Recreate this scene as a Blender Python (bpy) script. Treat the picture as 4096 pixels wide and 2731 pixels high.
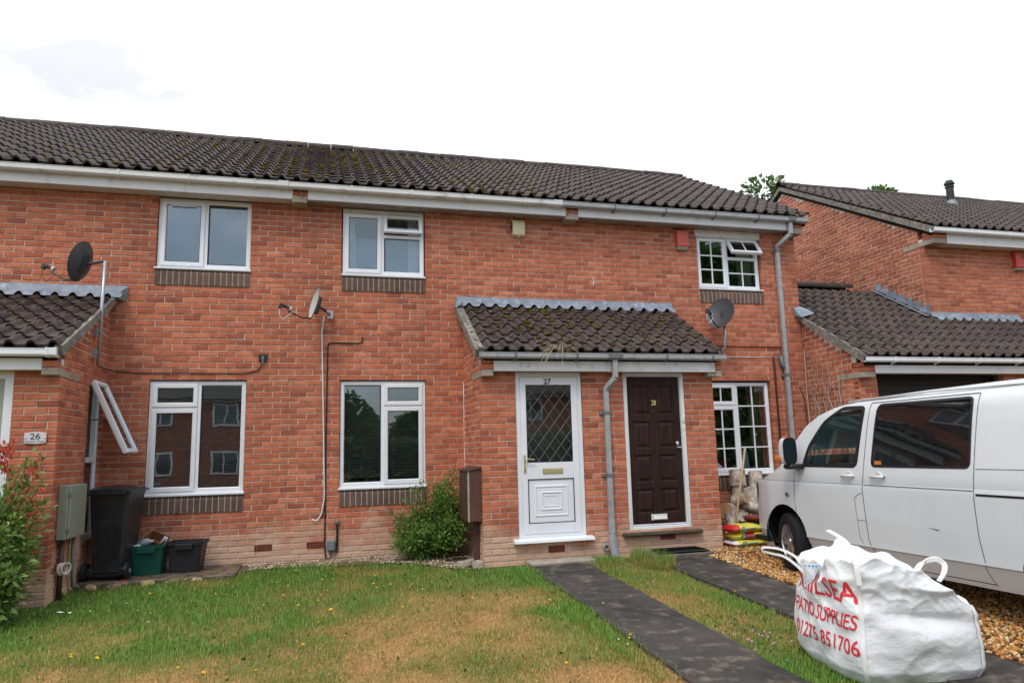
import bpy, bmesh, math, random
import numpy as np
from mathutils import Vector, Matrix, Euler
random.seed(7); rng = np.random.default_rng(7)
R = math.radians
S = bpy.context.scene; COL = S.collection
for _o in list(bpy.data.objects): bpy.data.objects.remove(_o)

# ------------------------------------------------------------------ camera
CAM = dict(f=2842.9, yaw=.26450, pitch=.15020, roll=-.02480, loc=(2.1718, -10.1732, 1.3913))
def cam_axes():
    y, p, r = CAM['yaw'], CAM['pitch'], CAM['roll']
    f = Vector((math.sin(y)*math.cos(p), math.cos(y)*math.cos(p), math.sin(p)))
    rt = Vector((math.cos(y), -math.sin(y), 0)); up = rt.cross(f)
    rt2 = rt*math.cos(r)+up*math.sin(r); up2 = rt2.cross(f)
    return rt2, up2, f
RT, UP, FW = cam_axes(); CL = Vector(CAM['loc'])
cd = bpy.data.cameras.new('camera'); cam = bpy.data.objects.new('camera', cd); COL.objects.link(cam)
cd.sensor_width = 36; cd.lens = CAM['f']/4096*36; cd.clip_start = .05; cd.clip_end = 2000
m3 = Matrix((RT, UP, -FW)).transposed()
cam.matrix_world = Matrix.Translation(CL) @ m3.to_4x4(); S.camera = cam
def pj(P):
    d = np.asarray(P, float)-np.array(CL); w = d @ np.array(FW)
    w = np.where(np.abs(w) < 1e-6, 1e-6, w)
    return 2048+CAM['f']*(d @ np.array(RT))/w, 1365.5-CAM['f']*(d @ np.array(UP))/w, w

# ------------------------------------------------------------------ sky, sun, exposure
SUN_EL, SUN_AZ = R(56), R(215)            # azimuth clockwise from +Y (behind the camera, to the left)
W = bpy.data.worlds.new('World'); S.world = W; W.use_nodes = True
nt = W.node_tree; nt.nodes.clear(); N = nt.nodes.new; LK = nt.links.new
wo = N('ShaderNodeOutputWorld'); mx = N('ShaderNodeMixShader')
sky = N('ShaderNodeTexSky'); sky.sky_type = 'NISHITA'; sky.sun_disc = False
sky.sun_elevation = SUN_EL; sky.sun_rotation = SUN_AZ; sky.air_density = 1; sky.dust_density = 1.5
bg1 = N('ShaderNodeBackground'); bg1.inputs[1].default_value = .12
bg2 = N('ShaderNodeBackground'); bg2.inputs[0].default_value = (.93, .965, 1.0, 1); bg2.inputs[1].default_value = 1.28
tc = N('ShaderNodeTexCoord'); mp = N('ShaderNodeMapping'); mp.inputs['Scale'].default_value = (1.6, 1.6, 3.2); mp.inputs['Location'].default_value = (.15, .4, 0)
nz = N('ShaderNodeTexNoise'); nz.inputs['Scale'].default_value = 1.5; nz.inputs['Detail'].default_value = 7; nz.inputs['Roughness'].default_value = .55
cr = N('ShaderNodeValToRGB'); cr.color_ramp.elements[0].position = .30; cr.color_ramp.elements[0].color = (.28,)*3+(1,)
cr.color_ramp.elements[1].position = .54; cr.color_ramp.elements[1].color = (1, 1, 1, 1)
LK(tc.outputs['Generated'], mp.inputs[0]); LK(mp.outputs[0], nz.inputs['Vector'])
sx_ = N('ShaderNodeSeparateXYZ'); LK(tc.outputs['Generated'], sx_.inputs[0])   # the cloud thins towards the south, as the upstairs glass shows
ma_ = N('ShaderNodeMath'); ma_.operation = 'MULTIPLY_ADD'; LK(sx_.outputs[1], ma_.inputs[0]); ma_.inputs[1].default_value = .18; LK(nz.outputs[0], ma_.inputs[2]); LK(ma_.outputs[0], cr.inputs[0])
nz2 = N('ShaderNodeTexNoise'); nz2.inputs['Scale'].default_value = 1.9; nz2.inputs['Detail'].default_value = 8; nz2.inputs['Roughness'].default_value = .6
mp2 = N('ShaderNodeMapping'); mp2.inputs['Scale'].default_value = (1, 1, 2.2); mp2.inputs['Location'].default_value = (5.564, -4.1937, -.2135); LK(tc.outputs['Generated'], mp2.inputs[0]); LK(mp2.outputs[0], nz2.inputs['Vector'])
mr = N('ShaderNodeMapRange'); mr.inputs[1].default_value = .36; mr.inputs[2].default_value = .56; mr.inputs[3].default_value = .50; mr.inputs[4].default_value = 1.0; LK(nz2.outputs[0], mr.inputs[0])   # thin and thick cloud
ov = N('ShaderNodeMath'); ov.operation = 'MULTIPLY_ADD'; LK(sx_.outputs[2], ov.inputs[0]); ov.inputs[1].default_value = .95; ov.inputs[2].default_value = .92                                   # an overcast sky is brightest overhead
st = N('ShaderNodeMath'); st.operation = 'MULTIPLY'; LK(mr.outputs[0], st.inputs[0]); LK(ov.outputs[0], st.inputs[1]); LK(st.outputs[0], bg2.inputs[1])
LK(sky.outputs[0], bg1.inputs[0]); LK(cr.outputs[0], mx.inputs[0]); LK(bg1.outputs[0], mx.inputs[1]); LK(bg2.outputs[0], mx.inputs[2]); LK(mx.outputs[0], wo.inputs[0])
sd = bpy.data.lights.new('sun', 'SUN'); sd.energy = 1.1; sd.angle = R(14); sd.color = (1, .955, .89)
so = bpy.data.objects.new('sun', sd); COL.objects.link(so)
sdir = Vector((math.sin(SUN_AZ)*math.cos(SUN_EL), math.cos(SUN_AZ)*math.cos(SUN_EL), math.sin(SUN_EL)))
so.rotation_euler = sdir.to_track_quat('Z', 'Y').to_euler(); so.location = sdir*60
S.view_settings.view_transform = 'Standard'; S.view_settings.look = 'None'
S.view_settings.exposure = 0.55; S.view_settings.gamma = 1; S.view_settings.use_curve_mapping = False
S.cycles.max_bounces = 8; S.cycles.transparent_max_bounces = 12

# ------------------------------------------------------------------ materials
def newmat(name):
    m = bpy.data.materials.new(name); m.use_nodes = True
    t = m.node_tree; b = t.nodes['Principled BSDF']
    return m, t, b
def noise(t, scale, detail=4, stretch=None, obj=False, rough=.55):
    n = t.nodes.new('ShaderNodeTexNoise'); n.inputs['Scale'].default_value = scale; n.inputs['Detail'].default_value = detail; n.inputs['Roughness'].default_value = rough
    if obj:
        c = t.nodes.new('ShaderNodeTexCoord').outputs['Object']
    else:
        c = t.nodes.new('ShaderNodeNewGeometry').outputs['Position']
    if stretch:
        mp = t.nodes.new('ShaderNodeMapping'); mp.inputs['Scale'].default_value = stretch; t.links.new(c, mp.inputs[0]); c = mp.outputs[0]
    t.links.new(c, n.inputs['Vector'])
    return n.outputs[0]
def ramp(t, fac, stops):
    r = t.nodes.new('ShaderNodeValToRGB'); e = r.color_ramp.elements
    while len(e) < len(stops): e.new(.5)
    for k, (p, c) in enumerate(stops):
        e[k].position = p; e[k].color = (tuple(c)+(1,)) if len(c) == 3 else c
    t.links.new(fac, r.inputs[0]); return r.outputs[0]
def mixc(t, fac, a, b, mode='MIX'):
    n = t.nodes.new('ShaderNodeMix'); n.data_type = 'RGBA'; n.blend_type = mode
    for s, v in ((n.inputs[0], fac), (n.inputs[6], a), (n.inputs[7], b)):
        if hasattr(v, 'links') or hasattr(v, 'is_linked'): t.links.new(v, s)
        elif isinstance(v, (int, float)): s.default_value = v
        else: s.default_value = tuple(v)+(1,) if len(v) == 3 else v
    return n.outputs[2]
def mathn(t, op, a, b=None, clamp=False):
    n = t.nodes.new('ShaderNodeMath'); n.operation = op; n.use_clamp = clamp
    for s, v in zip(n.inputs, (a, b)):
        if v is None: continue
        if isinstance(v, (int, float)): s.default_value = v
        else: t.links.new(v, s)
    return n.outputs[0]
def bump(t, b, h, strength=.3, dist=.003):
    n = t.nodes.new('ShaderNodeBump'); n.inputs['Strength'].default_value = strength; n.inputs['Distance'].default_value = dist
    t.links.new(h, n.inputs['Height']); t.links.new(n.outputs[0], b.inputs['Normal'])
def mat(name, col, rough=.6, var=.12, scale=6, spec=.4, metal=0, bmp=0, bscale=60, col2=None, c2=(.5, .68), stretch=None, obj=False, bdist=.002, coat=0):
    m, t, b = newmat(name)
    lo = tuple(max(0, c*(1-var)) for c in col); hi = tuple(min(1, c*(1+var)) for c in col)
    n = noise(t, scale, 5, stretch, obj)
    c = ramp(t, n, [(.3, lo), (.7, hi)])
    if col2:
        n2 = noise(t, scale*2.3, 6, stretch, obj)
        c = mixc(t, ramp(t, n2, [(c2[0], (0, 0, 0)), (c2[1], (1, 1, 1))]), c, col2)
    t.links.new(c, b.inputs['Base Color'])
    b.inputs['Roughness'].default_value = rough; b.inputs['Specular IOR Level'].default_value = spec; b.inputs['Metallic'].default_value = metal
    if coat: b.inputs['Coat Weight'].default_value = coat; b.inputs['Coat Roughness'].default_value = .08
    if bmp: bump(t, b, noise(t, bscale, 4, stretch, obj), bmp, bdist)
    return m
def brick_mat(name, stops, bleach=True, bl=(.60, .41, .29)):
    m, t, b = newmat(name)
    g = t.nodes.new('ShaderNodeNewGeometry'); oi = t.nodes.new('ShaderNodeObjectInfo')
    r = mathn(t, 'FRACT', mathn(t, 'ADD', g.outputs['Random Per Island'], oi.outputs['Random']))
    c = ramp(t, r, stops)
    nb = noise(t, .75, 5, (1, 1, .45)); c = mixc(t, .8, c, ramp(t, nb, [(.32, (.74, .72, .72)), (.5, (1,)*3), (.7, (1.1, 1.09, 1.08))]), 'MULTIPLY')
    n = noise(t, 9, 6); c = mixc(t, .8, c, ramp(t, n, [(.25, (.62,)*3), (.5, (.95,)*3), (.8, (1.3, 1.25, 1.2))]), 'MULTIPLY')
    n3 = noise(t, 70, 3, (1, 1, 1.6)); c = mixc(t, .55, c, ramp(t, n3, [(.3, (.72,)*3), (.55, (1,)*3), (.75, (1.5, 1.45, 1.4))]), 'MULTIPLY')
    if bleach:
        sx = t.nodes.new('ShaderNodeSeparateXYZ'); t.links.new(g.outputs['Position'], sx.inputs[0])
        n2 = noise(t, 2.2, 5)
        f = mathn(t, 'ADD', mathn(t, 'MULTIPLY', sx.outputs[2], -2.2), mathn(t, 'MULTIPLY', n2, 2.6))
        f = mathn(t, 'ADD', f, mathn(t, 'MULTIPLY', r, .25))
        f = mathn(t, 'MULTIPLY', mathn(t, 'SUBTRACT', f, .28, True), 1.15, True)
        c = mixc(t, mathn(t, 'MULTIPLY', f, .85), c, bl)
    t.links.new(c, b.inputs['Base Color']); b.inputs['Roughness'].default_value = .88; b.inputs['Specular IOR Level'].default_value = .25
    bump(t, b, noise(t, 42, 5, (1, 1, 2.4)), .75, .008)
    return m
BR = brick_mat('red_brick', [(0, (.33, .100, .060)), (.10, (.42, .126, .068)), (.4, (.485, .150, .077)), (.75, (.53, .172, .090)), (.94, (.58, .215, .120)), (1, (.39, .122, .078))])
BRB = brick_mat('brown_sill_brick', [(0, (.125, .078, .062)), (1, (.165, .105, .085))], False)
def mortar_mat():
    m, t, b = newmat('mortar'); n = noise(t, 5, 6)
    c = ramp(t, n, [(.25, (.40, .345, .285)), (.5, (.58, .52, .45)), (.8, (.68, .62, .55))])
    t.links.new(c, b.inputs['Base Color']); b.inputs['Roughness'].default_value = .95; b.inputs['Specular IOR Level'].default_value = .15
    bump(t, b, noise(t, 120, 3), .5, .003); return m
MORT = mortar_mat()
def tile_mat():
    m, t, b = newmat('concrete_roof_tile'); g = t.nodes.new('ShaderNodeNewGeometry'); oi = t.nodes.new('ShaderNodeObjectInfo')
    r = mathn(t, 'FRACT', mathn(t, 'ADD', g.outputs['Random Per Island'], oi.outputs['Random']))
    c = ramp(t, r, [(0, (.030, .020, .019)), (.5, (.043, .029, .027)), (1, (.060, .040, .035))])
    n = noise(t, 7, 7); c = mixc(t, ramp(t, n, [(.50, (0,)*3), (.80, (.7,)*3)]), c, (.095, .075, .055))
    n2 = noise(t, 26, 6); c = mixc(t, ramp(t, n2, [(.61, (0,)*3), (.68, (1,)*3)]), c, (.17, .115, .022))
    n4 = noise(t, 34, 4); c = mixc(t, ramp(t, n4, [(.70, (0,)*3), (.74, (1,)*3)]), c, (.30, .29, .26))
    n3 = noise(t, 90, 3); c = mixc(t, .6, c, ramp(t, n3, [(.3, (.6,)*3), (.7, (1.4,)*3)]), 'MULTIPLY')
    t.links.new(c, b.inputs['Base Color']); b.inputs['Roughness'].default_value = .66; b.inputs['Specular IOR Level'].default_value = .34
    bump(t, b, noise(t, 150, 4), .35, .003); return m
TILE = tile_mat()
MOSS = mat('moss', (.105, .088, .016), .95, .45, 30, .1, bmp=.8, bscale=160, col2=(.17, .082, .010), c2=(.5, .6))
UPVC = mat('white_upvc', (.74, .76, .79), .32, .03, 4, .5, col2=(.58, .57, .54), c2=(.66, .8))
FASC = mat('white_painted_fascia', (.70, .71, .73), .5, .05, 3, .4, col2=(.42, .39, .35), c2=(.60, .85), stretch=(1, 1, .35))
FASCO = mat('weathered_white_paint', (.66, .655, .64), .6, .07, 5, .3, col2=(.36, .33, .29), c2=(.57, .78), stretch=(1, 1, .5), bmp=.2)
SOFB = mat('stained_soffit', (.26, .22, .19), .75, .2, 3, .2, col2=(.42, .38, .33), c2=(.5, .7))
SOFW = mat('white_soffit', (.58, .55, .53), .6, .06, 4, .3, col2=(.36, .29, .26), c2=(.55, .85))
GUTW = mat('grimy_white_gutter', (.62, .62, .61), .45, .06, 4, .4, col2=(.26, .23, .19), c2=(.55, .8), stretch=(.5, 1, 1))
GUTG = mat('grey_gutter', (.33, .345, .355), .45, .1, 5, .4, col2=(.22, .215, .2), c2=(.52, .75))
GUTD = mat('dark_grey_bracket', (.15, .155, .16), .5, .1, 5)
LEAD = mat('lead', (.19, .225, .275), .55, .28, 5, .4, bmp=.25, bscale=9, bdist=.01, col2=(.40, .43, .47), c2=(.52, .78))
CONC = mat('weathered_concrete', (.34, .29, .235), .9, .2, 5, .2, bmp=.5, bscale=60, col2=(.16, .14, .11), c2=(.55, .7))
VERGE = mat('cement_verge', (.17, .155, .135), .9, .3, 6, .2, bmp=.6, bscale=40, col2=(.34, .31, .27), c2=(.52, .68))
DARK = mat('dark_void', (.012, .012, .013), .9, .2, 4, .1)
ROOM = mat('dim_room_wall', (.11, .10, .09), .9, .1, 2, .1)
BLK = mat('black_plastic', (.014, .014, .016), .38, .15, 9, .5)
BLKM = mat('black_cable', (.012, .011, .011), .6, .2, 9)
WCAB = mat('white_cable', (.72, .72, .70), .5, .05, 9)
BRASS = mat('brass', (.72, .55, .20), .3, .12, 30, .5, metal=.85)
GOLD = mat('worn_gold_plate', (.62, .52, .26), .33, .1, 30, .5, metal=.6)
CHROME = mat('chrome', (.62, .63, .64), .2, .05, 9, .5, metal=.95)
GALV = mat('galvanised_steel', (.40, .43, .46), .42, .12, 30, .5, metal=.7)
LEADLINE = mat('lead_came', (.09, .095, .10), .5, .1, 30, .4)
WOODD = mat('dark_stained_wood', (.024, .0105, .008), .5, .5, 7, .22, stretch=(3.2, 3.2, .22), bmp=.25, bscale=28, col2=(.050, .021, .015), c2=(.50, .75))
TIMB = mat('weathered_timber', (.075, .06, .047), .9, .35, 10, .2, stretch=(.4, 3, 3), bmp=.6, bscale=30, col2=(.19, .15, .10), c2=(.55, .7))
def glass_mat(name, tint=(.90, .95, .95), base=.05, dark=False):
    m = bpy.data.materials.new(name); m.use_nodes = True; t = m.node_tree; t.nodes.clear()
    o = t.nodes.new('ShaderNodeOutputMaterial'); x = t.nodes.new('ShaderNodeMixShader')
    tr = t.nodes.new('ShaderNodeBsdfTransparent'); tr.inputs[0].default_value = tuple(tint)+(1,)
    gl = t.nodes.new('ShaderNodeBsdfGlossy'); gl.inputs['Roughness'].default_value = .015; gl.inputs[0].default_value = (.84, .93, 1, 1)
    fr = t.nodes.new('ShaderNodeFresnel'); fr.inputs[0].default_value = 1.5
    f = mathn(t, 'ADD', mathn(t, 'MULTIPLY', fr.outputs[0], 1.7), base, True)
    bp = t.nodes.new('ShaderNodeBump'); bp.inputs['Strength'].default_value = .12; bp.inputs['Distance'].default_value = .004
    t.links.new(noise(t, 3.5, 1), bp.inputs['Height']); t.links.new(bp.outputs[0], gl.inputs['Normal'])
    t.links.new(f, x.inputs[0]); t.links.new(tr.outputs[0], x.inputs[1]); t.links.new(gl.outputs[0], x.inputs[2]); t.links.new(x.outputs[0], o.inputs[0])
    return m
GLASS = glass_mat('window_glass'); GLASSC = glass_mat('car_window_glass', (.66, .80, .77), .0)
BLIND = mat('pale_blind', (.34, .31, .27), .7, .06, 20, .3)
BLINDB = mat('grey_blue_roller_blind', (.060, .085, .125), .8, .06, 20, .2, stretch=(.2, 1, 20))
BLINDP = mat('pale_blue_blind', (.30, .38, .46), .8, .06, 20, .2)
CURT = mat('white_net_curtain', (.62, .64, .64), .9, .08, 12, .1, stretch=(6, 1, .2))
CURTG = mat('olive_striped_curtain', (.30, .28, .18), .9, .35, 22, .1, stretch=(3, 1, .05))

# ------------------------------------------------------------------ mesh helpers
WL = {}
class MB:
    def __init__(s): s.v = []; s.f = []; s.m = []
    def add(s, vs, fs, m=0):
        b = len(s.v); s.v += [tuple(x) for x in vs]; s.f += [tuple(i+b for i in f) for f in fs]; s.m += [m]*len(fs); return s
    def box(s, x0, x1, y0, y1, z0, z1, m=0, b=0, T=None):
        if x1 < x0: x0, x1 = x1, x0
        if y1 < y0: y0, y1 = y1, y0
        if z1 < z0: z0, z1 = z1, z0
        if b <= 0:
            vs = [(x, y, z) for z in (z0, z1) for y in (y0, y1) for x in (x0, x1)]
            fs = [(0, 2, 3, 1), (4, 5, 7, 6), (0, 1, 5, 4), (2, 6, 7, 3), (0, 4, 6, 2), (1, 3, 7, 5)]
        else:
            vs = []; idx = {}
            for i, x in ((0, x0), (1, x1)):
                for j, y in ((0, y0), (1, y1)):
                    for k, z in ((0, z0), (1, z1)):
                        sx, sy, sz = (b, -b)[i], (b, -b)[j], (b, -b)[k]
                        for a, p in (('x', (x, y+sy, z+sz)), ('y', (x+sx, y, z+sz)), ('z', (x+sx, y+sy, z))):
                            idx[(i, j, k, a)] = len(vs); vs.append(p)
            I = lambda i, j, k, a: idx[(i, j, k, a)]
            fs = [tuple(I(i, *q, 'x') for q in ((0, 0), (1, 0), (1, 1), (0, 1))) for i in (0, 1)]
            fs += [tuple(I(q[0], j, q[1], 'y') for q in ((0, 0), (1, 0), (1, 1), (0, 1))) for j in (0, 1)]
            fs += [tuple(I(q[0], q[1], k, 'z') for q in ((0, 0), (1, 0), (1, 1), (0, 1))) for k in (0, 1)]
            for i in (0, 1):
                for j in (0, 1): fs.append((I(i, j, 0, 'x'), I(i, j, 1, 'x'), I(i, j, 1, 'y'), I(i, j, 0, 'y')))
                for k in (0, 1): fs.append((I(i, 0, k, 'x'), I(i, 1, k, 'x'), I(i, 1, k, 'z'), I(i, 0, k, 'z')))
            for j in (0, 1):
                for k in (0, 1): fs.append((I(0, j, k, 'y'), I(1, j, k, 'y'), I(1, j, k, 'z'), I(0, j, k, 'z')))
            for i in (0, 1):
                for j in (0, 1):
                    for k in (0, 1): fs.append((I(i, j, k, 'x'), I(i, j, k, 'y'), I(i, j, k, 'z')))
        if T is not None: vs = [T @ Vector(p) for p in vs]
        return s.add(vs, fs, m)
    def prism(s, pts, a, b, axis='x', m=0):
        n = len(pts)
        f3 = {'x': lambda p, t: (t, p[0], p[1]), 'y': lambda p, t: (p[0], t, p[1]), 'z': lambda p, t: (p[0], p[1], t)}[axis]
        vs = [f3(p, a) for p in pts]+[f3(p, b) for p in pts]
        fs = [tuple(range(n)), tuple(range(2*n-1, n-1, -1))]+[(i, i+n, (i+1) % n+n, (i+1) % n) for i in range(n)]
        return s.add(vs, fs, m)
    def tube(s, path, r, n=8, m=0, cap=True):
        P = [Vector(p) for p in path]; rr = r if isinstance(r, (list, tuple)) else [r]*len(P)
        up = None; vs = []
        for i, p in enumerate(P):
            d = ((P[min(i+1, len(P)-1)]-P[i]).normalized()+(P[i]-P[max(i-1, 0)]).normalized())
            if d.length < 1e-6: d = Vector((0, 0, 1))
            d.normalize()
            if up is None:
                up = Vector((0, 0, 1)) if abs(d.z) < .9 else Vector((1, 0, 0))
            a = d.cross(up).normalized(); up = a.cross(d).normalized()
            for k in range(n):
                t = 2*math.pi*k/n; vs.append(p+(a*math.cos(t)+up*math.sin(t))*rr[i])
        fs = [(i*n+k, i*n+(k+1) % n, (i+1)*n+(k+1) % n, (i+1)*n+k) for i in range(len(P)-1) for k in range(n)]
        if cap: fs += [tuple(range(n-1, -1, -1)), tuple((len(P)-1)*n+k for k in range(n))]
        return s.add(vs, fs, m)
    def lathe(s, prof, n=20, T=None, m=0):
        vs = []
        for r, z in prof:
            for k in range(n):
                t = 2*math.pi*k/n; vs.append(Vector((r*math.cos(t), r*math.sin(t), z)))
        if T is not None: vs = [T @ v for v in vs]
        q = len(prof)
        fs = [(i*n+k, i*n+(k+1) % n, (i+1)*n+(k+1) % n, (i+1)*n+k) for i in range(q-1) for k in range(n)]
        return s.add(vs, fs, m)
    def ring(s, x0, x1, z0, z1, prof, m=0, T=None):
        """mitred rectangular frame in the XZ plane; prof = [(inset, y), ...]"""
        vs = []
        for d, y in prof: vs += [(x0+d, y, z0+d), (x1-d, y, z0+d), (x1-d, y, z1-d), (x0+d, y, z1-d)]
        if T is not None: vs = [T @ Vector(p) for p in vs]
        fs = [(i*4+k, (i+1)*4+k, (i+1)*4+(k+1) % 4, i*4+(k+1) % 4) for i in range(len(prof)-1) for k in range(4)]
        return s.add(vs, fs, m)
    def quad(s, a, b, c, d, m=0): return s.add([a, b, c, d], [(0, 1, 2, 3)], m)
    def mesh(s, name, mats, smooth=False):
        me = bpy.data.meshes.new(name); me.from_pydata([tuple(v) for v in s.v], [], s.f)
        for q in (mats if isinstance(mats, (list, tuple)) else [mats]): me.materials.append(q)
        if any(s.m): me.polygons.foreach_set('material_index', s.m)
        if smooth: me.polygons.foreach_set('use_smooth', [True]*len(s.f))
        me.update(); return me
    def build(s, name, mats, parent=None, smooth=False, local=False, fix=False):
        me = s.mesh(name, mats, smooth)
        if fix:
            bm = bmesh.new(); bm.from_mesh(me); bmesh.ops.recalc_face_normals(bm, faces=bm.faces); bm.to_mesh(me); bm.free()
        return link(name, me, parent, local)
def link(name, data, parent=None, local=False):
    o = bpy.data.objects.new(name, data); COL.objects.link(o)
    if parent is not None:
        o.parent = parent
        if not local: o.location = -WL.get(parent.name, Vector((0, 0, 0)))
    WL[o.name] = Vector((0, 0, 0)); return o
def tag(o, label=None, cat=None, group=None, kind=None):
    for k, v in (('label', label), ('category', cat), ('group', group), ('kind', kind)):
        if v: o[k] = v
    return o
def thing(name, label, cat, loc=(0, 0, 0), rotz=0, group=None):
    o = bpy.data.objects.new(name, None); COL.objects.link(o); o.location = loc; o.rotation_euler = (0, 0, rotz); o.empty_display_size = .1
    WL[o.name] = Vector(loc); return tag(o, label, cat, group)
def np_mesh(name, V, F, mats, parent=None, mi=None, col=None, smooth=False):
    """V (n,3), F (m,k) arrays -> one mesh object"""
    me = bpy.data.meshes.new(name); k = F.shape[1]
    me.vertices.add(len(V)); me.vertices.foreach_set('co', np.asarray(V, np.float32).ravel())
    me.loops.add(F.size); me.loops.foreach_set('vertex_index', F.astype(np.int32).ravel())
    me.polygons.add(len(F)); me.polygons.foreach_set('loop_start', np.arange(0, F.size, k, dtype=np.int32))
    for q in (mats if isinstance(mats, (list, tuple)) else [mats]): me.materials.append(q)
    if mi is not None: me.polygons.foreach_set('material_index', np.asarray(mi, np.int32))
    if smooth: me.polygons.foreach_set('use_smooth', np.ones(len(F), bool))
    if col is not None:
        a = me.color_attributes.new('tint', 'FLOAT_COLOR', 'POINT'); a.data.foreach_set('color', np.asarray(col, np.float32).ravel())
    me.update(calc_edges=True); me.validate(); return link(name, me, parent)
def text(name, body, size, mat_, parent, M4, ext=.0015, align='CENTER', xs=1.0, bold=0.):
    c = bpy.data.curves.new(name, 'FONT'); c.offset = bold; c.body = body; c.size = size; c.extrude = ext; c.align_x = align; c.align_y = 'CENTER'; c.resolution_u = 4
    c.materials.append(mat_); o = bpy.data.objects.new(name, c); COL.objects.link(o); dg = bpy.context.evaluated_depsgraph_get(); dg.update()
    me = bpy.data.meshes.new_from_object(o.evaluated_get(dg)); bpy.data.objects.remove(o); me.name = name; o = bpy.data.objects.new(name, me); COL.objects.link(o); o.parent = parent
    off = WL.get(parent.name, Vector((0, 0, 0))) if parent else Vector((0, 0, 0))
    o.matrix_local = Matrix.Translation(-off) @ M4 @ Matrix.Diagonal((xs, 1, 1, 1)); WL[o.name] = Vector((0, 0, 0)); return o
FACE_Y = Matrix.Rotation(R(90), 4, 'X')                      # text facing -y
def at(x, y, z): return Matrix.Translation((x, y, z))
def pieces(name, entries, protos, parent, limit=300, stuffname=None, keyarea=None):
    """entries: list of (Matrix 4x4 world, proto index); the ones that show largest become objects, the rest one joined part"""
    if not entries: return
    C = np.array([e[0].translation[:] for e in entries]); u, v, w = pj(C)
    sz = np.array([keyarea(e) if keyarea else 1. for e in entries])
    score = sz/np.maximum(w, .1)**2*((u > -60) & (u < 4156) & (v > -60) & (v < 2790) & (w > 0))
    order = np.argsort(-score); solo = [i for i in order[:limit] if score[i] > 0]; rest = [i for i in order if i not in set(solo)]
    for i in solo:
        o = bpy.data.objects.new(name, protos[entries[i][1]]); COL.objects.link(o); o.parent = parent
        o.matrix_local = entries[i][0]
    if rest:
        VV = []; FF = []; b = 0; cache = {}
        for i in rest:
            M_, p = entries[i]
            if p not in cache:
                me = protos[p]; a = np.empty(len(me.vertices)*3); me.vertices.foreach_get('co', a)
                cache[p] = (a.reshape(-1, 3), [tuple(q.vertices) for q in me.polygons])
            a, fs = cache[p]; A = np.array(M_); VV.append(a @ A[:3, :3].T+A[:3, 3])
            FF += [tuple(k+b for k in f) for f in fs]; b += len(a)
        me = bpy.data.meshes.new(stuffname or name); me.from_pydata(np.concatenate(VV).tolist(), [], FF)
        me.materials.append(protos[0].materials[0]); me.update()
        tag(link(stuffname or name, me, parent), kind='stuff')
def vnoise(x, y, cell, seed):
    r = np.random.default_rng(seed).random((64, 64)); fx = np.asarray(x)/cell+1000; fy = np.asarray(y)/cell+1000
    ix = np.floor(fx).astype(int); iy = np.floor(fy).astype(int); tx = fx-ix; ty = fy-iy; tx = tx*tx*(3-2*tx); ty = ty*ty*(3-2*ty)
    g = lambda a, b: r[a % 64, b % 64]
    return (g(ix, iy)*(1-tx)+g(ix+1, iy)*tx)*(1-ty)+(g(ix, iy+1)*(1-tx)+g(ix+1, iy+1)*tx)*ty
def GD(y): return np.interp(y, [-9.4, -6.5, -4, -2.3, -1.4, 0], [-.38, -.25, -.19, -.178, -.060, -.01])   # the gravel drive is nearly level
def G(x, y):                                                  # the garden falls gently towards the street
    y = np.asarray(y, float); return -.02-.045*np.clip(-y-.6, 0, 11.5)+0*np.asarray(x, float)
# ------------------------------------------------------------------ bricks
def brick_proto(nm, L, seed, mat_):
    r = random.Random(seed); j = lambda a: r.uniform(-a, a); h = L/2; c = .004
    B = MB()
    vs = [(-h, .10, -.0325), (h, .10, -.0325), (h, .10, .0325), (-h, .10, .0325)]
    fr = [(-h, -.0325), (h, -.0325), (h, .0325), (-h, .0325)]
    vs += [(x+j(.0012), c+j(.001), z+j(.0012)) for x, z in fr]
    vs += [(x-math.copysign(c+abs(j(.002)), x), j(.0015), z-math.copysign(c+abs(j(.0015)), z)) for x, z in fr]
    fs = [(k, (k+1) % 4, (k+1) % 4+4, k+4) for k in range(4)]+[(k+4, (k+1) % 4+4, (k+1) % 4+8, k+8) for k in range(4)]+[(8, 9, 10, 11)]
    B.add(vs, fs); return B.mesh(nm, mat_)
BP = [brick_proto('brick_stretcher', .215, k, BR) for k in range(3)]+[brick_proto('brick_half', .1025, 7+k, BR) for k in range(2)]
SB = [brick_proto('brick_sill', .065, 20+k, BRB) for k in range(2)]
def zrows(zmin, zmax):
    k = -36
    while True:
        if k < 0: zb, h = 2.4+.075*k, .075
        elif k < 16: zb, h = 2.4+.08*k, .08
        else: zb, h = 3.68+.075*(k-16), .075
        if zb > zmax-.03: return
        if zb+h > zmin+.03: yield k, zb, h
        k += 1
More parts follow.
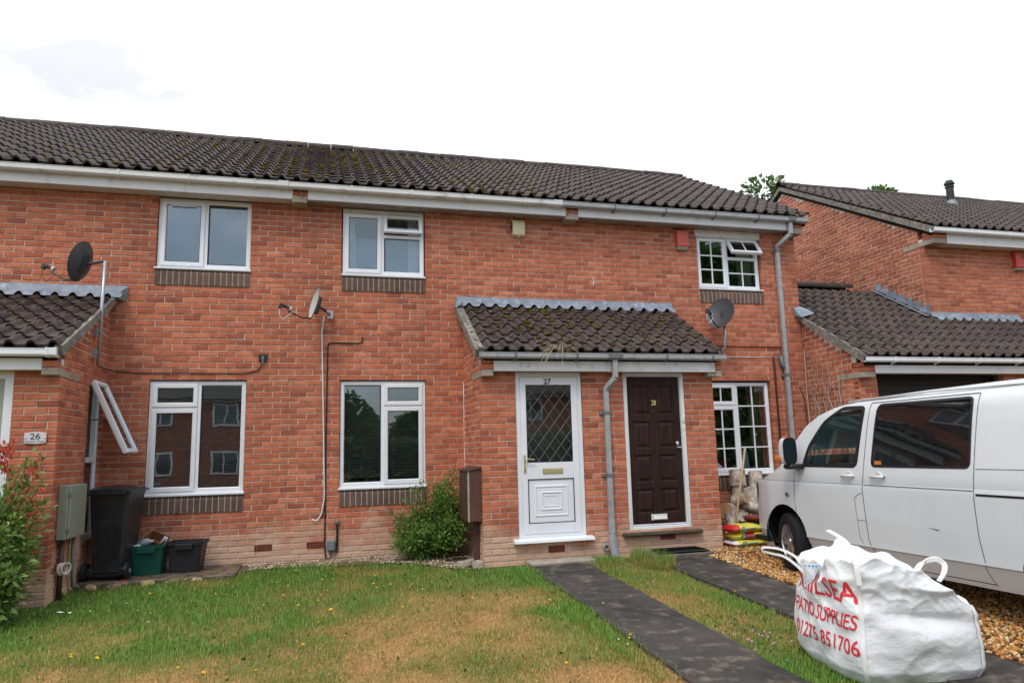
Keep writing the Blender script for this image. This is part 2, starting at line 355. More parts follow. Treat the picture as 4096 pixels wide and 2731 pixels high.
def lay(u0, u1, zmin, zmax, blocks, place, rz, par=0, top=None, ph=0):
    """stretcher bond between u0 and u1; place(u) -> (x, y); top(u) -> highest z there"""
    out = []
    for k, zb, h in zrows(zmin, zmax):
        zc = zb+h/2; segs = [(u0, u1)]
        for a, b, c, d in blocks:
            if c < zc < d:
                n = []
                for s, e in segs:
                    if b <= s or a >= e: n.append((s, e)); continue
                    if a-s > .03: n.append((s, a))
                    if e-b > .03: n.append((b, e))
                segs = n
        for s, e in segs:
            u = s; first = True
            if ph: u = s-ph
            while u < e-.02:
                L = .1025 if (first and (k+par) % 2) else .215
                first = False; a, b = max(u, s), min(u+L, e)
                if 0 < e-b < .05: b = e
                u += L+.01
                if b-a < .025: continue
                c = (a+b)/2
                if top is not None and min(top(a), top(b)) < zb+h-.005: continue
                x, y = place(c); ln = b-a; p = random.randrange(3) if ln > .14 else 3+random.randrange(2)
                M_ = Matrix.Translation((x, y, zb+h/2)) @ Matrix.Rotation(rz, 4, 'Z') @ Matrix.Translation((random.uniform(-.002, .002), random.uniform(-.002, .0025), random.uniform(-.0015, .0015))) \
                    @ Matrix.Rotation(random.uniform(-.006, .006), 4, 'Y') @ Matrix.Diagonal((ln/(.215 if p < 3 else .1025), 1, (h-.011)/.065, 1))
                out.append((M_, p, c))
    return out
def brick_up(ents, wall): pieces('brick', [(e[0], e[1]) for e in ents], BP, wall, 300, 'brickwork', lambda e: e[0].to_scale()[0])
def core(B, x0, x1, z0, z1, blocks, ya=.010, yb=.11, T=None, m=0):
    g = .004
    xs = sorted({x0, x1, *[c for a, b, _, _ in blocks for c in (a-g, b+g) if x0 < c < x1]}); zs = sorted({z0, z1, *[c for _, _, a, b in blocks for c in (a-g, b+g) if z0 < c < z1]})
    for i in range(len(xs)-1):
        run = None
        for k in range(len(zs)-1):
            cx, cz = (xs[i]+xs[i+1])/2, (zs[k]+zs[k+1])/2
            hit = any(a-g < cx < b+g and c-g < cz < d+g for a, b, c, d in blocks)
            if hit:
                if run is not None: B.box(xs[i], xs[i+1], ya, yb, run, zs[k], m, T=T); run = None
            elif run is None: run = zs[k]
        if run is not None: B.box(xs[i], xs[i+1], ya, yb, run, zs[-1], m, T=T)
# ------------------------------------------------------------------ roof tiles
TPROF = [(-.004, .012), (.012, .002), (.062, .0), (.104, .003), (.112, .023), (.129, .047), (.152, .058), (.175, .047), (.192, .023), (.200, .008), (.206, .009)]
def tile_proto(seed):
    r = random.Random(seed); B = MB(); n = len(TPROF); L = .335; th = .030; vs = []
    for y, dz in ((0, .034), (.014, .038), (L, .002)):
        vs += [(x, y+(r.uniform(-.002, .002) if y < .1 else 0), z+dz+(r.uniform(-.0008, .0008))-(.003 if y == 0 else 0)) for x, z in TPROF]
    vs += [(x, .006, z+.034-th) for x, z in TPROF]
    fs = [(i*n+k, i*n+k+1, (i+1)*n+k+1, (i+1)*n+k) for i in range(2) for k in range(n-1)]
    fs += [(3*n+k, 3*n+k+1, k+1, k) for k in range(n-1)]
    B.add(vs, fs); me = B.mesh('roof_tile', TILE)
    me.polygons.foreach_set('use_smooth', [k < 2*(n-1) for k in range(len(fs))]); return me
TP = [tile_proto(k) for k in range(4)]
def tiles(x0, x1, ye, ze, tan, rows, gauge, clip=None, jit=.004):
    a = math.atan(tan); out = []; n = int(round((x1-x0)/.2))
    for r_ in range(rows):
        d = r_*gauge; y = ye+d*math.cos(a); z = ze+d*math.sin(a); ox = random.uniform(-.004, .004)
        for c in range(n):
            x = x0+c*(x1-x0)/n+ox
            if clip and not clip(x, y, z): continue
            out.append((Matrix.Translation((x, y, z+random.uniform(0, jit))) @ Matrix.Rotation(a+random.uniform(-.004, .006), 4, 'X') @ Matrix.Rotation(random.uniform(-.006, .006), 4, 'Z') @ Matrix.Diagonal(((x1-x0)/n/.2, 1, 1, 1)), random.randrange(4)))
    return out
ICO_V = None
def ico():
    global ICO_V, ICO_F
    if ICO_V is None:
        bm = bmesh.new(); bmesh.ops.create_icosphere(bm, subdivisions=1, radius=1); bm.verts.ensure_lookup_table()
        ICO_V = np.array([v.co[:] for v in bm.verts]); ICO_F = np.array([[v.index for v in f.verts] for f in bm.faces]); bm.free()
    return ICO_V, ICO_F
def blobs(name, C, SZ, mats, parent=None, jit=.25, rot=None, mi=None, smooth=True, colr=None):
    V, F = ico(); n = len(C); C = np.asarray(C); SZ = np.asarray(SZ)
    v = V[None]*(1+(rng.random((n, len(V), 1))-.5)*2*jit)*SZ[:, None, :]
    if rot is not None:                                         # random rotation per blob
        q = rng.normal(size=(n, 4)); q /= np.linalg.norm(q, axis=1, keepdims=True); w, x, y, z = q.T
        Rm = np.stack([1-2*(y*y+z*z), 2*(x*y-z*w), 2*(x*z+y*w), 2*(x*y+z*w), 1-2*(x*x+z*z), 2*(y*z-x*w), 2*(x*z-y*w), 2*(y*z+x*w), 1-2*(x*x+y*y)], 1).reshape(n, 3, 3)
        v = np.einsum('nij,nkj->nki', Rm, v)
    v = v+C[:, None, :]
    f = F[None]+(np.arange(n)*len(V))[:, None, None]
    return np_mesh(name, v.reshape(-1, 3), f.reshape(-1, 3), mats, parent, None if mi is None else np.repeat(mi, len(F)), None if colr is None else np.repeat(np.asarray(colr), len(V), 0), smooth)
def moss_on(parent, x0, x1, ye, ze, tan, length, n, smax, seed, clip=None):
    a = math.atan(tan); r = np.random.default_rng(seed)
    m = n*4; x = x0+r.random(m)*(x1-x0); d = r.random(m)*length
    keep = (vnoise(x, d, .55, seed)*.6+vnoise(x, d, .17, seed+1)*.4) > .52; x, d = x[keep][:n], d[keep][:n]
    pan = np.mod(x-x0, .2); x = np.where((pan > .11) & (r.random(len(x)) < .75), x-.1, x)
    d = np.where(r.random(len(d)) < .6, np.floor(d/.29)*.29+.29+r.random(len(d))*.06, d); d = np.minimum(d, length-.02)
    s = (.010+r.random(len(x))**2*smax)
    C = np.stack([x, ye+d*math.cos(a)-.012*math.sin(a), ze+d*math.sin(a)+.016+s*.2], 1)
    if clip is not None: k = np.array([clip(*c) for c in C]); C, s = C[k], s[k]
    o = blobs('moss', C, np.stack([s*1.3, s*1.1, s*.5], 1), MOSS, parent); tag(o, kind='stuff')
def ridge_tiles(parent, x0, x1, y, z, nm='ridge_tile'):
    n = max(1, int(round((x1-x0)/.45))); L = (x1-x0)/n; B = MB(); k = 8; vs = []
    for e in (0, 1):
        for rr in (.115, .1):
            for i in range(k+1):
                t = math.pi*(i/k*1.16-.08); vs.append((e*L*.985, -rr*math.cos(t), rr*math.sin(t)*.85))
    q = k+1; fs = [(i, i+1, 2*q+i+1, 2*q+i) for i in range(k)]+[(i, i+1, q+i+1, q+i) for i in range(k)]+[(2*q+i, 2*q+i+1, 3*q+i+1, 3*q+i) for i in range(k)]
    B.add(vs, fs); me = B.mesh('ridge_tile', TILE)
    for j in range(n):
        o = bpy.data.objects.new(nm, me); COL.objects.link(o); o.parent = parent; o.location = (x0+j*L, y+random.uniform(-.006, .006), z+random.uniform(-.008, .008)); o.rotation_euler = (0, random.uniform(-.012, .012), 0)
# ------------------------------------------------------------------ windows
def fprof(yf, w=.05, d=.07): return [(0, yf+d), (0, yf+.003), (.004, yf), (w-.004, yf), (w+.008, yf+.014), (w+.008, yf+d)]
def sprof(yf, w=.058): return [(0, yf+.012), (0, yf-.012), (.005, yf-.018), (w-.01, yf-.018), (w, yf-.004), (w, yf+.03)]
def pane(parent, x0, x1, z0, z1, y, T=None, mat_=None, gask=True):
    B = MB(); B.box(x0, x1, y, y+.004, z0, z1, T=T); o = B.build('pane', mat_ or GLASS, parent, local=T is not None)
    if gask:
        B = MB(); B.ring(x0-.001, x1+.001, z0-.001, z1+.001, [(0, y-.001), (.007, y-.004), (.007, y-.001)], T=T); B.build('gasket', BLK, parent, local=T is not None)
    return o
def sash(parent, x0, x1, z0, z1, yf, bars=None, tilt=0, w=.058):
    """a casement; tilt > 0 swings it out at the bottom about its top edge"""
    if tilt:
        T = Matrix.Translation((-x0, -(yf), -z1)); B = MB(); B.ring(x0, x1, z0, z1, sprof(yf, w)[:-1]+[(w, yf+.03), (.02, yf+.03), (.006, yf+.04), (0, yf+.012)], T=T)
        o = B.build('sash', UPVC, parent); o.location = o.location+Vector((x0, yf, z1)); o.rotation_euler = (-tilt, 0, 0); loc = True
    else:
        T = None; B = MB(); B.ring(x0, x1, z0, z1, sprof(yf, w)); o = B.build('sash', UPVC, parent); loc = False
    gx0, gx1, gz0, gz1 = x0+w, x1-w, z0+w, z1-w
    pane(parent if not tilt else o, gx0, gx1, gz0, gz1, yf+.006, T=T)
    if bars: glazing_bars(parent if not tilt else o, gx0, gx1, gz0, gz1, yf+.001, *bars, T=T)
    return o
def glazing_bars(parent, x0, x1, z0, z1, y, nx, nz, T=None):
    for k in range(1, nx):
        x = x0+(x1-x0)*k/nx; B = MB(); B.box(x-.010, x+.010, y-.006, y+.004, z0, z1, T=T); B.build('glazing_bar', UPVC, parent, local=T is not None)
    for k in range(1, nz):
        z = z0+(z1-z0)*k/nz; B = MB(); B.box(x0, x1, y-.0075, y+.003, z-.010, z+.010, T=T); B.build('glazing_bar', UPVC, parent, local=T is not None)
def window(parent, x0, x1, z0, z1, yf, mull, trans=(), sashes=(), panes=(), cillz=None, name='window'):
    B = MB(); B.ring(x0+.006, x1-.006, z0, z1-.006, fprof(yf))
    for x, a, b in mull: B.box(x-.028, x+.028, yf+.001, yf+.07, a, b)
    for z, a, b in trans: B.box(a, b, yf+.002, yf+.07, z-.024, z+.024)
    o = B.build(name, UPVC, parent)
    for s in sashes: sash(o, *s[:4], yf, *(s[4:]))
    for p in panes:
        pane(o, *p[:4], yf+.02)
        if len(p) > 4: glazing_bars(o, *p[:4], yf+.015, *p[4])
    B = MB(); B.prism([(yf+.06, z0), (yf-.005, z0), (-.028, z0-.014), (-.028, z0-.034), (yf+.06, z0-.034)], x0-.012, x1+.012)
    B.build('window_sill', UPVC, o); return o
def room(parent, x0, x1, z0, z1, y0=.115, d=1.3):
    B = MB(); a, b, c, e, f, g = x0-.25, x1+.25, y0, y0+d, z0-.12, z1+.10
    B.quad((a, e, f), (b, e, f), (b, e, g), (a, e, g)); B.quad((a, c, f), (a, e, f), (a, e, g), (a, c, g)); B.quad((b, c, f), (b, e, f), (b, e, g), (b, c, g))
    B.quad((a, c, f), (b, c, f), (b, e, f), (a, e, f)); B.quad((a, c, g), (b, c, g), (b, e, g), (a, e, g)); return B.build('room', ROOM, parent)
def venetian(parent, x0, x1, z0, z1, y, sp=.0245):
    B = MB(); z = z0; T0 = Matrix.Rotation(R(20), 4, 'X')
    while z < z1-.03:
        B.box(x0, x1, -.0125, .0125, -.0011, .0011, T=at(0, y, z+random.uniform(-.0008, .0008)) @ T0); z += sp
    B.box(x0, x1, y-.014, y+.014, z1-.03, z1)
    for x in (x0+.09, x1-.09): B.tube([(x, y-.016, z0), (x, y-.016, z1)], .0012, 4)
    o = B.build('venetian_blind', BLIND, parent); return o
def curtain(parent, pts, z0, z1, y, mat_, fold=.05, amp=.022):
    """pts: bottom edge x range and top edge x range"""
    (b0, b1), (t0, t1) = pts; n = max(8, int((max(b1-b0, t1-t0))/fold*6)); V = []; F = []
    for j in range(5):
        k = j/4
        for i in range(n+1):
            q = i/n; x0, x1 = b0+(t0-b0)*k, b1+(t1-b1)*k; x = x0+(x1-x0)*q; V.append((x, y+amp*math.sin(q*(b1-b0)/fold*2*math.pi+k), z0+(z1-z0)*k))
    F = [(j*(n+1)+i, j*(n+1)+i+1, (j+1)*(n+1)+i+1, (j+1)*(n+1)+i) for j in range(4) for i in range(n)]
    B = MB(); B.add(V, F); o = B.build('curtain', mat_, parent, smooth=True); return o
def brick_sill(parent, x0, x1, z0, n=16):
    for k in range(n):
        w = (x1-x0)/n; x = x0+w*(k+.5); B = MB()
        B.prism([(.08, z0), (-.014+random.uniform(-.002, .002), z0+.003), (-.016, z0+.17), (.012, z0+.218), (.08, z0+.225)], x-w/2+.005, x+w/2-.005)
        o = B.build('sill_brick', BRB, parent)
    B = MB(); B.prism([(.08, z0+.001), (-.0105, z0+.004), (-.0115, z0+.169), (.014, z0+.215), (.08, z0+.221)], x0+.004, x1-.004); B.build('sill_mortar', mat_sillmortar, parent)
mat_sillmortar = mat('pale_sill_mortar', (.50, .46, .40), .95, .15, 9, .1)
# ------------------------------------------------------------------ gutters
def gutter_run(parent, x0, x1, yb, yf, zb, zt, mat_, name='gutter', br=(), brm=None, unions=(), ends=True):
    B = MB(); P = [(yb, zt-.004), (yb, zb+.012), (yb-.012, zb), (yf+.016, zb), (yf, zb+.018), (yf, zt-.012), (yf-.005, zt-.006), (yf-.005, zt), (yf+.004, zt), (yf+.004, zb+.03), (yf+.02, zb+.012), (yb-.006, zb+.012)]
    B.prism(P, x0, x1); o = B.build(name, mat_, parent, fix=True)
    for x in br:
        B = MB(); w = .014
        Q = [(yb+.012, zb-.035), (yb, zb-.035), (yb-.012, zb-.022), (yf+.012, zb-.006), (yf-.006, zb+.014), (yf-.008, zt+.004), (yf+.010, zt+.004), (yf+.010, zt-.004), (yb, zt-.004)]
        B.prism(Q, x-w, x+w); B.build('gutter_bracket', brm or mat_, o, fix=True)
    for x, w in unions:
        B = MB(); Q = [(yb+.002, zt), (yb+.002, zb-.006), (yf+.014, zb-.007), (yf-.008, zb+.014), (yf-.011, zt+.005), (yf+.008, zt+.005), (yf+.008, zt)]
        B.prism(Q, x-w/2, x+w/2)
        for e in (-1, 1): B.prism([(a-(.004 if a < (yb+yf)/2 else 0), b-(.004 if b < (zb+zt)/2 else -.003)) for a, b in Q], x+e*w*.4-.011, x+e*w*.4+.011)
        B.build('gutter_union', brm or mat_, o, fix=True)
    return o
def sqpipe(B, pts, w=.065, m=0):
    for a, b in zip(pts[:-1], pts[1:]):
        a, b = Vector(a), Vector(b); d = b-a; L = d.length; q = d.to_track_quat('Z', 'X').to_matrix().to_4x4()
        if abs(d.normalized().z) > .999: q = Matrix.Identity(4) if d.z > 0 else Matrix.Rotation(math.pi, 4, 'X')
        B.box(-w/2, w/2, -w/2, w/2, 0, L, m, .006, T=Matrix.Translation(a) @ q)
    return B
# ================================================================== the setting
def axis_pts(spec):
    out = []
    for a, b, s in spec: out += list(np.arange(a, b, s))
    return np.array(out+[spec[-1][1]])
def ground_mat():
    m, t, b = newmat('ground_soil'); n = noise(t, 1.3, 6); n2 = noise(t, 22, 5)
    at_ = t.nodes.new('ShaderNodeAttribute'); at_.attribute_name = 'tint'; c = mixc(t, .55, at_.outputs[0], ramp(t, n, [(.3, (.6,)*3), (.7, (1.35,)*3)]), 'MULTIPLY')
    c = mixc(t, .6, c, ramp(t, n2, [(.25, (.45,)*3), (.75, (1.4,)*3)]), 'MULTIPLY')
    t.links.new(c, b.inputs['Base Color']); b.inputs['Roughness'].default_value = 1; b.inputs['Specular IOR Level'].default_value = .05
    bump(t, b, noise(t, 60, 4), .8, .02); return m
GRD = ground_mat()
def dry_at(x, y):
    n = vnoise(x, y, .9, 41)*.55+vnoise(x, y, .28, 42)*.35+vnoise(x, y, .09, 43)*.1
    base = np.interp(y, [-7, -5.6, -4.6, -3.4, -2.4, -1.2], [.58, .66, .70, .44, .14, .02])-.42*np.clip((1.5-x)/2.2, 0, 1)*np.clip((y+5.6)/1.4, 0, 1)
    base = np.where(x > 5.4, np.interp(y, [-6.4, -5.0, -4.0, -3.3, -2.6, -2.0, -1.3], [.28, .34, .55, .82, .74, .50, .42]), base)
    base = np.where((x > 4.2) & (x < 4.7) & (y > -3.6), base*.5, base); return np.clip((base+(n-.5)*1.7), 0, 1)
def sheet(name, x0, x1, y0, y1, dz, m, nx=None, ny=None, thick=.0, kind='structure', wob=0):
    nx = nx or max(1, int((x1-x0)/.3)); ny = ny or max(1, int((y1-y0)/.3)); xs = np.linspace(x0, x1, nx+1); ys = np.linspace(y0, y1, ny+1)
    X, Y = np.meshgrid(xs, ys); Z = G(X, Y)+dz
    if wob:
        Xw = X+(vnoise(Y*1.7+X*9, X*3, .35, 5)-.5)*2*wob*((X == x0) | (X == x1)); Z = Z+(vnoise(X, Y, .4, 8)-.5)*.012; X = Xw
    V = np.stack([X, Y, Z], -1).reshape(-1, 3); w = nx+1
    F = [(j*w+i, j*w+i+1, (j+1)*w+i+1, (j+1)*w+i) for j in range(ny) for i in range(nx)]
    if thick:
        b = len(V); ring_ = [i for i in range(w)]+[j*w+nx for j in range(1, ny+1)]+[ny*w+i for i in range(nx-1, -1, -1)]+[j*w for j in range(ny-1, 0, -1)]
        V = np.concatenate([V, V[ring_]-np.array([0, 0, thick])]); n = len(ring_)
        F += [(ring_[k], b+k, b+(k+1) % n, ring_[(k+1) % n]) for k in range(n)]
    B = MB(); B.add(V.tolist(), F); o = B.build(name, m, smooth=False); return tag(o, kind=kind)
xs = axis_pts([(-150, -20, 26), (-20, -2, .5), (-2, 7, .09), (7.08, 7.4, .16), (7.5, 20, .5), (20, 150, 26)]); ys = axis_pts([(-150, -14, 17), (-14, -7.6, .4), (-7.6, -.3, .09), (-.3, 1, .3), (1, 150, 30)])
X, Y = np.meshgrid(xs, ys); V = np.stack([X, Y, G(X, Y)-.012-.22*((X > 7.2) & (Y > -9.5) & (Y < .6) & (X < 18))], -1).reshape(-1, 3); w = len(xs)
F = np.array([(j*w+i, j*w+i+1, (j+1)*w+i+1, (j+1)*w+i) for j in range(len(ys)-1) for i in range(len(xs)-1)])
dq = dry_at(V[:, 0], V[:, 1])[:, None]; gc = np.array([.085, .115, .028])*(1-dq)+np.array([.33, .195, .075])*dq
tag(np_mesh('ground', V, F, GRD, None, None, np.concatenate([gc, np.ones((len(V), 1))], 1)), kind='structure')
TARP = mat('dark_tarmac_path', (.040, .034, .030), .85, .45, 3.2, .35, bmp=.9, bscale=85, col2=(.15, .125, .098), c2=(.53, .74), bdist=.008)
SLAB = mat('damp_concrete_slab', (.15, .115, .078), .55, .35, 4, .4, bmp=.3, bscale=40, col2=(.055, .042, .030), c2=(.45, .62))
ROADM = mat('road_asphalt', (.05, .05, .052), .9, .15, 8, .3)
sheet('road', -60, 60, -18.5, -12.6, .004, ROADM, 12, 2); sheet('pavement', -60, 60, -12.6, -11.0, .03, mat('pavement_tarmac', (.075, .072, .07), .9, .15, 6), 12, 2, thick=.12)
p1 = sheet('garden_path', 4.66, 5.42, -9.4, -1.42, .028, TARP, 5, 40, thick=.08, wob=.022)
p2 = sheet('garden_path', 6.30, 7.10, -9.4, -1.21, .030, TARP, 5, 40, thick=.10, wob=.022)
for y in (-3.05, -5.3, -7.6):
    pass
def slab_step(name, x0, x1, y0, y1, z0, z1, m, b=.012):
    B = MB(); B.box(x0, x1, y0, y1, z0, z1, 0, b); return tag(B.build(name, m), kind='structure')
slab_step('path_step', 4.70, 5.55, -1.50, -1.205, -.14, .004, CONC)
slab_step('path_step', 6.24, 7.16, -1.62, -1.205, -.14, .012, mat('stained_concrete', (.14, .12, .10), .9, .3, 5, .2, bmp=.5))
# slab under the bins: separate paving slabs edged with rough stones
slab_step('bin_paving', -.47, 1.22, -.86, -.012, -.10, .006, SLAB, .008)
BEDM = (mat('gravelly_bed_soil', (.15, .115, .075), 1, .35, 14, .1, bmp=.9, bscale=50, bdist=.02, col2=(.05, .035, .02), c2=(.5, .65)))
edge = lambda x: np.interp(x, [-3, -.57, -.06, .38, .84, 1.2, 1.47, 2.2, 2.55, 3.07, 3.5, 3.74, 4.09, 4.68], [-1.75, -1.06, -1.10, -.97, -.88, -.62, -.42, -.46, -.60, -.60, -.88, -1.16, -1.36, -1.34])
B = MB(); n = 30; vs = [(1.2+2.96*i/n, y_, float(G(0, y_))+.004) for i in range(n+1) for y_ in (float(edge(1.2+2.96*i/n))+.0, -.012)]; B.add(vs, [(2*i, 2*i+2, 2*i+3, 2*i+1) for i in range(n)]); tag(B.build('flower_bed', BEDM), kind='structure')
GRVB = mat('golden_gravel_base', (.20, .105, .03), .9, .5, 30, .2, bmp=1, bscale=45, bdist=.02, col2=(.08, .04, .015), c2=(.45, .6))
B = MB(); xs_ = [7.11, 7.3, 7.6, 8, 10, 13, 16.5]; ys_ = list(np.linspace(-9.4, -.012, 40)); gdz = lambda x, y: float(GD(y)*min(1, (x-7.1)/.45)+(G(x, y)+.02)*(1-min(1, (x-7.1)/.45)))
B.add([(x, y, gdz(x, y)) for y in ys_ for x in xs_], [(j*7+i, j*7+i+1, (j+1)*7+i+1, (j+1)*7+i) for j in range(39) for i in range(6)]); tag(B.build('gravel_drive', GRVB), kind='structure')

# ================================================================== the terrace
TAN = .549
PARTY = (-5.15, 1.85, 5.875, 10.0)
W1, W2, W3 = 0., 2.4275, 8.1175
OPEN = [(W, W+1.2, .9, 2.4) for W in (W1, W2, W3)]+[(W, W+1.2, 3.905, 4.93) for W in (W1, W2, W3)]
SILLZ = [(W, W+1.2, .675, .9) for W in (W1, W2, W3)]+[(W, W+1.2, 3.68, 3.905) for W in (W1, W2, W3)]
HID = [(4.20, 7.50, -1, 3.50), (-6, -.53, -1, 3.40)]
VENTS = [(1.36, 1.575, .15, .225), (2.02, 2.235, .15, .225)]
FB = lay(PARTY[0], PARTY[3], -.12, 4.92, OPEN+SILLZ+HID+VENTS, lambda u: (u, 0), 0)
HOUSES = [
    ('brick house at the left of the row with plain grey blinds upstairs', 'house 26'),
    ('brick house in the middle of the row with a cream alarm box', 'house 27'),
    ('brick house at the right end of the row with white glazing bars', 'house 28')]
def air_brick(parent, x0, x1, z0, z1, y):
    B = MB(); B.box(x0, x1, y+.006, y+.06, z0, z1, 1); nx, nz = 9, 3
    wx, wz = (x1-x0)/nx, (z1-z0)/nz
    for k in range(nx+1): B.box(x0+k*wx-.004, x0+k*wx+.004, y-.002, y+.02, z0, z1)
    for k in range(nz+1): B.box(x0, x1, y-.003, y+.019, z0+k*wz-.004, z0+k*wz+.004)
    B.build('air_brick', [mat_airb, DARK], parent)
mat_airb = mat('air_brick_clay', (.26, .085, .055), .9, .2, 20, .2)
roofs = []
for hi in range(3):
    x0, x1 = PARTY[hi], PARTY[hi+1]; H = thing('terraced_house', HOUSES[hi][0], 'house', (max(x0, -2.3)/2+x1/2, 3.85, -.02), group='brick terraced houses in the row')
    blocks = [o for o in OPEN+VENTS if x0-1 < o[0] < x1]
    B = MB(); core(B, x0, x1-(.006 if hi == 2 else 0), -.35, 5.0, [(a, b, c, d) for a, b, c, d in blocks if a < x1 and b > x0])
    # flank, back and inner faces close the building
    B.box(x0, x0+.1, .11, 7.6, -.35, 4.95); B.box(x1-.1, x1-.006, .11, 7.6, -.35, 4.95); B.box(x0, x1, 7.6, 7.7, -.35, 5.0)
    wall = B.build('wall', MORT, H)
    brick_up([b for b in FB if x0 <= b[2] < x1], wall)
    for v in VENTS:
        if x0 <= v[0] < x1: air_brick(wall, *v, 0)
    # eaves
    fx0, fx1 = (x0 if hi == 0 else x0+.10), (x1-.10 if hi < 2 else 9.70)
    B = MB(); B.box(fx0, fx1, -.222, -.012, 4.914, 4.926)
    if hi == 0:
        for k in range(int((fx1-fx0)/.1)): B.box(fx0+k*.1, fx0+k*.1+.094, -.22, -.014, 4.910, 4.9145)
    B.build('soffit', SOFW if hi == 0 else SOFB, H)
    B = MB(); B.box(fx0, fx1, -.242, -.222, 4.905 if hi == 0 else 4.912, 5.085, 0, .004)
    if hi: B.box(fx0, fx1, -.2215, -.19, 4.902, 4.912, 1)
    B.build('fascia', [FASC, SOFB], H)
    gm = GUTW if hi < 2 else GUTG
    gx0, gx1 = (x0, x1-.22, ) if hi == 0 else ((1.63, 5.62) if hi == 1 else (5.62, 10.06))
    brs = {0: [-1.25, -.42, .42, 1.25][1:], 1: [2.55, 3.40, 4.28, 5.1], 2: [6.55, 7.42, 8.3, 9.1]}[hi]
    gut = gutter_run(H, gx0, gx1, -.246, -.352, 5.035, 5.115, gm, br=brs, brm=GUTD if hi == 2 else GUTW, unions=[(gx1 if hi < 2 else 9.74, .13)])
    # wall corbel between the fascias
    cx = (1.74, 1.945) if hi == 0 else ((5.765, 5.975) if hi == 1 else (9.80, 10.0))
    B = MB(); B.box(cx[0], cx[1], -.246, -.002, 4.862, 4.958, 0, .006)
    cb = B.build('corbel', CONC, H)
    for q in range(2):
        for a, b in (((cx[0], cx[0]+.095), (cx[0]+.105, cx[1])) if q else ((cx[0], cx[0]+.12), (cx[0]+.13, cx[1]))):
            o = bpy.data.objects.new('brick', BP[3]); COL.objects.link(o); o.parent = cb; o.location = ((a+b)/2, -.238, 4.995+q*.072); o.scale = ((b-a)/.1025, 1, .95)
    B = MB(); B.box(cx[0]+.004, cx[1]-.004, -.229, -.01, 4.966, 5.08); B.build('corbel_mortar', MORT, cb)
    # roof
    rx1 = x1 if hi < 2 else 10.09
    B = MB(); B.prism([(-.27, 5.10), (3.85, 7.365), (7.95, 5.10), (7.95, 5.0), (3.85, 7.26), (-.22, 5.0)], x0, rx1-.02); rf = B.build('roof', DARK, H, fix=True); roofs.append(rf)
    c0 = int(round((x0+5.15)/.2)); c1 = int(round((rx1+5.15)/.2)); tx0, tx1 = -5.15+c0*.2, -5.15+c1*.2
    if hi == 2: tx1 = 10.1
    pieces('tile', tiles(tx0, tx1, -.315, 5.134, TAN, 16, .2985), TP, rf, 300, 'tiling')
    ridge_tiles(rf, tx0, tx1, 3.86, 7.452)
    B = MB(); n = 30                                            # rear slope, plain
    B.quad((tx0, 3.86, 7.46), (tx1, 3.86, 7.46), (tx1, 8.05, 5.16), (tx0, 8.05, 5.16)); B.build('rear_slope', TILE, rf)
    moss_on(rf, tx0, tx1, -.315, 5.144, TAN, 4.7, (1100, 900, 260)[hi], .034, 30+hi)
    if hi == 2:
        B = MB(); B.prism([(-.30, 5.12), (3.86, 7.41), (3.86, 7.34), (-.26, 5.06)], 10.03, 10.095); B.build('verge', VERGE, rf, fix=True)
    # windows
    W = (W1, W2, W3)[hi]; L = lambda a: W+a
    brick_sill(H, W, W+1.2, .675); brick_sill(H, W, W+1.2, 3.68)
    if hi == 0:
        up = window(H, L(0), L(1.2), 3.935, 4.912, .045, [(L(.605), 3.98, 4.86)], (), [(L(.045), L(.592), 3.958, 4.872)], [(L(.645), L(1.142), 4.0, 4.84)])
        B = MB(); B.box(L(.06), L(1.16), .150, .156, 3.95, 4.76); B.build('roller_blind', BLINDB, up)
        B = MB(); B.tube([(L(.16), .020, 4.80), (L(.47), .020, 4.80)], .008, 6); B.build('trickle_vent', UPVC, up)
        lo = window(H, L(0), L(1.2), .934, 2.394, .035, [(L(.605), .98, 2.35)], [(2.035, L(.05), L(.6))], [(L(.045), L(.592), 2.048, 2.352), (L(.045), L(.592), .958, 2.022)], [(L(.645), L(1.142), 1.0, 2.325)])
        venetian(lo, L(.05), L(1.15), 1.0, 2.34, .135)
    elif hi == 1:
        up = window(H, L(.01), L(1.19), 3.935, 4.914, .03, [(L(.575), 3.98, 4.85)], [(4.52, L(.6), L(1.14))], [(L(.045), L(.562), 3.958, 4.838), (L(.596), L(1.155), 4.548, 4.838, None, R(17), .05)], [(L(.618), L(1.135), 3.99, 4.485)])
        curtain(up, ((L(.06), L(.225)), (L(.06), L(.18))), 3.95, 4.84, .17, CURT); curtain(up, ((L(.965), L(1.15)), (L(.97), L(1.15))), 3.95, 4.84, .17, CURT)
        B = MB(); B.box(L(.08), L(1.12), .45, .455, 3.95, 4.60); B.build('roller_blind', BLINDP, up)
        lo = window(H, L(0), L(1.2), .934, 2.394, .035, [(L(.595), .98, 2.35)], [(2.035, L(.6), L(1.15))], [(L(.608), L(1.155), 2.048, 2.352), (L(.608), L(1.155), .958, 2.022)], [(L(.058), L(.558), 1.0, 2.325)])
        venetian(lo, L(.05), L(1.15), 1.06, 2.34, .135)
        curtain(lo, ((L(.70), L(.76)), (L(.74), L(.78))), 1.0, 2.35, .19, mat('grey_net_drape', (.22, .22, .21), .9), .03)
    else:
        up = window(H, L(.015), L(1.185), 3.935, 4.80, .06, [(L(.575), 3.98, 4.77)], [(4.46, L(.6), L(1.14))], [(L(.035), L(.562), 3.955, 4.79, (2, 3)), (L(.59), L(1.165), 4.47, 4.79, (2, 1), R(33), .052)], [(L(.618), L(1.13), 3.99, 4.43, (2, 2))])
        B = MB(); B.prism([(.06, 4.797), (.02, 4.797), (.0, 4.82), (-.012, 4.85), (-.012, 4.908), (.06, 4.908)], L(-.02), L(1.2)); B.build('head_board', FASCO, up, fix=True)
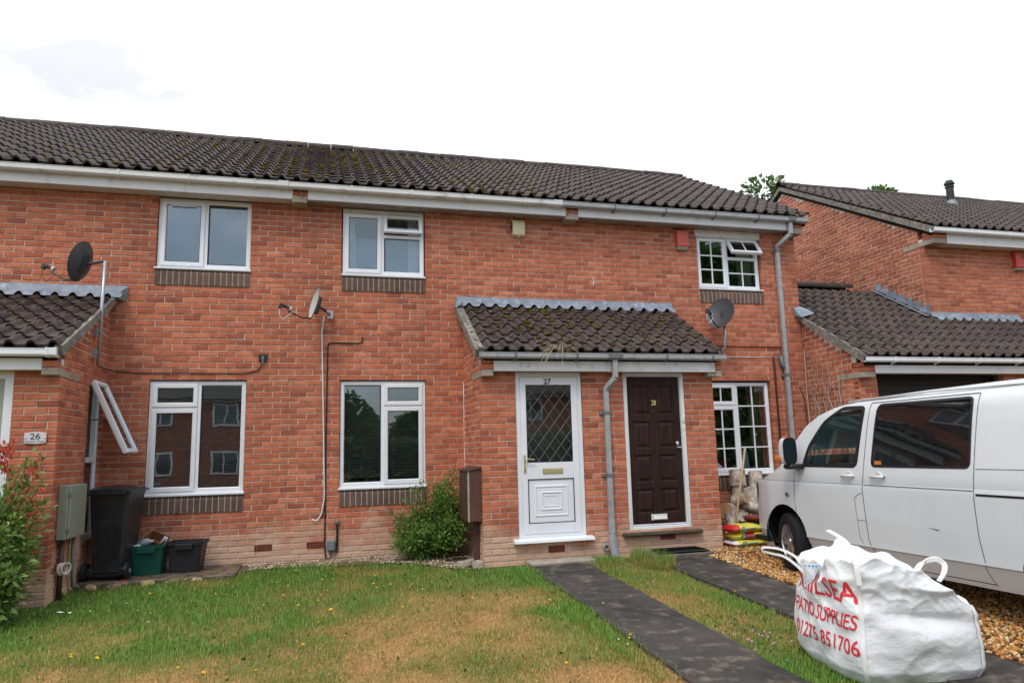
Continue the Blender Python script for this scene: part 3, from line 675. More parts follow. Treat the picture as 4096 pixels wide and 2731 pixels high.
        curtain(up, ((L(.86), L(1.16)), (L(.86), L(1.16))), 3.93, 4.8, .20, CURTG, .055); curtain(up, ((L(.0), L(.05)), (L(.0), L(.05))), 3.93, 4.8, .2, CURTG)
        lo = window(H, L(.015), L(1.185), .934, 2.38, .06, [(L(.575), .98, 2.35)], [(2.0, L(.05), L(.57))], [(L(.035), L(.562), 2.012, 2.345, (2, 1)), (L(.035), L(.562), .955, 1.99, (2, 3))], [(L(.618), L(1.13), 1.0, 2.325, (2, 4))])
        curtain(lo, ((L(.93), L(1.18)), (L(.90), L(1.16))), .95, 2.38, .24, mat('olive_drape', (.13, .11, .055), .9, .2, 9), .06)
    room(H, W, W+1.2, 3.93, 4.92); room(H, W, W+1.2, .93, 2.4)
    if hi == 2:
        B = MB(); sqpipe(B, [(9.72, -.30, 5.03), (9.72, -.30, 4.83), (9.60, -.062, 4.67), (9.60, -.062, -.1)], .066)
        dp = B.build('downpipe', GUTG, H)
        for z in (4.60, 2.49): 
            B = MB(); B.box(9.562, 9.638, -.10, -.024, z-.03, z+.03, 0, .004); B.box(9.53, 9.67, -.026, -.004, z-.018, z+.018); B.build('pipe_clip', GUTD, dp)
# ------------------------------------------------------------------ the right-hand house (gable towards us) and its garage
GX = 12.74
RH = thing('gabled_house', 'brick house on the right with a gable end, stepped lead flashing and a black flue', 'house', (16.5, 3.85, -.02))
def gtop(u): return 5.09+.549*(u+.25) if u < 3.85 else 5.09+.549*(7.95-u)
B = MB(); core(B, GX+.006, 21, -.3, 5.0, [(15.12, 16.32, 3.905, 4.93)])
B.add([(GX+.006, .11, -.3), (GX+.006, 7.7, -.3), (GX+.006, 7.7, 4.98), (GX+.006, 3.85, gtop(3.85)-.05), (GX+.006, .11, 5.15)]+[(GX+.11, y, z) for y, z in ((.11, -.3), (7.7, -.3), (7.7, 4.98), (3.85, gtop(3.85)-.05), (.11, 5.15))], [(4, 3, 2, 1, 0), (5, 6, 7, 8, 9)])
rw = B.build('wall', MORT, RH)
ents = lay(GX, 18.0, 3.30, 4.88, [(15.12, 16.32, 3.905, 4.93), (15.12, 16.32, 3.68, 3.905)], lambda u: (u, 0), 0, 1)
ents += lay(.112, 7.7, 3.38, 7.6, [], lambda u: (GX, u), R(-90), 0, gtop)
brick_up(ents, rw)
B = MB(); B.prism([(-.27, 5.10), (3.85, 7.365), (7.95, 5.10), (7.95, 5.0), (3.85, 7.26), (-.22, 5.0)], GX-.02, 21); rrf = B.build('roof', DARK, RH, fix=True)
pieces('tile', tiles(GX-.06, 21.14, -.315, 5.134, TAN, 16, .2985), TP, rrf, 300, 'tiling'); ridge_tiles(rrf, GX-.07, 21, 3.86, 7.452)
B = MB(); B.quad((GX-.06, 3.86, 7.46), (21, 3.86, 7.46), (21, 8.05, 5.16), (GX-.06, 8.05, 5.16)); B.build('rear_slope', TILE, rrf)
B = MB(); B.prism([(-.31, 5.14), (3.86, 7.435), (3.86, 7.335), (-.26, 5.035)], GX-.055, GX+.0); B.build('verge', VERGE, rrf, fix=True); B = MB(); B.prism([(8.03, 5.14), (3.86, 7.435), (3.86, 7.335), (7.98, 5.035)], GX-.055, GX)
B.build('verge', VERGE, rrf, fix=True)
moss_on(rrf, GX, 20, -.315, 5.14, TAN, 4.7, 220, .024, 77)
B = MB(); B.box(GX+.30, 21, -.242, -.222, 4.86, 5.07, 0, .004); B.build('fascia', FASC, RH)
B = MB(); B.box(GX+.30, 21, -.221, -.01, 4.862, 4.874); B.build('soffit', SOFW, RH)
gutter_run(RH, GX-.08, 21, -.246, -.352, 5.04, 5.12, UPVC, br=[13.5, 14.4, 15.3], brm=UPVC)
B = MB(); B.box(GX-.004, GX+.29, -.236, -.002, 4.862, 4.955, 0, .006); B.box(GX-.009, GX+.09, .0, .46, 4.862, 4.955, 0, .004); cb = B.build('corbel', CONC, RH)
for q in range(2):
    o = bpy.data.objects.new('brick', BP[0]); COL.objects.link(o); o.parent = cb; o.location = (GX+.145, -.236, 4.993+q*.073); o.scale = (.29/.215, 1, .95)
    for y in (-.115,): 
        o = bpy.data.objects.new('brick', BP[0]); COL.objects.link(o); o.parent = cb; o.location = (GX-.003, y, 4.993+q*.073); o.rotation_euler = (0, 0, R(-90)); o.scale = (1.08, 1, .95)
up = window(RH, 15.125, 16.315, 3.935, 4.872, .04, [(15.72, 3.98, 4.83)], (), [(15.17, 15.70, 3.96, 4.84)], [(15.77, 16.26, 4.0, 4.81)]); room(RH, 15.125, 16.315, 3.93, 4.88)
brick_sill(RH, 15.12, 16.32, 3.68)
fx, fy = 16.62, 2.80; fz = 5.16+TAN*(fy+.3)
B = MB(); B.lathe([(.085, 0), (.085, .44), (.105, .45), (.105, .47), (.085, .48), (.085, .50), (.115, .52), (.115, .56), (.09, .58), (.08, .62), (.0, .64)], 16, T=at(fx, fy, fz)); fl = B.build('flue', BLK, RH, smooth=False)
B = MB(); B.lathe([(.24, -.10), (.13, .0), (.092, .12), (.088, .13)], 14, T=at(fx, fy, fz)); B.build('flue_collar', LEAD, fl)
# garage
GR = thing('brick_garage', 'low brick garage between the two houses with a dark open doorway and dead vine stems', 'garage', (12.5, -.3, -.02))
GT = .60; gz = lambda y: 2.655+GT*(y+1.42)
B = MB(); core(B, 10.006, 17, -.35, 2.56, [(10.34, 12.80, -.36, 2.39)], -1.190, -1.09)
B.add([(10.006, -1.19, -.35), (10.006, 0, -.35), (10.006, 0, gz(0)-.06), (10.006, -1.19, gz(-1.19)-.06), (10.11, -1.19, -.35), (10.11, 0, -.35), (10.11, 0, gz(0)-.06), (10.11, -1.19, gz(-1.19)-.06)], [(0, 1, 2, 3), (7, 6, 5, 4)])
gw = B.build('wall', MORT, GR)
e = lay(10.0, 16.0, -.05, 2.5, [(10.34, 12.80, -.36, 2.39)], lambda u: (u, -1.2), 0, 1)+lay(-1.09, -.01, -.05, 3.6, [], lambda u: (10.0, u), R(-90), 0, lambda u: gz(u)-.05)
brick_up(e, gw)
B = MB(); B.prism([(-1.39, 2.585), (1.3, gz(1.3)-.05), (4.0, gz(1.3)-1.7), (1.3, gz(1.3)-.15), (-1.33, 2.50)], 10.01, GX); B.prism([(-1.39, 2.585), (-.01, gz(0)-.05), (-.01, gz(0)-.15), (-1.33, 2.50)], GX, 17); grf = B.build('roof', DARK, GR, fix=True)
gt = tiles(9.97, 12.77, -1.445, 2.617, GT, 11, .288)+tiles(12.77, 17.17, -1.445, 2.617, GT, 6, .288, lambda x, y, z: y < -.1)
pieces('tile', gt, TP, grf, 300, 'tiling'); ridge_tiles(grf, 10.0, 12.2, 1.32, gz(1.3)+.075)
moss_on(grf, 10, 16, -1.445, 2.63, GT, 2.9, 200, .026, 91, lambda x, y, z: x < GX or y < -.1)
B = MB(); B.prism([(-1.45, 2.645), (.0, gz(0)+.015), (.0, gz(0)-.085), (-1.38, 2.545)], 9.945, 10.0); B.build('verge', VERGE, grf, fix=True)
B = MB(); B.box(10.21, 17, -1.335, -1.315, 2.385, 2.57, 0, .004); B.box(10.21, 17, -1.315, -1.19, 2.388, 2.40); B.build('fascia', FASC, GR)
gutter_run(GR, 9.96, 17, -1.338, -1.445, 2.545, 2.62, UPVC, br=[10.5, 11.3, 12.1, 12.9], brm=UPVC)
B = MB(); B.box(10.0-.004, 10.205, -1.33, -1.19, 2.325, 2.41, 0, .006); B.box(9.992, 10.09, -1.19, -.78, 2.325, 2.41, 0, .004); cb = B.build('corbel', CONC, GR)
for q in range(2):
    for y_, rz, sx, xx in ((-1.33, 0, .205/.215, 10.102), (-1.22, R(-90), 1.0, 9.997)):
        o = bpy.data.objects.new('brick', BP[0]); COL.objects.link(o); o.parent = cb; o.location = (xx, y_, 2.448+q*.073); o.rotation_euler = (0, 0, rz); o.scale = (sx, 1, .95)
# timber-lined dark doorway, up-and-over door pushed up
B = MB()
for k in range(9): B.box(10.345, 12.795, -1.02-.002*(k % 2), -1.0, 1.66+k*.082, 1.66+k*.082+.076)
B.box(10.36, 12.78, -1.0, -.98, -.3, 2.42); B.build('garage_door', mat('black_brown_door', (.014, .012, .011), .5, .2, 8), GR)
# lead: stepped flashing up the gable, apron along the house front
B = MB(); n = 7
for k in range(n):
    y0_, y1_ = 1.25-k*.18, 1.25-(k+1)*.18; z0_, z1_ = gz(y0_)+.05, gz(y1_)+.05
    B.add([(GX-.012, y0_, z0_), (GX-.012, y1_, z1_), (GX-.012, y1_+.015, z1_+.24), (GX-.016, y0_, z0_+.10)], [(0, 1, 2, 3)])
    B.add([(GX-.013, y0_, z0_), (GX-.013, y1_, z1_), (GX-.15, y1_-.01, z1_+.02), (GX-.15, y0_-.01, z0_+.02)], [(0, 1, 2, 3)])
B.build('stepped_flashing', LEAD, GR)
def apron(parent, x0, x1, zt, ybot, zbot, ph, name='lead_flashing', y0=0.):
    n = int((x1-x0)/.02); V = []; rows = [(y0-.010, zt, 0), (y0-.014, zt-.012, 0), (y0-.035, zbot+(zt-zbot)*.50, .0), (ybot+.03, zbot+.048, .25), (ybot, zbot, .95)]
    for j, (y, z, k) in enumerate(rows):
        for i in range(n+1):
            x = x0+(x1-x0)*i/n; q = ((x-ph) % .2); pz_ = float(np.interp(q, [a for a, b in TPROF[1:-1]], [b for a, b in TPROF[1:-1]]))
            V.append((x+random.uniform(-.001, .001), y+random.uniform(-.002, .002)*(j > 1), z+pz_*k+random.uniform(-.002, .002)*(j > 1)))
    w = n+1; F = [(j*w+i, j*w+i+1, (j+1)*w+i+1, (j+1)*w+i) for j in range(4) for i in range(n)]
    B = MB(); B.add(V, F); return B.build(name, LEAD, parent, smooth=True)
apron(GR, GX-.02, 14.75, 3.645, -.13, gz(-.13)+.045, 12.77)
B = MB(); B.add([(9.86, -.014, 3.64), (10.01, -.014, 3.66), (10.02, -.10, 3.57), (9.91, -.14, 3.45), (10.16, -.16, 3.52), (10.16, .04, 3.64), (9.88, -.012, 3.50)], [(0, 1, 2, 3), (0, 3, 6), (2, 1, 5, 4), (3, 2, 4)]); B.build('lead_soaker', LEAD, GR)
# ================================================================== the shared porch (27 and 28)
PX0, PX1, PY = 4.17, 7.53, -1.2
PT = .60; pz_ = lambda y: 2.66+PT*(y+1.42)
PO = thing('brick_porch', 'shared brick porch holding the white door and the dark brown door', 'porch', ((PX0+PX1)/2, -.6, -.05), group='brick porches')
D27 = (4.63, 5.56, .245, 2.40); D28 = (6.155, 7.08, .30, 2.40)
PV = [(5.02, 5.235, .075, .15), (6.60, 6.815, .15, .225)]
B = MB(); core(B, PX0+.006, PX1-.006, -.35, 2.56, [D27, D28]+PV, PY+.010, PY+.10)
for x in (PX0, PX1-.1): B.add([(x+.006, PY+.1, -.35), (x+.006, -.001, -.35), (x+.006, -.001, pz_(0)-.06), (x+.006, PY+.1, pz_(PY+.1)-.06), (x+.094, PY+.1, -.35), (x+.094, -.001, -.35), (x+.094, -.001, pz_(0)-.06), (x+.094, PY+.1, pz_(PY+.1)-.06)], [(0, 1, 2, 3), (7, 6, 5, 4), (0, 3, 7, 4)])
pw = B.build('wall', MORT, PO)
e = lay(PX0, PX1, -.15, 2.5, [D27, D28]+PV, lambda u: (u, PY), 0, 0)
e += lay(PY+.10, -.012, -.15, 3.6, [], lambda u: (PX0, u), R(-90), 1, lambda u: pz_(u)-.05)
e += lay(PY+.10, -.012, -.15, 3.6, [], lambda u: (PX1, u), R(90), 1, lambda u: pz_(u)-.05)
brick_up(e, pw)
for v in PV: air_brick(pw, *v, PY)
# roof
B = MB(); B.prism([(-1.39, 2.59), (-.012, pz_(0)-.05), (-.012, pz_(0)-.16), (-1.33, 2.50)], PX0+.01, PX1-.01); prf = B.build('roof', DARK, PO, fix=True)
pieces('tile', tiles(4.10, 7.56, -1.44, 2.622, PT, 6, .276), TP, prf, 300, 'tiling')
moss_on(prf, 4.12, 7.55, -1.44, 2.64, PT, 1.6, 420, .030, 51)
r_ = np.random.default_rng(3); n = 46; x = 4.25+r_.random(n)*3.2; d = r_.random(n)*1.5; a = math.atan(PT)
tag(blobs('pale_debris', np.stack([x, -1.44+d*math.cos(a)-.02, 2.645+d*math.sin(a)+.040], 1), np.stack([.008+r_.random(n)*.020, .006+r_.random(n)*.010, .004+0*x], 1), mat('pale_flakes', (.62, .56, .50), .8), prf, rot=None), kind='stuff')
B = MB(); B.prism([(-1.455, 2.652), (-.01, pz_(0)+.02), (-.01, pz_(0)-.07), (-1.40, 2.56)], 4.055, 4.165); B.build('verge', VERGE, prf, fix=True); B = MB(); B.prism([(-1.42, 2.64), (-.01, pz_(0)), (-.01, pz_(0)-.07), (-1.38, 2.56)], PX1-.005, PX1+.05); B.build('verge', VERGE, prf, fix=True)
apron(PO, 4.095, 7.60, 3.648, -.135, pz_(-.135)+.048, 4.10)
B = MB(); B.add([(4.09, -.012, 3.65), (4.16, -.10, 3.60), (4.13, -.20, 3.50), (4.05, -.17, 3.44), (4.045, -.02, 3.50)], [(0, 1, 2), (0, 2, 3), (0, 3, 4)]); B.build('lead_soaker', LEAD, PO)
# eaves
B = MB(); B.box(4.31, 5.873, -1.345, -1.325, 2.388, 2.575, 0, .004); B.box(5.877, 7.505, -1.345, -1.325, 2.386, 2.574, 0, .004); B.build('fascia', FASCO, PO)
B = MB(); B.box(4.31, 7.505, -1.325, PY-.003, 2.40, 2.412); B.build('soffit', SOFB, PO)
pg = gutter_run(PO, 4.10, 7.625, -1.348, -1.455, 2.545, 2.622, GUTG, br=[4.58, 5.42, 6.72, 7.42], brm=GUTD, unions=[(5.965, .20)])
for xx, xa, xb in ((4.24, PX0-.006, 4.305), (7.46, 7.51, PX1+.075)):
    xa, xb = (xa, xb); B = MB(); B.box(xa, xb, -1.345, PY-.002, 2.325, 2.412, 0, .006)
    if xx < 5: B.box(xa-.002, xa+.08, PY-.002, -.72, 2.325, 2.41, 0, .004)
    else: B.box(7.40, xa, -1.32, PY-.002, 2.33, 2.405, 0, .006)
    cb = B.build('corbel', CONC, PO)
    for q in range(2):
        o = bpy.data.objects.new('brick', BP[3]); COL.objects.link(o); o.parent = cb; o.location = ((xa+xb)/2, -1.345, 2.449+q*.073); o.scale = ((xb-xa)/.1025, 1, .96)
        if xx < 5:
            o = bpy.data.objects.new('brick', BP[3]); COL.objects.link(o); o.parent = cb; o.location = (xa+.001, -1.29, 2.449+q*.073); o.rotation_euler = (0, 0, R(-90)); o.scale = (1.1, 1, .96)
B = MB(); sqpipe(B, [(5.965, -1.40, 2.56), (5.965, -1.40, 2.30), (5.875, -1.262, 2.16), (5.875, -1.262, .40)], .066)
sqpipe(B, [(5.875, -1.262, .44), (5.875, -1.262, .27), (5.90, -1.30, -.03)], .074)
dp = B.build('downpipe', GUTG, PO)
for z in (1.84, 1.02):
    B = MB(); B.box(5.835, 5.915, -1.30, -1.226, z-.025, z+.025, 0, .004); B.box(5.79, 5.955, -1.228, -1.203, z-.02, z+.02); B.build('pipe_clip', GUTD, dp)
B = MB(); B.lathe([(.04, 0), (.04, .05), (.03, .05), (.03, .02)], 12, T=at(5.80, -1.20, .10) @ Matrix.Rotation(R(90), 4, 'X')); B.build('waste_outlet', GUTG, pw)
B = MB(); B.box(4.168, 4.21, -.045, -.012, .95, 2.38, 0, .006); B.build('trunking', UPVC, PO)
# white door 27
DW = mat('white_door_panel', (.74, .765, .80), .3, .03, 4, .5, col2=(.60, .59, .56), c2=(.66, .85))
x0, x1, z0, z1 = D27; yf = PY+.022
B = MB(); B.ring(x0+.006, x1-.006, z0+.02, z1-.004, fprof(yf, .062)); dfr = B.build('door_frame', UPVC, PO)
B = MB(); a, b, c, d = x0+.07, x1-.07, z0+.065, z1-.07
P_ = [(0, yf+.03), (0, yf-.002), (.006, yf-.008), (.092, yf-.008), (.10, yf+.004), (.10, yf+.03)]
gl0, gl1, gz0, gz1 = a+.075, b-.085, 1.21, 2.225
# leaf: stiles and rails round the glass, panel below
B.box(a, gl0, yf-.008, yf+.03, c, d, 0, .004); B.box(gl1, b, yf-.0085, yf+.03, c, d, 0, .004)
B.box(gl0+.001, gl1-.001, yf-.0078, yf+.03, gz1, d-.001, 0, .003); B.box(gl0+.001, gl1-.001, yf-.0078, yf+.03, 1.0, gz0, 0, .003); B.box(gl0+.001, gl1-.001, yf-.0078, yf+.03, c+.001, c+.13, 0, .003)
leaf = B.build('door', DW, PO)
B = MB(); q0, q1, qz0, qz1 = gl0+.002, gl1-.002, c+.132, .998; B.box(q0, q1, yf+.002, yf+.02, qz0, qz1)
for k, (ins, yy) in enumerate(((.085, -.006), (.125, .0), (.165, -.008), (.205, -.002))):
    B.ring(q0+ins, q1-ins, qz0+ins*.95, qz1-ins*.95, [(0, yf+.003), (.004, yf+yy), (.020, yf+yy-.002), (.026, yf+.003)])
B.build('door_panel', DW, leaf)
B = MB(); B.ring(q0, q1, qz0, qz1, [(-.001, yf-.0085), (.007, yf-.0085), (.009, yf+.003)]); B.build('panel_gasket', BLK, leaf)
pane(leaf, gl0, gl1, gz0, gz1, yf+.006)
B = MB(); W_, H_ = gl1-gl0, gz1-gz0; st = .148; s = H_/W_; sx = W_/4.05; sz = H_/5.15
def clipseg(p, q):
    t0, t1 = 0., 1.; d_ = (q[0]-p[0], q[1]-p[1])
    for a_, b_, lo, hi in ((p[0], d_[0], gl0, gl1), (p[1], d_[1], gz0, gz1)):
        if abs(b_) < 1e-9: continue
        u, v = (lo-a_)/b_, (hi-a_)/b_; t0 = max(t0, min(u, v)); t1 = min(t1, max(u, v))
    return (None if t1 <= t0 else ((p[0]+d_[0]*t0, p[1]+d_[1]*t0), (p[0]+d_[0]*t1, p[1]+d_[1]*t1)))
xm = (gl0+gl1)/2
for k in range(-12, 13):
    for sg in (1, -1):
        p = (xm+k*sx-sg*8*sx, gz1-8*sz); q = (xm+k*sx+sg*8*sx, gz1+8*sz)
        cs = clipseg(p, q)
        if cs: B.tube([(cs[0][0], yf+.005, cs[0][1]), (cs[1][0], yf+.005, cs[1][1])], .0048, 6)
B.build('lead_lattice', LEADLINE, leaf)
B = MB(); B.box(4.975, 5.255, yf-.018, yf-.006, 1.062, 1.135, 0, .005); B.box(4.99, 5.24, yf-.024, yf-.016, 1.075, 1.125, 0, .004); B.build('letterbox', GOLD, leaf)
B = MB(); B.box(a+.022, a+.052, yf-.018, yf-.007, 1.075, 1.315, 0, .004); B.tube([(a+.037, yf-.015, 1.262), (a+.037, yf-.055, 1.262), (a+.05, yf-.06, 1.262), (a+.155, yf-.056, 1.252)], .008, 8); B.box(a+.032, a+.042, yf-.020, yf-.016, 1.10, 1.13, 1); B.build('door_handle', [GOLD, DARK], leaf)
text('house_number', '27', .098, mat('black_numeral', (.02, .02, .022), .4), leaf, at(5.075, yf-.010, 2.266) @ FACE_Y, .002, bold=.0022)
B = MB(); B.prism([(PY+.05, .268), (PY-.03, .255), (PY-.095, .240), (PY-.10, .212), (PY+.05, .212)], 4.555, 5.625); B.build('door_sill', UPVC, dfr, fix=True)
# dark door 28
WF = mat('chipped_white_paint', (.66, .66, .655), .55, .06, 7, .3, col2=(.34, .31, .28), c2=(.60, .78), stretch=(2, 2, .5))
x0, x1, z0, z1 = D28; yf = PY+.012
B = MB(); B.ring(x0+.004, x1-.004, z0-.04, z1-.002, [(0, yf+.09), (0, yf+.002), (.004, yf-.004), (.052, yf-.004), (.06, yf+.006), (.06, yf+.09)]); dfr = B.build('door_frame', WF, PO)
a, b, c, d = x0+.066, x1-.066, z0+.035, z1-.066; yd = yf+.035
B = MB(); B.box(a, b, yd+.022, yd+.045, c, d)
cw = (b-a); cols = [(a+.075, a+cw*.5-.045), (a+cw*.5+.045, b-.075)]; rws = [(d-.525, d-.115), (d-.98, d-.605), (d-1.435, d-1.06), (d-1.845, d-1.515)]
xs_ = [a, cols[0][0], cols[0][1], cols[1][0], cols[1][1], b]; zs_ = [c]+[v for r0, r1 in reversed(rws) for v in (r0, r1)]+[d]
for i in (0, 2, 4): B.box(xs_[i], xs_[i+1], yd, yd+.03, c, d, 0, .002)
for i in range(0, len(zs_), 2):
    for j in (0, 1): B.box(cols[j][0]-.001, cols[j][1]+.001, yd+.0008, yd+.03, zs_[i], zs_[i+1], 0, .002)
leaf = B.build('door', WOODD, PO)
for r0, r1 in rws:
    for q0, q1 in cols:
        B = MB(); B.ring(q0, q1, r0, r1, [(0, yd+.001), (.012, yd+.005), (.018, yd+.016), (.024, yd+.018), (.062, yd+.004), (.066, yd+.003)]); w_ = .066
        B.quad((q0+w_, yd+.003, r0+w_), (q1-w_, yd+.003, r0+w_), (q1-w_, yd+.003, r1-w_), (q0+w_, yd+.003, r1-w_)); B.build('door_panel', WOODD, leaf)
text('house_number', '28', .100, mat('brass_numeral', (.75, .62, .30), .35, .1, 30, .5, metal=.4), leaf, at((a+b)/2+.005, yd-.003, 1.975) @ FACE_Y, .002, xs=.72, bold=.0012)
B = MB(); B.lathe([(.006, 0), (.004, .003), (0, .004)], 8, T=at((a+b)/2, yd, 1.865) @ Matrix.Rotation(R(90), 4, 'X')); B.build('door_stud', CHROME, leaf)
B = MB(); B.box(6.50, 6.735, yd-.010, yd, .40, .478, 0, .003); B.add([(6.53, yd-.012, .462), (6.715, yd-.012, .462), (6.72, yd-.04, .415), (6.525, yd-.04, .415)], [(0, 1, 2, 3)]); B.box(6.527, 6.718, yd-.016, yd-.01, .41, .464); B.build('letter_plate', mat('white_letter_plate', (.60, .60, .585), .4), leaf)
B = MB(); B.lathe([(.0, .026), (.012, .026), (.026, .012), (.028, 0)], 16, T=at(b-.062, yd, 1.42) @ Matrix.Rotation(R(90), 4, 'X')); B.box(b-.085, b-.02, yd-.035, yd-.006, 1.355, 1.375); B.build('door_lock', CHROME, leaf)
B = MB(); B.box(a, b, yd-.04, yd+.03, z0-.03, z0+.03, 0, .006); B.box(a+.005, b-.005, yd-.012, yd+.0, z0+.038, z0+.052); B.build('threshold', UPVC, dfr)
B = MB(); B.box(6.05, 7.20, PY-.085, PY+.05, .215, .262, 0, .012); B.build('door_sill', TIMB, dfr)
B = MB(); B.box(x1-.052, x1-.022, yf-.024, yf-.003, 1.70, 1.80, 0, .008); B.lathe([(.011, 0), (.011, .004), (0, .005)], 12, T=at(x1-.037, yf-.024, 1.765) @ Matrix.Rotation(R(90), 4, 'X'), m=0); B.box(x1-.048, x1-.030, yf-.016, yf-.003, 1.60, 1.665, 0, .004); B.build('doorbell', UPVC, dfr)

# ================================================================== the left porch (26)
LX, LY = -.50, -1.68; LT = .48; lz = lambda y: 2.575+LT*(y+1.90)
LP = thing('brick_porch', 'brick porch of number 26 with its side window swung open', 'porch', (-1.3, -.85, -.05), group='brick porches')
DL = (-1.95, -.93, -.1, 2.34); SWN = (-.67, -.13, .46, 2.36)
B = MB(); core(B, -2.6, LX-.006, -.35, 2.46, [DL], LY+.010, LY+.1)
TX = Matrix.Translation((LX, 0, 0)) @ Matrix.Rotation(R(90), 4, 'Z')            # local x -> +y, local -y -> +x
core(B, LY+.1, -.001, -.35, 2.56, [SWN], .010, .1, T=TX)
B.add([(LX-.006, LY+.1, 2.56), (LX-.006, -.001, 2.56), (LX-.006, -.001, lz(0)-.06), (LX-.006, -1.4, lz(-1.4)-.06), (LX-.1, LY+.1, 2.56), (LX-.1, -.001, 2.56), (LX-.1, -.001, lz(0)-.06), (LX-.1, -1.4, lz(-1.4)-.06)], [(3, 2, 1, 0), (4, 5, 6, 7)])
lw = B.build('wall', MORT, LP)
e = lay(-2.6, LX, -.15, 2.42, [DL], lambda u: (u, LY), 0, 0)+lay(LY+.10, -.012, -.15, 3.5, [SWN], lambda u: (LX, u), R(90), 1, lambda u: lz(u)-.05)
brick_up(e, lw)
B = MB(); B.prism([(-1.87, 2.51), (-.012, lz(0)-.05), (-.012, lz(0)-.15), (-1.80, 2.43)], -2.7, LX-.01); lrf = B.build('roof', DARK, LP, fix=True)
pieces('tile', tiles(-2.66, -.46, -1.92, 2.543, LT, 7, .290), TP, lrf, 300, 'tiling')
moss_on(lrf, -2.6, -.48, -1.92, 2.555, LT, 2.0, 60, .022, 61)
B = MB(); B.prism([(-1.915, 2.57), (-.01, lz(0)+.03), (-.01, lz(0)-.07), (-1.87, 2.47)], -.505, -.425); B.build('verge', VERGE, lrf, fix=True)
apron(LP, -2.66, -.34, 3.645, -.17, lz(-.17)+.050, -2.66)
B = MB(); B.add([(-.34, -.012, 3.64), (-.30, -.012, 3.64), (-.33, -.03, 3.44), (-.40, -.12, 3.45), (-.36, -.10, 3.56)], [(0, 1, 2, 3, 4)]); B.build('lead_soaker', LEAD, LP)
B = MB(); B.box(-2.6, -.64, -1.815, -1.795, 2.325, 2.50, 0, .004); B.build('fascia', FASC, LP)
B = MB(); B.box(-2.6, -.64, -1.795, LY-.003, 2.333, 2.345); B.build('soffit', SOFW, LP)
gutter_run(LP, -2.6, -.47, -1.818, -1.925, 2.46, 2.54, UPVC, br=[-1.05], brm=UPVC, unions=[(-.53, .10)])
B = MB(); B.box(-.645, LX+.006, -1.81, LY-.002, 2.275, 2.355, 0, .006); B.box(LX-.08, LX+.004, LY-.002, -1.10, 2.27, 2.35, 0, .004); cb = B.build('corbel', CONC, LP)
for q in range(1):
    o = bpy.data.objects.new('brick', BP[3]); COL.objects.link(o); o.parent = cb; o.location = (-.57, -1.81, 2.393); o.scale = (1.4, 1, 1)
    o = bpy.data.objects.new('brick', BP[3]); COL.objects.link(o); o.parent = cb; o.location = (-.4985, -1.755, 2.393); o.rotation_euler = (0, 0, R(90)); o.scale = (1.0, 1, 1)
B = MB(); B.ring(-1.94, -.936, -.06, 2.33, [(0, LY+.09), (0, LY+.02), (.08, LY+.02), (.085, LY+.03), (.085, LY+.09)]); dfr = B.build('door_frame', UPVC, LP)
B = MB(); B.box(-1.86, -1.018, LY+.04, LY+.08, 0, 2.25); B.ring(-1.76, -1.10, 1.25, 2.12, [(0, LY+.041), (.0, LY+.034), (.03, LY+.034), (.04, LY+.041)]); B.build('door', mat('pale_sage_door', (.30, .33, .27), .5, .05, 4, .4), LP)
# tall narrow side window with a top-hung casement swung out
y0, y1, z0, z1 = SWN
B = MB(); B.ring(y0, y1, z0, z1, fprof(.03, .05), T=TX); B.box(y0+.04, y1-.04, .031, .09, 1.36, 1.42, T=TX); swf = B.build('window', UPVC, LP)
B = MB(); B.box(y0+.05, y1-.05, .05, .054, z0+.05, 1.36, T=TX); B.build('pane', GLASS, swf)
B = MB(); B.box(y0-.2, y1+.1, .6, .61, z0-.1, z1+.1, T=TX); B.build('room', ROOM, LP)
TS = Matrix.Translation((LX+.03, 0, 2.335)) @ Matrix.Rotation(R(-25), 4, 'Y') @ Matrix.Rotation(R(90), 4, 'Z'); hh = .96
B = MB(); B.ring(y0+.012, y1-.012, -hh, 0, [(.012, .045), (.012, .03), (0, .028), (0, -.012), (.006, -.018), (.048, -.018), (.058, -.004), (.058, .03), (.03, .03), (.03, .045), (.012, .045)], T=TS); sh = B.build('sash', UPVC, swf)
B = MB(); B.box(y0+.07, y1-.07, .004, .008, -hh+.058, -.058, T=TS); B.build('pane', GLASS, sh)
B = MB()
for yy in (y0+.04, y1-.05):
    p = TS @ Vector((yy, .04, -.50)); B.tube([(LX+.01, yy, 1.86), tuple(p)], .008, 6)
B.build('window_stay', BLK, swf)
# number plaque
pl = thing('number_plaque', 'clear house number plaque reading 26 on the brick beside the sage door', 'sign', (-.69, LY-.012, 1.63))
B = MB(); n = 10; pts = [(-.1+.2*k/n, .052+.010*math.sin(math.pi*k/n)) for k in range(n+1)]+[(.1-.2*k/n, -.052-.010*math.sin(math.pi*k/n)) for k in range(n+1)]
B.prism(pts, -.006, .0, 'y'); B.build('plate', mat('frosted_acrylic', (.62, .60, .60), .25, .05, 5, .6), pl, local=True)
B = MB(); [B.lathe([(.008, 0), (.008, .006), (0, .009)], 8, T=at(x_, -.006, 0) @ Matrix.Rotation(R(90), 4, 'X')) for x_ in (-.085, .085)]; B.build('fixing_screw', CHROME, pl, local=True)
BLKT = mat('black_lettering', (.02, .02, .025), .5)
for s_, sz_, zz in (('26', .088, .012), ('Staples Close', .030, -.037)):
    o = text('lettering', s_, sz_, BLKT if sz_ > .05 else mat('grey_lettering', (.22, .22, .24), .5), pl, Matrix.Translation((0, 0, 0)), .0008); o.matrix_local = Matrix.Translation((0, -.0075, zz)) @ FACE_Y @ Matrix.Diagonal((1.15, 1, 1, 1))
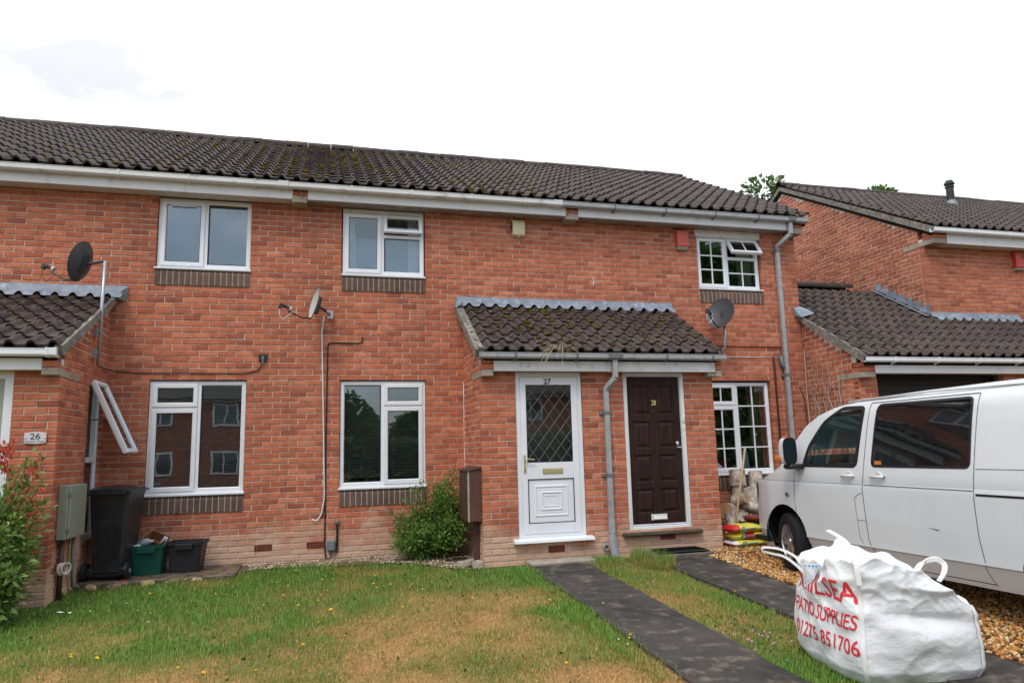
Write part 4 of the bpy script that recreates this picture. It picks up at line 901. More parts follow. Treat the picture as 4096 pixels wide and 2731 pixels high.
# meter boxes, pipes and wires on the left porch wall
mb = thing('meter_box', 'pale green grey electric meter box hung on the side of the left porch', 'meter box', (LX, -1.24, .56))
MG = mat('green_grey_plastic', (.25, .275, .21), .5, .06, 6, .4); B = MB(); B.box(0, .10, -.27, .27, 0, .57, 0, .008); B.build('cabinet', MG, mb, local=True)
B = MB(); B.box(.102, .122, -.262, .272, .008, .565, 0, .006); dr = B.build('door', MG, mb, local=True)
B = MB()
for z_ in (.10, .47): B.box(.095, .126, -.275, -.262, z_-.02, z_+.02)
B.build('hinge', GUTD, mb, local=True)
B = MB(); B.tube([(LX+.04, -1.42, .57), (LX+.04, -1.42, -.06)], .027, 10); tag(B.build('meter_pipe', mat('brown_pipe', (.06, .035, .028), .5), None, smooth=True), 'brown pipe running down from the green grey meter box', 'pipe')
hp = [(LX+.05+.05*math.cos(t)*.4, -1.47+.05*math.cos(t), .26+.055*math.sin(t)) for t in np.linspace(0, 14, 50)]; hp = [(p[0]+i*.0012, p[1]+.0008*i, p[2]) for i, p in enumerate(hp)]
B = MB(); B.tube(hp, .014, 8); tag(B.build('hose_coil', mat('cream_hose', (.50, .45, .38), .5), None, smooth=True), 'short coil of cream hose hooked on the pipe below the meter box', 'hose')
B = MB(); B.tube([(LX+.03, -1.13, .56), (LX+.035, -1.14, .3), (LX+.05, -1.16, .12), (LX+.03, -1.10, -.02)], .006, 6); tag(B.build('earth_wire', mat('yellow_green_wire', (.30, .33, .06), .5), None, smooth=True), 'yellow and green earth wire below the green grey meter box', 'wire')
B = MB(); B.tube([(LX+.05, -1.08, .55), (LX+.05, -1.08, .24), (LX+.06, -1.05, .02), (LX+.10, -.98, -.01)], .020, 8); tag(B.build('cable_duct', GUTD, None, smooth=True), 'grey cable duct curving down to the ground beside the wheelie bin', 'pipe')
# brown meter cupboard on the porch flank
bm_ = thing('meter_cupboard', 'worn brown meter cupboard on the flank of the shared porch above the green bush', 'meter box', (PX0, -.85, .50))
BM_ = mat('flaking_brown_paint', (.085, .045, .032), .65, .25, 6, .3, stretch=(1, 3, .6), col2=(.28, .19, .145), c2=(.66, .74), bmp=.3)
B = MB(); B.prism([(-.16, 0), (-.005, 0), (-.005, .66), (-.16, .63)], -.29, .29, 'y'); B.build('cabinet', BM_, bm_, local=True, fix=True)
B = MB(); B.box(-.178, -.162, -.285, .285, .0, .625, 0, .003); B.box(-.182, -.16, -.295, -.275, -.005, .64, 1, .002); B.build('door', [BM_, mat('split_timber_edge', (.36, .30, .24), .9, .2, 20)], bm_, local=True)
B = MB(); B.prism([(-.195, .627), (.0, .662), (.0, .682), (-.195, .644)], -.31, .31, 'y'); B.build('lid', BM_, bm_, local=True, fix=True)
B = MB(); B.box(4.09, 4.15, -1.00, -.94, -.06, .50, 0, .004); tag(B.build('meter_duct', mat('brown_duct', (.075, .040, .036), .55), None), 'brown duct running from the brown meter cupboard to the ground', 'pipe')

# ================================================================== fittings on the facade
def alarm(name, label, x0, x1, z0, z1, y, kind):
    t = thing(name, label, 'alarm box', ((x0+x1)/2, y, z0)); w, h = (x1-x0), z1-z0
    if kind == 'cream':
        c = mat('cream_plastic', (.60, .57, .36), .5, .06, 9, .4, col2=(.28, .27, .17), c2=(.62, .8)); B = MB(); B.prism([(0, 0), (-.06, .012), (-.07, .03), (-.075, h-.05), (-.05, h), (0, h)], -w/2, w/2); B.build('housing', c, t, local=True, fix=True)
        B = MB(); B.box(-w/2-.010, -w/2+.004, -.055, -.006, .09, .22, 0, .004); B.build('strobe', BLK, t, local=True); B = MB(); B.box(-.015, .015, -.05, -.03, -.012, .002); B.build('tamper_screw', c, t, local=True)
    else:
        c = mat(kind+'_plastic', (.50, .050, .036) if kind == 'bright red' else (.50, .095, .065), .4, .05, 6, .5); B = MB(); B.prism([(0, .045), (-.075, .045), (-.085, .06), (-.085, h-.02), (-.07, h), (0, h)], -w/2, w/2); B.build('housing', c, t, local=True, fix=True)
        B = MB(); B.prism([(0, .0), (-.055, .0), (-.08, .042), (0, .042)], -w/2+.006, w/2-.006); B.build('base_lens', mat('dirty_grey_lens', (.35, .32, .25), .5, .3, 30), t, local=True, fix=True)
        if kind == 'bright red':
            for k in range(3): B = MB(); B.box(.02, w/2-.02, -.088, -.084, h-.09-k*.025, h-.082-k*.025); B.build('louvre', DARK, t, local=True)
alarm('alarm_box', 'cream alarm box with a black side strip under the eaves', 4.965, 5.155, 4.61, 4.865, 0, 'cream')
alarm('alarm_box', 'faded red alarm box beside the upstairs window with the white glazing bars', 7.735, 7.935, 4.54, 4.862, 0, 'faded red')
alarm('alarm_box', 'bright red alarm box at the right edge on the gabled house', 14.77, 15.02, 4.49, 4.855, 0, 'bright red')
DD = Vector((-.90, -.30, .30)).normalized()
def dish(label, c, kind, wallpts, w=.44, h=.50, gray=None, DD=None):
    DD = Vector(DD).normalized()
    t = thing('satellite_dish', label, 'satellite dish', c, group='satellite dishes'); ax = DD; sx = Vector((0, 0, 1)).cross(ax).normalized(); up = ax.cross(sx).normalized()
    F = Matrix((sx, up, ax)).transposed().to_4x4()                       # local x across, y up, z facing
    face, back = gray
    for nm, off, mt in (('reflector', 0, face), ('reflector_back', -.004, back)):
        B = MB(); n = 28; prof = [(k/8, .055*(k/8)**2-.055+off) for k in range(9)]
        vs = []
        for r_, z_ in prof:
            for k in range(n):
                a_ = 2*math.pi*k/n; yy = math.sin(a_); taper = 1-.13*max(0, -yy)**1.5; vs.append(F @ Vector((r_*w/2*math.cos(a_)*taper, r_*h/2*yy, z_)))
        fs = [(i*n+k, i*n+(k+1) % n, (i+1)*n+(k+1) % n, (i+1)*n+k) for i in range(8) for k in range(n)]
        B.add(vs, fs if off == 0 else [q[::-1] for q in fs])
        if off == 0:
            rim = [F @ Vector((w/2*math.cos(a_)*(1-.13*max(0, -math.sin(a_))**1.5), h/2*math.sin(a_), -.002)) for a_ in np.linspace(0, 2*math.pi, 29)]; B.tube(rim, .006, 6, cap=False, m=1)
        B.build(nm, [mt, back] if off == 0 else mt, t, smooth=True, local=True)
    lnb = F @ Vector((0, -.16, .33)); foot = F @ Vector((0, -h/2+.02, -.02)); dark = mat('dark_grey_fitting', (.03, .032, .035), .5)
    B = MB(); B.tube([foot, F @ Vector((0, -h/2-.01, .10)), F @ Vector((0, -.21, .30))], .011, 6); B.build('feed_arm', dark, t, local=True)
    d_ = (F.to_3x3() @ Vector((0, -.15, -1))).normalized(); q = d_.to_track_quat('Z', 'Y').to_matrix().to_4x4(); B = MB(); B.lathe([(0, -.10), (.022, -.10), (.024, -.03), (.018, -.02), (.018, .02), (.03, .03), (.03, .05), (0, .055)], 12, T=Matrix.Translation(lnb) @ q); B.box(-.02, .02, -.055, .0, -.10, -.06, T=Matrix.Translation(lnb) @ q)
    B.build('receiver', dark, t, local=True); B = MB(); B.lathe([(.032, .03), (.032, .056), (0, .062)], 12, T=Matrix.Translation(lnb) @ q); B.build('receiver_cap', mat('pale_cap', (.55, .55, .52), .4), t, local=True)
    p0 = lnb-q.to_3x3() @ Vector((0, .05, .08)); B = MB(); B.tube([p0, p0+Vector((-.005, 0, -.09)), p0+Vector((.04, .01, -.16)), p0+Vector((.09, .01, -.11)), lnb*.72+foot*.28+Vector((0, 0, -.01))], .004, 5); B.build('feed_cable', BLKM if kind == 'pole' else WCAB, t, local=True)
    B = MB(); bk = F @ Vector((0, -.03, -.06)); B.box(-.035, .035, -.13, .10, -.085, -.05, T=F); B.tube([bk, bk*.5+Vector(wallpts[0])*.5, Vector(wallpts[0])], .018, 8); B.build('bracket', dark, t, local=True)
    B = MB(); B.tube(wallpts, .021, 10); po = B.build('mast', GALV, t, local=True, smooth=True)
    if kind == 'pole':
        for z_ in (-.98, -.55) if False else (wallpts[1][2]+.36, wallpts[1][2]+.10):
            B = MB(); B.box(-.13+wallpts[0][0], wallpts[0][0]-.02, wallpts[0][1]-.03, wallpts[0][1]+.03, z_-.05, z_+.05, 0, .003); B.tube([(wallpts[0][0]-.03, wallpts[0][1]-.035, z_), (wallpts[0][0]+.05, wallpts[0][1]-.035, z_)], .008, 6); B.build('wall_clamp', GALV, po, local=True)
    else:
        p = wallpts[-1]; B = MB(); B.box(p[0]-.04, p[0]+.04, p[1]-.02, p[1]-.004 if False else p[1], p[2]-.06, p[2]+.06, 0, .003); B.build('wall_plate', GALV, po, local=True)
DG = mat('dark_grey_mesh_dish', (.055, .057, .062), .5, .1, 40, .4); PG = mat('pale_grey_dish', (.48, .47, .44), .5, .06, 9, .4); OL = mat('lichened_rim', (.10, .10, .085), .7, .4, 12, col2=(.32, .30, .08), c2=(.55, .65))
dish('dark grey satellite dish on a tall steel mast at the left porch roof', (-.70, -.66, 3.79), 'pole', [(.27, .01, .02), (.265, .01, -1.24)], gray=(DG, DG), DD=(-.93, .26, .26))
dish('pale weathered satellite dish seen edge-on between the two left houses', (2.06, -.32, 3.42), 'wall', [(.16, .16, -.07), (.22, .29, -.10)], .40, .46, gray=(PG, OL), DD=(-.94, -.26, .22))
dish('dark grey satellite dish on a bent arm above the right end of the porch roof', (8.27, -.34, 3.44), 'wall', [(.13, .12, -.22), (.12, .13, -.52), (.06, .20, -.62), (-.12, .33, -.65)], .46, .52, gray=(DG, DG), DD=(-.80, -.50, .33))
def cable(name, label, pts, r, m, cat='cable'):
    B = MB(); P = [Vector(p) for p in pts]; Q = []
    for i, p in enumerate(P):
        if 0 < i < len(P)-1:
            a_, b_ = (P[i-1]-p), (P[i+1]-p); k = min(.05, a_.length*.4, b_.length*.4); a_, b_ = p+a_.normalized()*k, p+b_.normalized()*k
            Q += [a_, (a_+b_)*.25+p*.5, b_]
        else: Q.append(p)
    B.tube(Q, r, 6); return tag(B.build(name, m, None, smooth=True), label, cat)
cable('cable', 'thin black cable looping along the wall above the left ground floor window', [(-.46, -.60, 2.60), (-.47, -.55, 2.52), (-.44, -.03, 2.515), (-.2, -.012, 2.49), (1.18, -.012, 2.49), (1.36, -.012, 2.54), (1.41, -.03, 2.67)], .007, BLKM)
cable('cable', 'white aerial cable hanging straight down from the pale satellite dish', [(2.20, -.05, 3.30), (2.17, -.014, 3.1), (2.19, -.014, 2.5), (2.215, -.014, 1.64), (2.238, -.014, .80), (2.20, -.014, .58), (2.14, -.03, .50), (2.08, -.03, .53)], .010, WCAB)
cable('cable', 'black cable dropping from the wall outlet beside the middle window to the ground', [(2.73, -.03, 3.02), (2.73, -.012, 2.94), (2.66, -.012, 2.925), (2.255, -.012, 2.925), (2.245, -.012, 1.6), (2.25, -.012, .12), (2.27, -.03, .0)], .009, BLKM)
cable('cable', 'black cable running level across the right house to the grey downpipe', [(8.25, -.012, 2.96), (9.0, -.012, 2.955), (9.57, -.012, 2.955)], .007, BLKM)
cable('cable', 'thin white cable running level just above the right ground floor window', [(7.55, -.012, 2.785), (9.58, -.012, 2.79)], .006, WCAB)
cable('cable', 'brown overflow pipe running down the wall right of the ground floor glazing bar window', [(9.40, -.02, 2.80), (9.405, -.02, 2.7), (9.405, -.02, .3)], .016, mat('maroon_pipe', (.075, .028, .026), .4), 'pipe')
cable('cable', 'thin black wire hanging in the corner beside the garage wall', [(9.86, -.015, 2.3), (9.93, -.02, 2.1), (9.95, -.02, 1.2), (9.93, -.02, .4)], .006, BLKM, 'wire')
cable('twig', 'white bent cable end sticking out of the brick above the porch roof', [(6.25, -.012, 4.02), (6.26, -.03, 4.0), (6.27, -.03, 3.93), (6.25, -.03, 3.87)], .006, WCAB, 'cable end')
t = thing('cable_box', 'square black cable entry plate on the brick right of the left windows', 'junction box', (1.40, 0, 2.70)); B = MB(); B.box(-.055, .055, -.022, -.003, -.05, .055, 0, .005); B.build('cover', BLK, t, local=True); B = MB(); B.tube([(0, -.025, .03), (0, -.035, -.02), (0, -.03, -.08)], .011, 8); B.build('boot', mat('clear_grey_boot', (.18, .19, .2), .3), t, local=True)
t = thing('phone_box', 'grey telephone junction box low on the wall under the middle window', 'junction box', (2.335, 0, .10)); B = MB(); B.box(-.055, .055, -.06, -.003, 0, .15, 0, .018); B.build('cover', mat('blue_grey_plastic', (.17, .19, .21), .45), t, local=True); B = MB(); B.tube([(0, -.03, 0), (-.005, -.035, -.08), (-.07, -.04, -.12)], .008, 6); B.build('lead', BLKM, t, local=True)
t = thing('water_outlet', 'black pipe with a round grey cap above the telephone junction box', 'pipe', (2.41, 0, .10)); B = MB(); B.tube([(0, -.022, .36), (0, -.02, .02), (-.015, -.03, -.02)], .014, 8); B.build('pipe', BLKM, t, local=True); B = MB(); B.lathe([(.034, 0), (.034, .02), (.018, .03), (0, .03)], 14, T=at(0, -.005, .375) @ Matrix.Rotation(R(90), 4, 'X')); B.build('cap', GUTD, t, local=True)
t = thing('overflow_elbow', 'dark grey wrapped pipe elbow beside the top of the tall grey downpipe', 'pipe', (9.55, 0, 2.68)); B = MB(); B.tube([(-.03, -.02, .12), (-.03, -.05, .10), (-.025, -.055, -.02), (.0, -.055, -.05), (.07, -.055, -.04)], [.02, .035, .04, .036, .03], 9); B.build('elbow', GUTD, t, local=True, smooth=True)
# ================================================================== bins and boxes by the left house
def taper_box(B, w0, d0, w1, d1, z0, z1, th=.012, rim=.02, r=.05, m=0):
    def rr(w, d, z, rad):
        o = []
        for cx, cy, a0 in ((w/2-rad, d/2-rad, 0), (-w/2+rad, d/2-rad, 90), (-w/2+rad, -d/2+rad, 180), (w/2-rad, -d/2+rad, 270)):
            for k in range(4): a = R(a0+30*k); o.append((cx+rad*math.cos(a), cy+rad*math.sin(a), z))
        return o
    L = [rr(w0, d0, z0, r), rr(w1, d1, z1-.03, r), rr(w1+2*rim, d1+2*rim, z1-.03, r+rim), rr(w1+2*rim, d1+2*rim, z1, r+rim), rr(w1-2*th, d1-2*th, z1, r-th), rr(w0-2*th, d0-2*th, z0+th, r-th)]
    n = 16; vs = [p for l in L for p in l]; fs = [(i*n+k, i*n+(k+1) % n, (i+1)*n+(k+1) % n, (i+1)*n+k) for i in range(5) for k in range(n)]+[tuple(range(n-1, -1, -1)), tuple(5*n+k for k in range(n))]
    B.add(vs, fs, m)
bn = thing('wheelie_bin', 'black wheelie bin with a closed lid in the corner beside the left porch', 'wheelie bin', (-.17, -.50, .008), R(-9))
BINM = mat('scuffed_black_plastic', (.020, .020, .023), .42, .2, 5, .5, bmp=.1, col2=(.040, .040, .044), c2=(.55, .75))
B = MB(); taper_box(B, .34, .40, .44, .50, .09, 1.0, .006, .014, .04)
B.box(-.13, .13, -.225, -.17, .10, .22); B.box(-.21, -.14, -.235, -.12, .05, .14, 0, .01); B.box(.14, .21, -.235, -.12, .05, .14, 0, .01); B.box(-.17, .17, -.20, .20, .02, .10, 0, .02)
for x in (-.10, .10): B.prism([(-.22, .2), (-.252, .9), (-.24, .9), (-.205, .2)], x-.006, x+.006)
B.build('body', BINM, bn, local=True)
B = MB(); vs = []; n = 8
for i in range(n+1):
    y = -.29+.58*i/n; zc = 1.045+.035*math.sin(math.pi*i/n)
    for j in range(5): x = -.255+.51*j/4; vs.append((x, y, zc-.012*abs(j-2)**1.5))
for i in range(n+1):
    for j in range(5): x = -.255+.51*j/4; vs.append((x, -.29+.58*i/n, 1.0))
q = 45; fs = [(i*5+j, i*5+j+1, (i+1)*5+j+1, (i+1)*5+j) for i in range(n) for j in range(4)]+[(i*5, (i+1)*5, q+(i+1)*5, q+i*5) for i in range(n)]+[(i*5+4, q+i*5+4, q+(i+1)*5+4, (i+1)*5+4) for i in range(n)]+[(j, q+j, q+j+1, j+1) for j in range(4)]+[(n*5+j, n*5+j+1, q+n*5+j+1, q+n*5+j) for j in range(4)]+[(q+i*5+j, q+(i+1)*5+j, q+(i+1)*5+j+1, q+i*5+j+1) for i in range(n) for j in range(4)]
B.add(vs, fs); lid = B.build('lid', BINM, bn, local=True)
B = MB(); B.tube([(-.20, -.30, 1.0), (-.20, -.335, .985), (.20, -.335, .985), (.20, -.30, 1.0)], .014, 8); B.build('handle', BINM, lid, local=True)
for s_ in (-1, 1):
    B = MB(); B.lathe([(.03, -.025), (.085, -.025), (.10, -.018), (.10, .018), (.085, .025), (.03, .025)], 20, T=at(s_*.235, -.20, .10) @ Matrix.Rotation(R(90), 4, 'Y')); wq = B.build('wheel', BLK, bn, local=True)
    B = MB(); B.lathe([(0, -.03), (.03, -.028), (.034, 0), (.03, .028), (0, .03)], 12, T=at(s_*.235, -.20, .10) @ Matrix.Rotation(R(90), 4, 'Y')); B.build('hub', GUTD, wq, local=True)
B = MB(); B.tube([(-.27, -.20, .10), (.27, -.20, .10)], .010, 8); B.build('axle', GALV, bn, local=True)
GREENP = mat('green_recycling_plastic', (.004, .072, .050), .45, .12, 6, .4)
gb = thing('recycling_box', 'green recycling box filled with packaging beside the wheelie bin', 'recycling box', (.185, -.36, .008), R(-4), 'kerbside recycling boxes')
B = MB(); taper_box(B, .31, .27, .37, .32, 0, .345, .006, .018, .03); B.build('tub', GREENP, gb, local=True)
B = MB(); B.box(-.10, .10, -.192, -.176, .26, .325, 0, .004); B.build('handle', GREENP, gb, local=True)
bb = thing('recycling_box', 'empty black recycling box right of the green one', 'recycling box', (.605, -.34, .008), R(-6), 'kerbside recycling boxes')
B = MB(); taper_box(B, .33, .27, .40, .33, 0, .36, .006, .018, .03); B.build('tub', mat('dirty_black_plastic', (.017, .017, .020), .5, .3, 7, .4, col2=(.10, .085, .065), c2=(.66, .74)), bb, local=True)
B = MB(); B.box(-.10, .10, -.20, -.184, .275, .34, 0, .004); B.build('handle', BLK, bb, local=True)
def loose(name, label, cat, B, m, smooth=False): return tag(B.build(name, m, None, smooth=smooth), label, cat)
B = MB(); T_ = at(.24, -.33, .385) @ Euler((R(25), R(20), R(-20))).to_matrix().to_4x4(); B.box(-.11, .11, -.085, -.081, -.06, .06, T=T_); B.box(-.11, .11, .081, .085, -.06, .06, T=T_); B.box(-.114, -.11, -.085, .085, -.06, .06, T=T_); B.box(.11, .114, -.085, .085, -.06, .06, T=T_); B.box(-.11, .11, -.08, .08, -.062, -.058, T=T_)
loose('cardboard_box', 'open brown cardboard box on top of the green recycling box', 'cardboard box', B, mat('cardboard', (.23, .105, .045), .9, .15, 8, .1))
B = MB(); B.box(-.025, .025, -.02, .02, -.05, .05, 0, .003, T=at(.335, -.36, .385) @ Euler((.2, .5, .3)).to_matrix().to_4x4()); loose('carton', 'small white and blue carton leaning at the right rim of the green box', 'carton', B, mat('white_card', (.55, .62, .70), .6))
B = MB(); B.lathe([(.0, 0), (.045, 0), (.045, .12), (.02, .17), (.016, .20), (0, .20)], 12, T=at(.07, -.40, .37) @ Euler((R(80), .3, 1.0)).to_matrix().to_4x4()); loose('plastic_bottle', 'clear ribbed plastic bottle lying in the green recycling box', 'bottle', B, mat('clear_plastic', (.35, .40, .42), .15, .2, 30, .6), True)
B = MB(); B.box(-.06, .06, -.045, .045, -.02, .02, 0, .004, T=at(.17, -.42, .355) @ Euler((.5, .3, .5)).to_matrix().to_4x4()); loose('blue_packet', 'dark blue packet in the middle of the green recycling box', 'packet', B, mat('blue_card', (.02, .06, .13), .4))
B = MB(); B.box(-.05, .05, -.04, .04, -.012, .012, 0, .004, T=at(.05, -.47, .345) @ Euler((.2, -.2, .2)).to_matrix().to_4x4()); loose('white_tray', 'white food tray at the front left of the green recycling box', 'tray', B, mat('white_tray_plastic', (.6, .64, .66), .4))
# rough edging stones in front of the bin paving
STO = mat('rough_stone', (.22, .17, .10), .95, .3, 9, .1, bmp=.8, bscale=30, bdist=.01, col2=(.08, .06, .035), c2=(.5, .65))
YST = mat('yellow_stone', (.40, .30, .16), .95, .25, 8, .1, bmp=.8, bscale=30, bdist=.01)
def rock(name, label, c, s, m, cat='stone', group=None, seed=0):
    r = random.Random(seed); bm = bmesh.new(); bmesh.ops.create_icosphere(bm, subdivisions=2, radius=1)
    for v in bm.verts:
        k = 1+.16*math.sin(v.co.x*3+seed)+.12*math.sin(v.co.y*4+seed*2)+r.uniform(-.06, .06); v.co = Vector((v.co.x*s[0]*k, v.co.y*s[1]*k, max(-.6, min(.65, v.co.z*k))*s[2]))
    me = bpy.data.meshes.new(name); bm.to_mesh(me); bm.free(); me.materials.append(m); o = link(name, me); o.location = c; o.rotation_euler = (0, 0, r.uniform(0, 6)); return tag(o, label, cat, group)
for k, (x, w_) in enumerate(((-.30, .13), (-.02, .15), (.28, .14), (.58, .15), (.87, .12))):
    rock('edging_stone', 'rough stone in the low edging between the bin paving and the lawn', (x, -.93+.13*max(0, x), -.03), (w_, .055, .05), STO if k % 2 else YST, group='edging stones in front of the bins', seed=k)
rock('yellow_stone', 'pale yellow stone lying at the foot of the left porch corner', (-.52, -1.78+.66, -.01), (.105, .07, .075), YST, seed=11)
rock('edging_stone', 'dark stone at the end of the edging near the flower bed', (1.12, -.72, -.02), (.11, .06, .06), STO, seed=12)
for k, (x, y) in enumerate(((4.02, -1.05), (4.10, -1.22), (3.93, -1.16))): rock('edging_stone', 'broken kerb stone in the corner between the bush and the shared porch', (x, y, -.02), (.09, .06, .085), CONC, group='broken kerb stones by the porch', seed=20+k)
B = MB(); r_ = random.Random(4); c = Vector((-.17, -2.13, float(G(0, -2.13))+.03)); vs = [c]+[c+Vector((math.cos(a)*r, math.sin(a)*r*.7, r_.uniform(-.015, .02))) for a, r in [(k*2*math.pi/10, r_.uniform(.035, .095)) for k in range(10)]]
B.add(vs, [(0, k+1, (k+1) % 10+1) for k in range(10)]); loose('paper_scrap', 'crumpled white scrap of paper on the lawn at the left', 'litter', B, mat('paper', (.7, .68, .62), .8))
B = MB(); B.box(.0, .07, -.02, .02, 0, .012, 0, .004, T=at(-.02, -.80, .008)); loose('red_scrap', 'small red plastic scrap on the paving in front of the wheelie bin', 'litter', B, mat('red_scrap', (.25, .02, .02), .5))

# ================================================================== doormat, logs, sacks by the right-hand window
mt = thing('doormat', 'flat black doormat on the step in front of the dark brown door', 'doormat', (6.75, -1.40, .030), 0)
B = MB(); B.box(-.34, .34, -.20, .17, -.002, .012, 0, .004); B.build('backing', BLK, mt, local=True); B = MB(); B.box(-.31, .31, -.17, .14, .012, .016); B.build('pile', mat('coir_black', (.010, .010, .010), 1, .5, 120, .0, bmp=1, bscale=200), mt, local=True)
def bark_mat():
    m, t, b = newmat('birch_bark'); n = noise(t, 9, 6, (1, 1, 1), True); c = ramp(t, n, [(.3, (.16, .13, .10)), (.45, (.46, .41, .35)), (.62, (.62, .57, .50)), (.75, (.20, .13, .08))]); n2 = noise(t, 30, 4, None, True)
    c = mixc(t, .7, c, ramp(t, n2, [(.3, (.4,)*3), (.6, (1.1,)*3)]), 'MULTIPLY'); t.links.new(c, b.inputs['Base Color']); b.inputs['Roughness'].default_value = .9; bump(t, b, n2, .7, .01); return m
BARK = bark_mat(); CUT = mat('cut_log_end', (.42, .27, .14), .9, .25, 14, .1, obj=True, bmp=.3)
def log(c, ax, r, L, label):
    q = Vector(ax).normalized().to_track_quat('Z', 'Y').to_matrix().to_4x4(); T_ = Matrix.Translation(c) @ q; n = 14; rr = [r*(1+random.uniform(-.07, .07)) for _ in range(n)]; vs = []
    for k_, z in enumerate((-L/2, -L/4, 0, L/4, L/2)):
        vs += [Vector((rr[k]*math.cos(2*math.pi*k/n)*(1+.04*math.sin(k_*2+k)), rr[k]*math.sin(2*math.pi*k/n), z)) for k in range(n)]
    B = MB(); B.add(vs, [(i*n+k, i*n+(k+1) % n, (i+1)*n+(k+1) % n, (i+1)*n+k) for i in range(4) for k in range(n)]); me = B.mesh('log', BARK, True)
    o = link('log', me); o.matrix_world = T_; tag(o, label, 'log', 'birch logs stacked under the right window'); 
    for z in (-L/2-.001, L/2+.001):
        B = MB(); B.add([Vector((rr[k]*math.cos(2*math.pi*k/n), rr[k]*math.sin(2*math.pi*k/n), z)) for k in range(n)], [tuple(range(n))]); e = B.build('cut_face', CUT, o, local=True)
LG = [((8.44, -.22, .86), (.1, .22, 1), .115, .25, 'upright birch log at the top left of the log pile'), ((8.76, -.22, .84), (.12, .20, 1), .105, .22, 'birch log with a knotty end at the top right of the log pile'), ((8.60, -.34, .60), (-.28, .32, 1), .125, .27, 'fat birch log leaning in the middle of the log pile'),
      ((8.84, -.30, .60), (.2, .25, 1), .13, .30, 'tall birch log against the van side of the pile'), ((8.56, -.46, .42), (.8, -.75, -.35), .075, .34, 'thin log with its cut end facing out in the middle of the pile'), ((8.34, -.40, .55), (.4, -.8, .2), .075, .22, 'short log with an orange cut end at the left of the pile'),
      ((8.18, -.34, .38), (-.8, -.5, .15), .12, .26, 'log with a broad cut end behind the wooden pole'), ((8.36, -.34, .24), (.1, .2, 1), .10, .30, 'upright brown log low at the left of the pile'), ((8.10, -.52, .20), (.05, .2, 1), .075, .38, 'slim upright log beside the porch corner'), ((8.24, -.58, .20), (.12, .22, 1), .095, .34, 'pale upright log in front at the lower left'),
      ((8.66, -.40, .28), (.9, -.3, .1), .09, .30, 'grey log lying behind the black trough'), ((8.42, -.24, .68), (.2, 0, 1), .09, .22, 'log wedged under the top left log'), ((8.08, -.60, .05), (.9, -.2, .05), .07, .26, 'log lying flat at the bottom left of the pile'), ((8.62, -.22, .16), (1, .1, 0), .12, .30, 'log lying at the back foot of the pile'), ((8.80, -.25, .16), (0, .1, 1), .11, .3, 'upright log at the back near the van')]
for a in LG: log(*a)
B = MB(); B.tube([(8.02, -.66, -.02), (8.56, -.30, 1.32)], .017, 10); loose('wooden_pole', 'pale wooden pole leaning against the window over the log pile', 'pole', B, mat('pale_wood_pole', (.50, .35, .19), .6, .15, 9, .3, stretch=(4, 4, .3)), True)
tr = thing('planter', 'black trough with a terracotta tray resting in it beside the logs', 'planter', (8.44, -.74, -.035), R(4))
B = MB(); taper_box(B, .46, .24, .54, .30, 0, .30, .008, .01, .03); B.build('trough', BLK, tr, local=True); B = MB(); taper_box(B, .36, .2, .42, .25, .30, .375, .01, .01, .03); B.build('tray', mat('terracotta', (.26, .055, .035), .6), tr, local=True)
YEL = mat('yellow_sack', (.62, .56, .05), .33, .1, 5, .5, bmp=.35, bscale=14, bdist=.02); RED = mat('red_sack_print', (.52, .02, .02), .35, .06, 5, .5, bmp=.3, bscale=14, bdist=.02); BLU = mat('blue_print', (.03, .22, .42), .4)
def sack(c, rz, w, d, h, label, bands):
    t = thing('compost_sack', label, 'compost sack', c, rz, 'stacked compost sacks'); nx, ny = 26, 10; r = random.Random(hash(label) % 99)
    def P(u, v, s):
        e = (1-abs(u)**5)**.5*(1-abs(v)**4)**.5 if abs(u) < 1 and abs(v) < 1 else 0
        return (u*w/2, v*d/2*(1-.04*u*u), h/2+s*h/2*e+.006*math.sin(u*7+v*4+c[2]*9)*e)
    B = MB()
    for s in (1, -1):
        vs = [P(-1+2*i/nx, -1+2*j/ny, s) for j in range(ny+1) for i in range(nx+1)]; fs = []; ms = []
        for j in range(ny):
            for i in range(nx):
                q = (j*(nx+1)+i, j*(nx+1)+i+1, (j+1)*(nx+1)+i+1, (j+1)*(nx+1)+i); u = -1+2*(i+.5)/nx
                mm = 0
                for a, b, k in bands:
                    if a <= u < b: mm = k
                fs.append(q if s > 0 else q[::-1]); ms.append(mm)
        b0 = len(B.v); B.v += vs; B.f += [tuple(k+b0 for k in f) for f in fs]; B.m += ms
    B.build('sack', [YEL, RED, BLU, UPVC], t, smooth=True, local=True)
    for x_ in (-w/2, w/2): B = MB(); B.box(x_-.012, x_+.012, -d/2*.95, d/2*.95, h/2-.004, h/2+.004); B.build('sealed_end', YEL if x_ > 0 else RED, t, local=True)
    B = MB(); B.tube([Vector((-.10+.032*math.cos(a), -d/2*.99-.004, h*.52+.026*math.sin(a))) for a in np.linspace(0, 6.283, 14)], .006, 5); B.tube([(-.05, -d/2*.98, h*.52), (.12, -d/2*.98, h*.56)], .007, 5); B.build('printed_ring', BLU, t, local=True)
sack((7.97, -1.02, -.035), R(3), .53, .32, .10, 'yellow compost sack at the bottom of the stack', [(-1, -.72, 3)]); sack((7.99, -1.00, .062), R(-2), .54, .32, .10, 'red and yellow compost sack in the middle of the stack', [(-.25, 1, 1), (.3, .75, 0)]); sack((7.96, -1.01, .158), R(5), .53, .32, .11, 'yellow compost sack with a red end on top of the stack', [(-1, -.5, 1)])
B = MB(); B.tube([(7.58, -.70, .05), (7.86, -.82, .045)], .055, 14); loose('white_pipe_offcut', 'short white plastic pipe lying beside the porch and the sacks', 'pipe', B, UPVC, True)
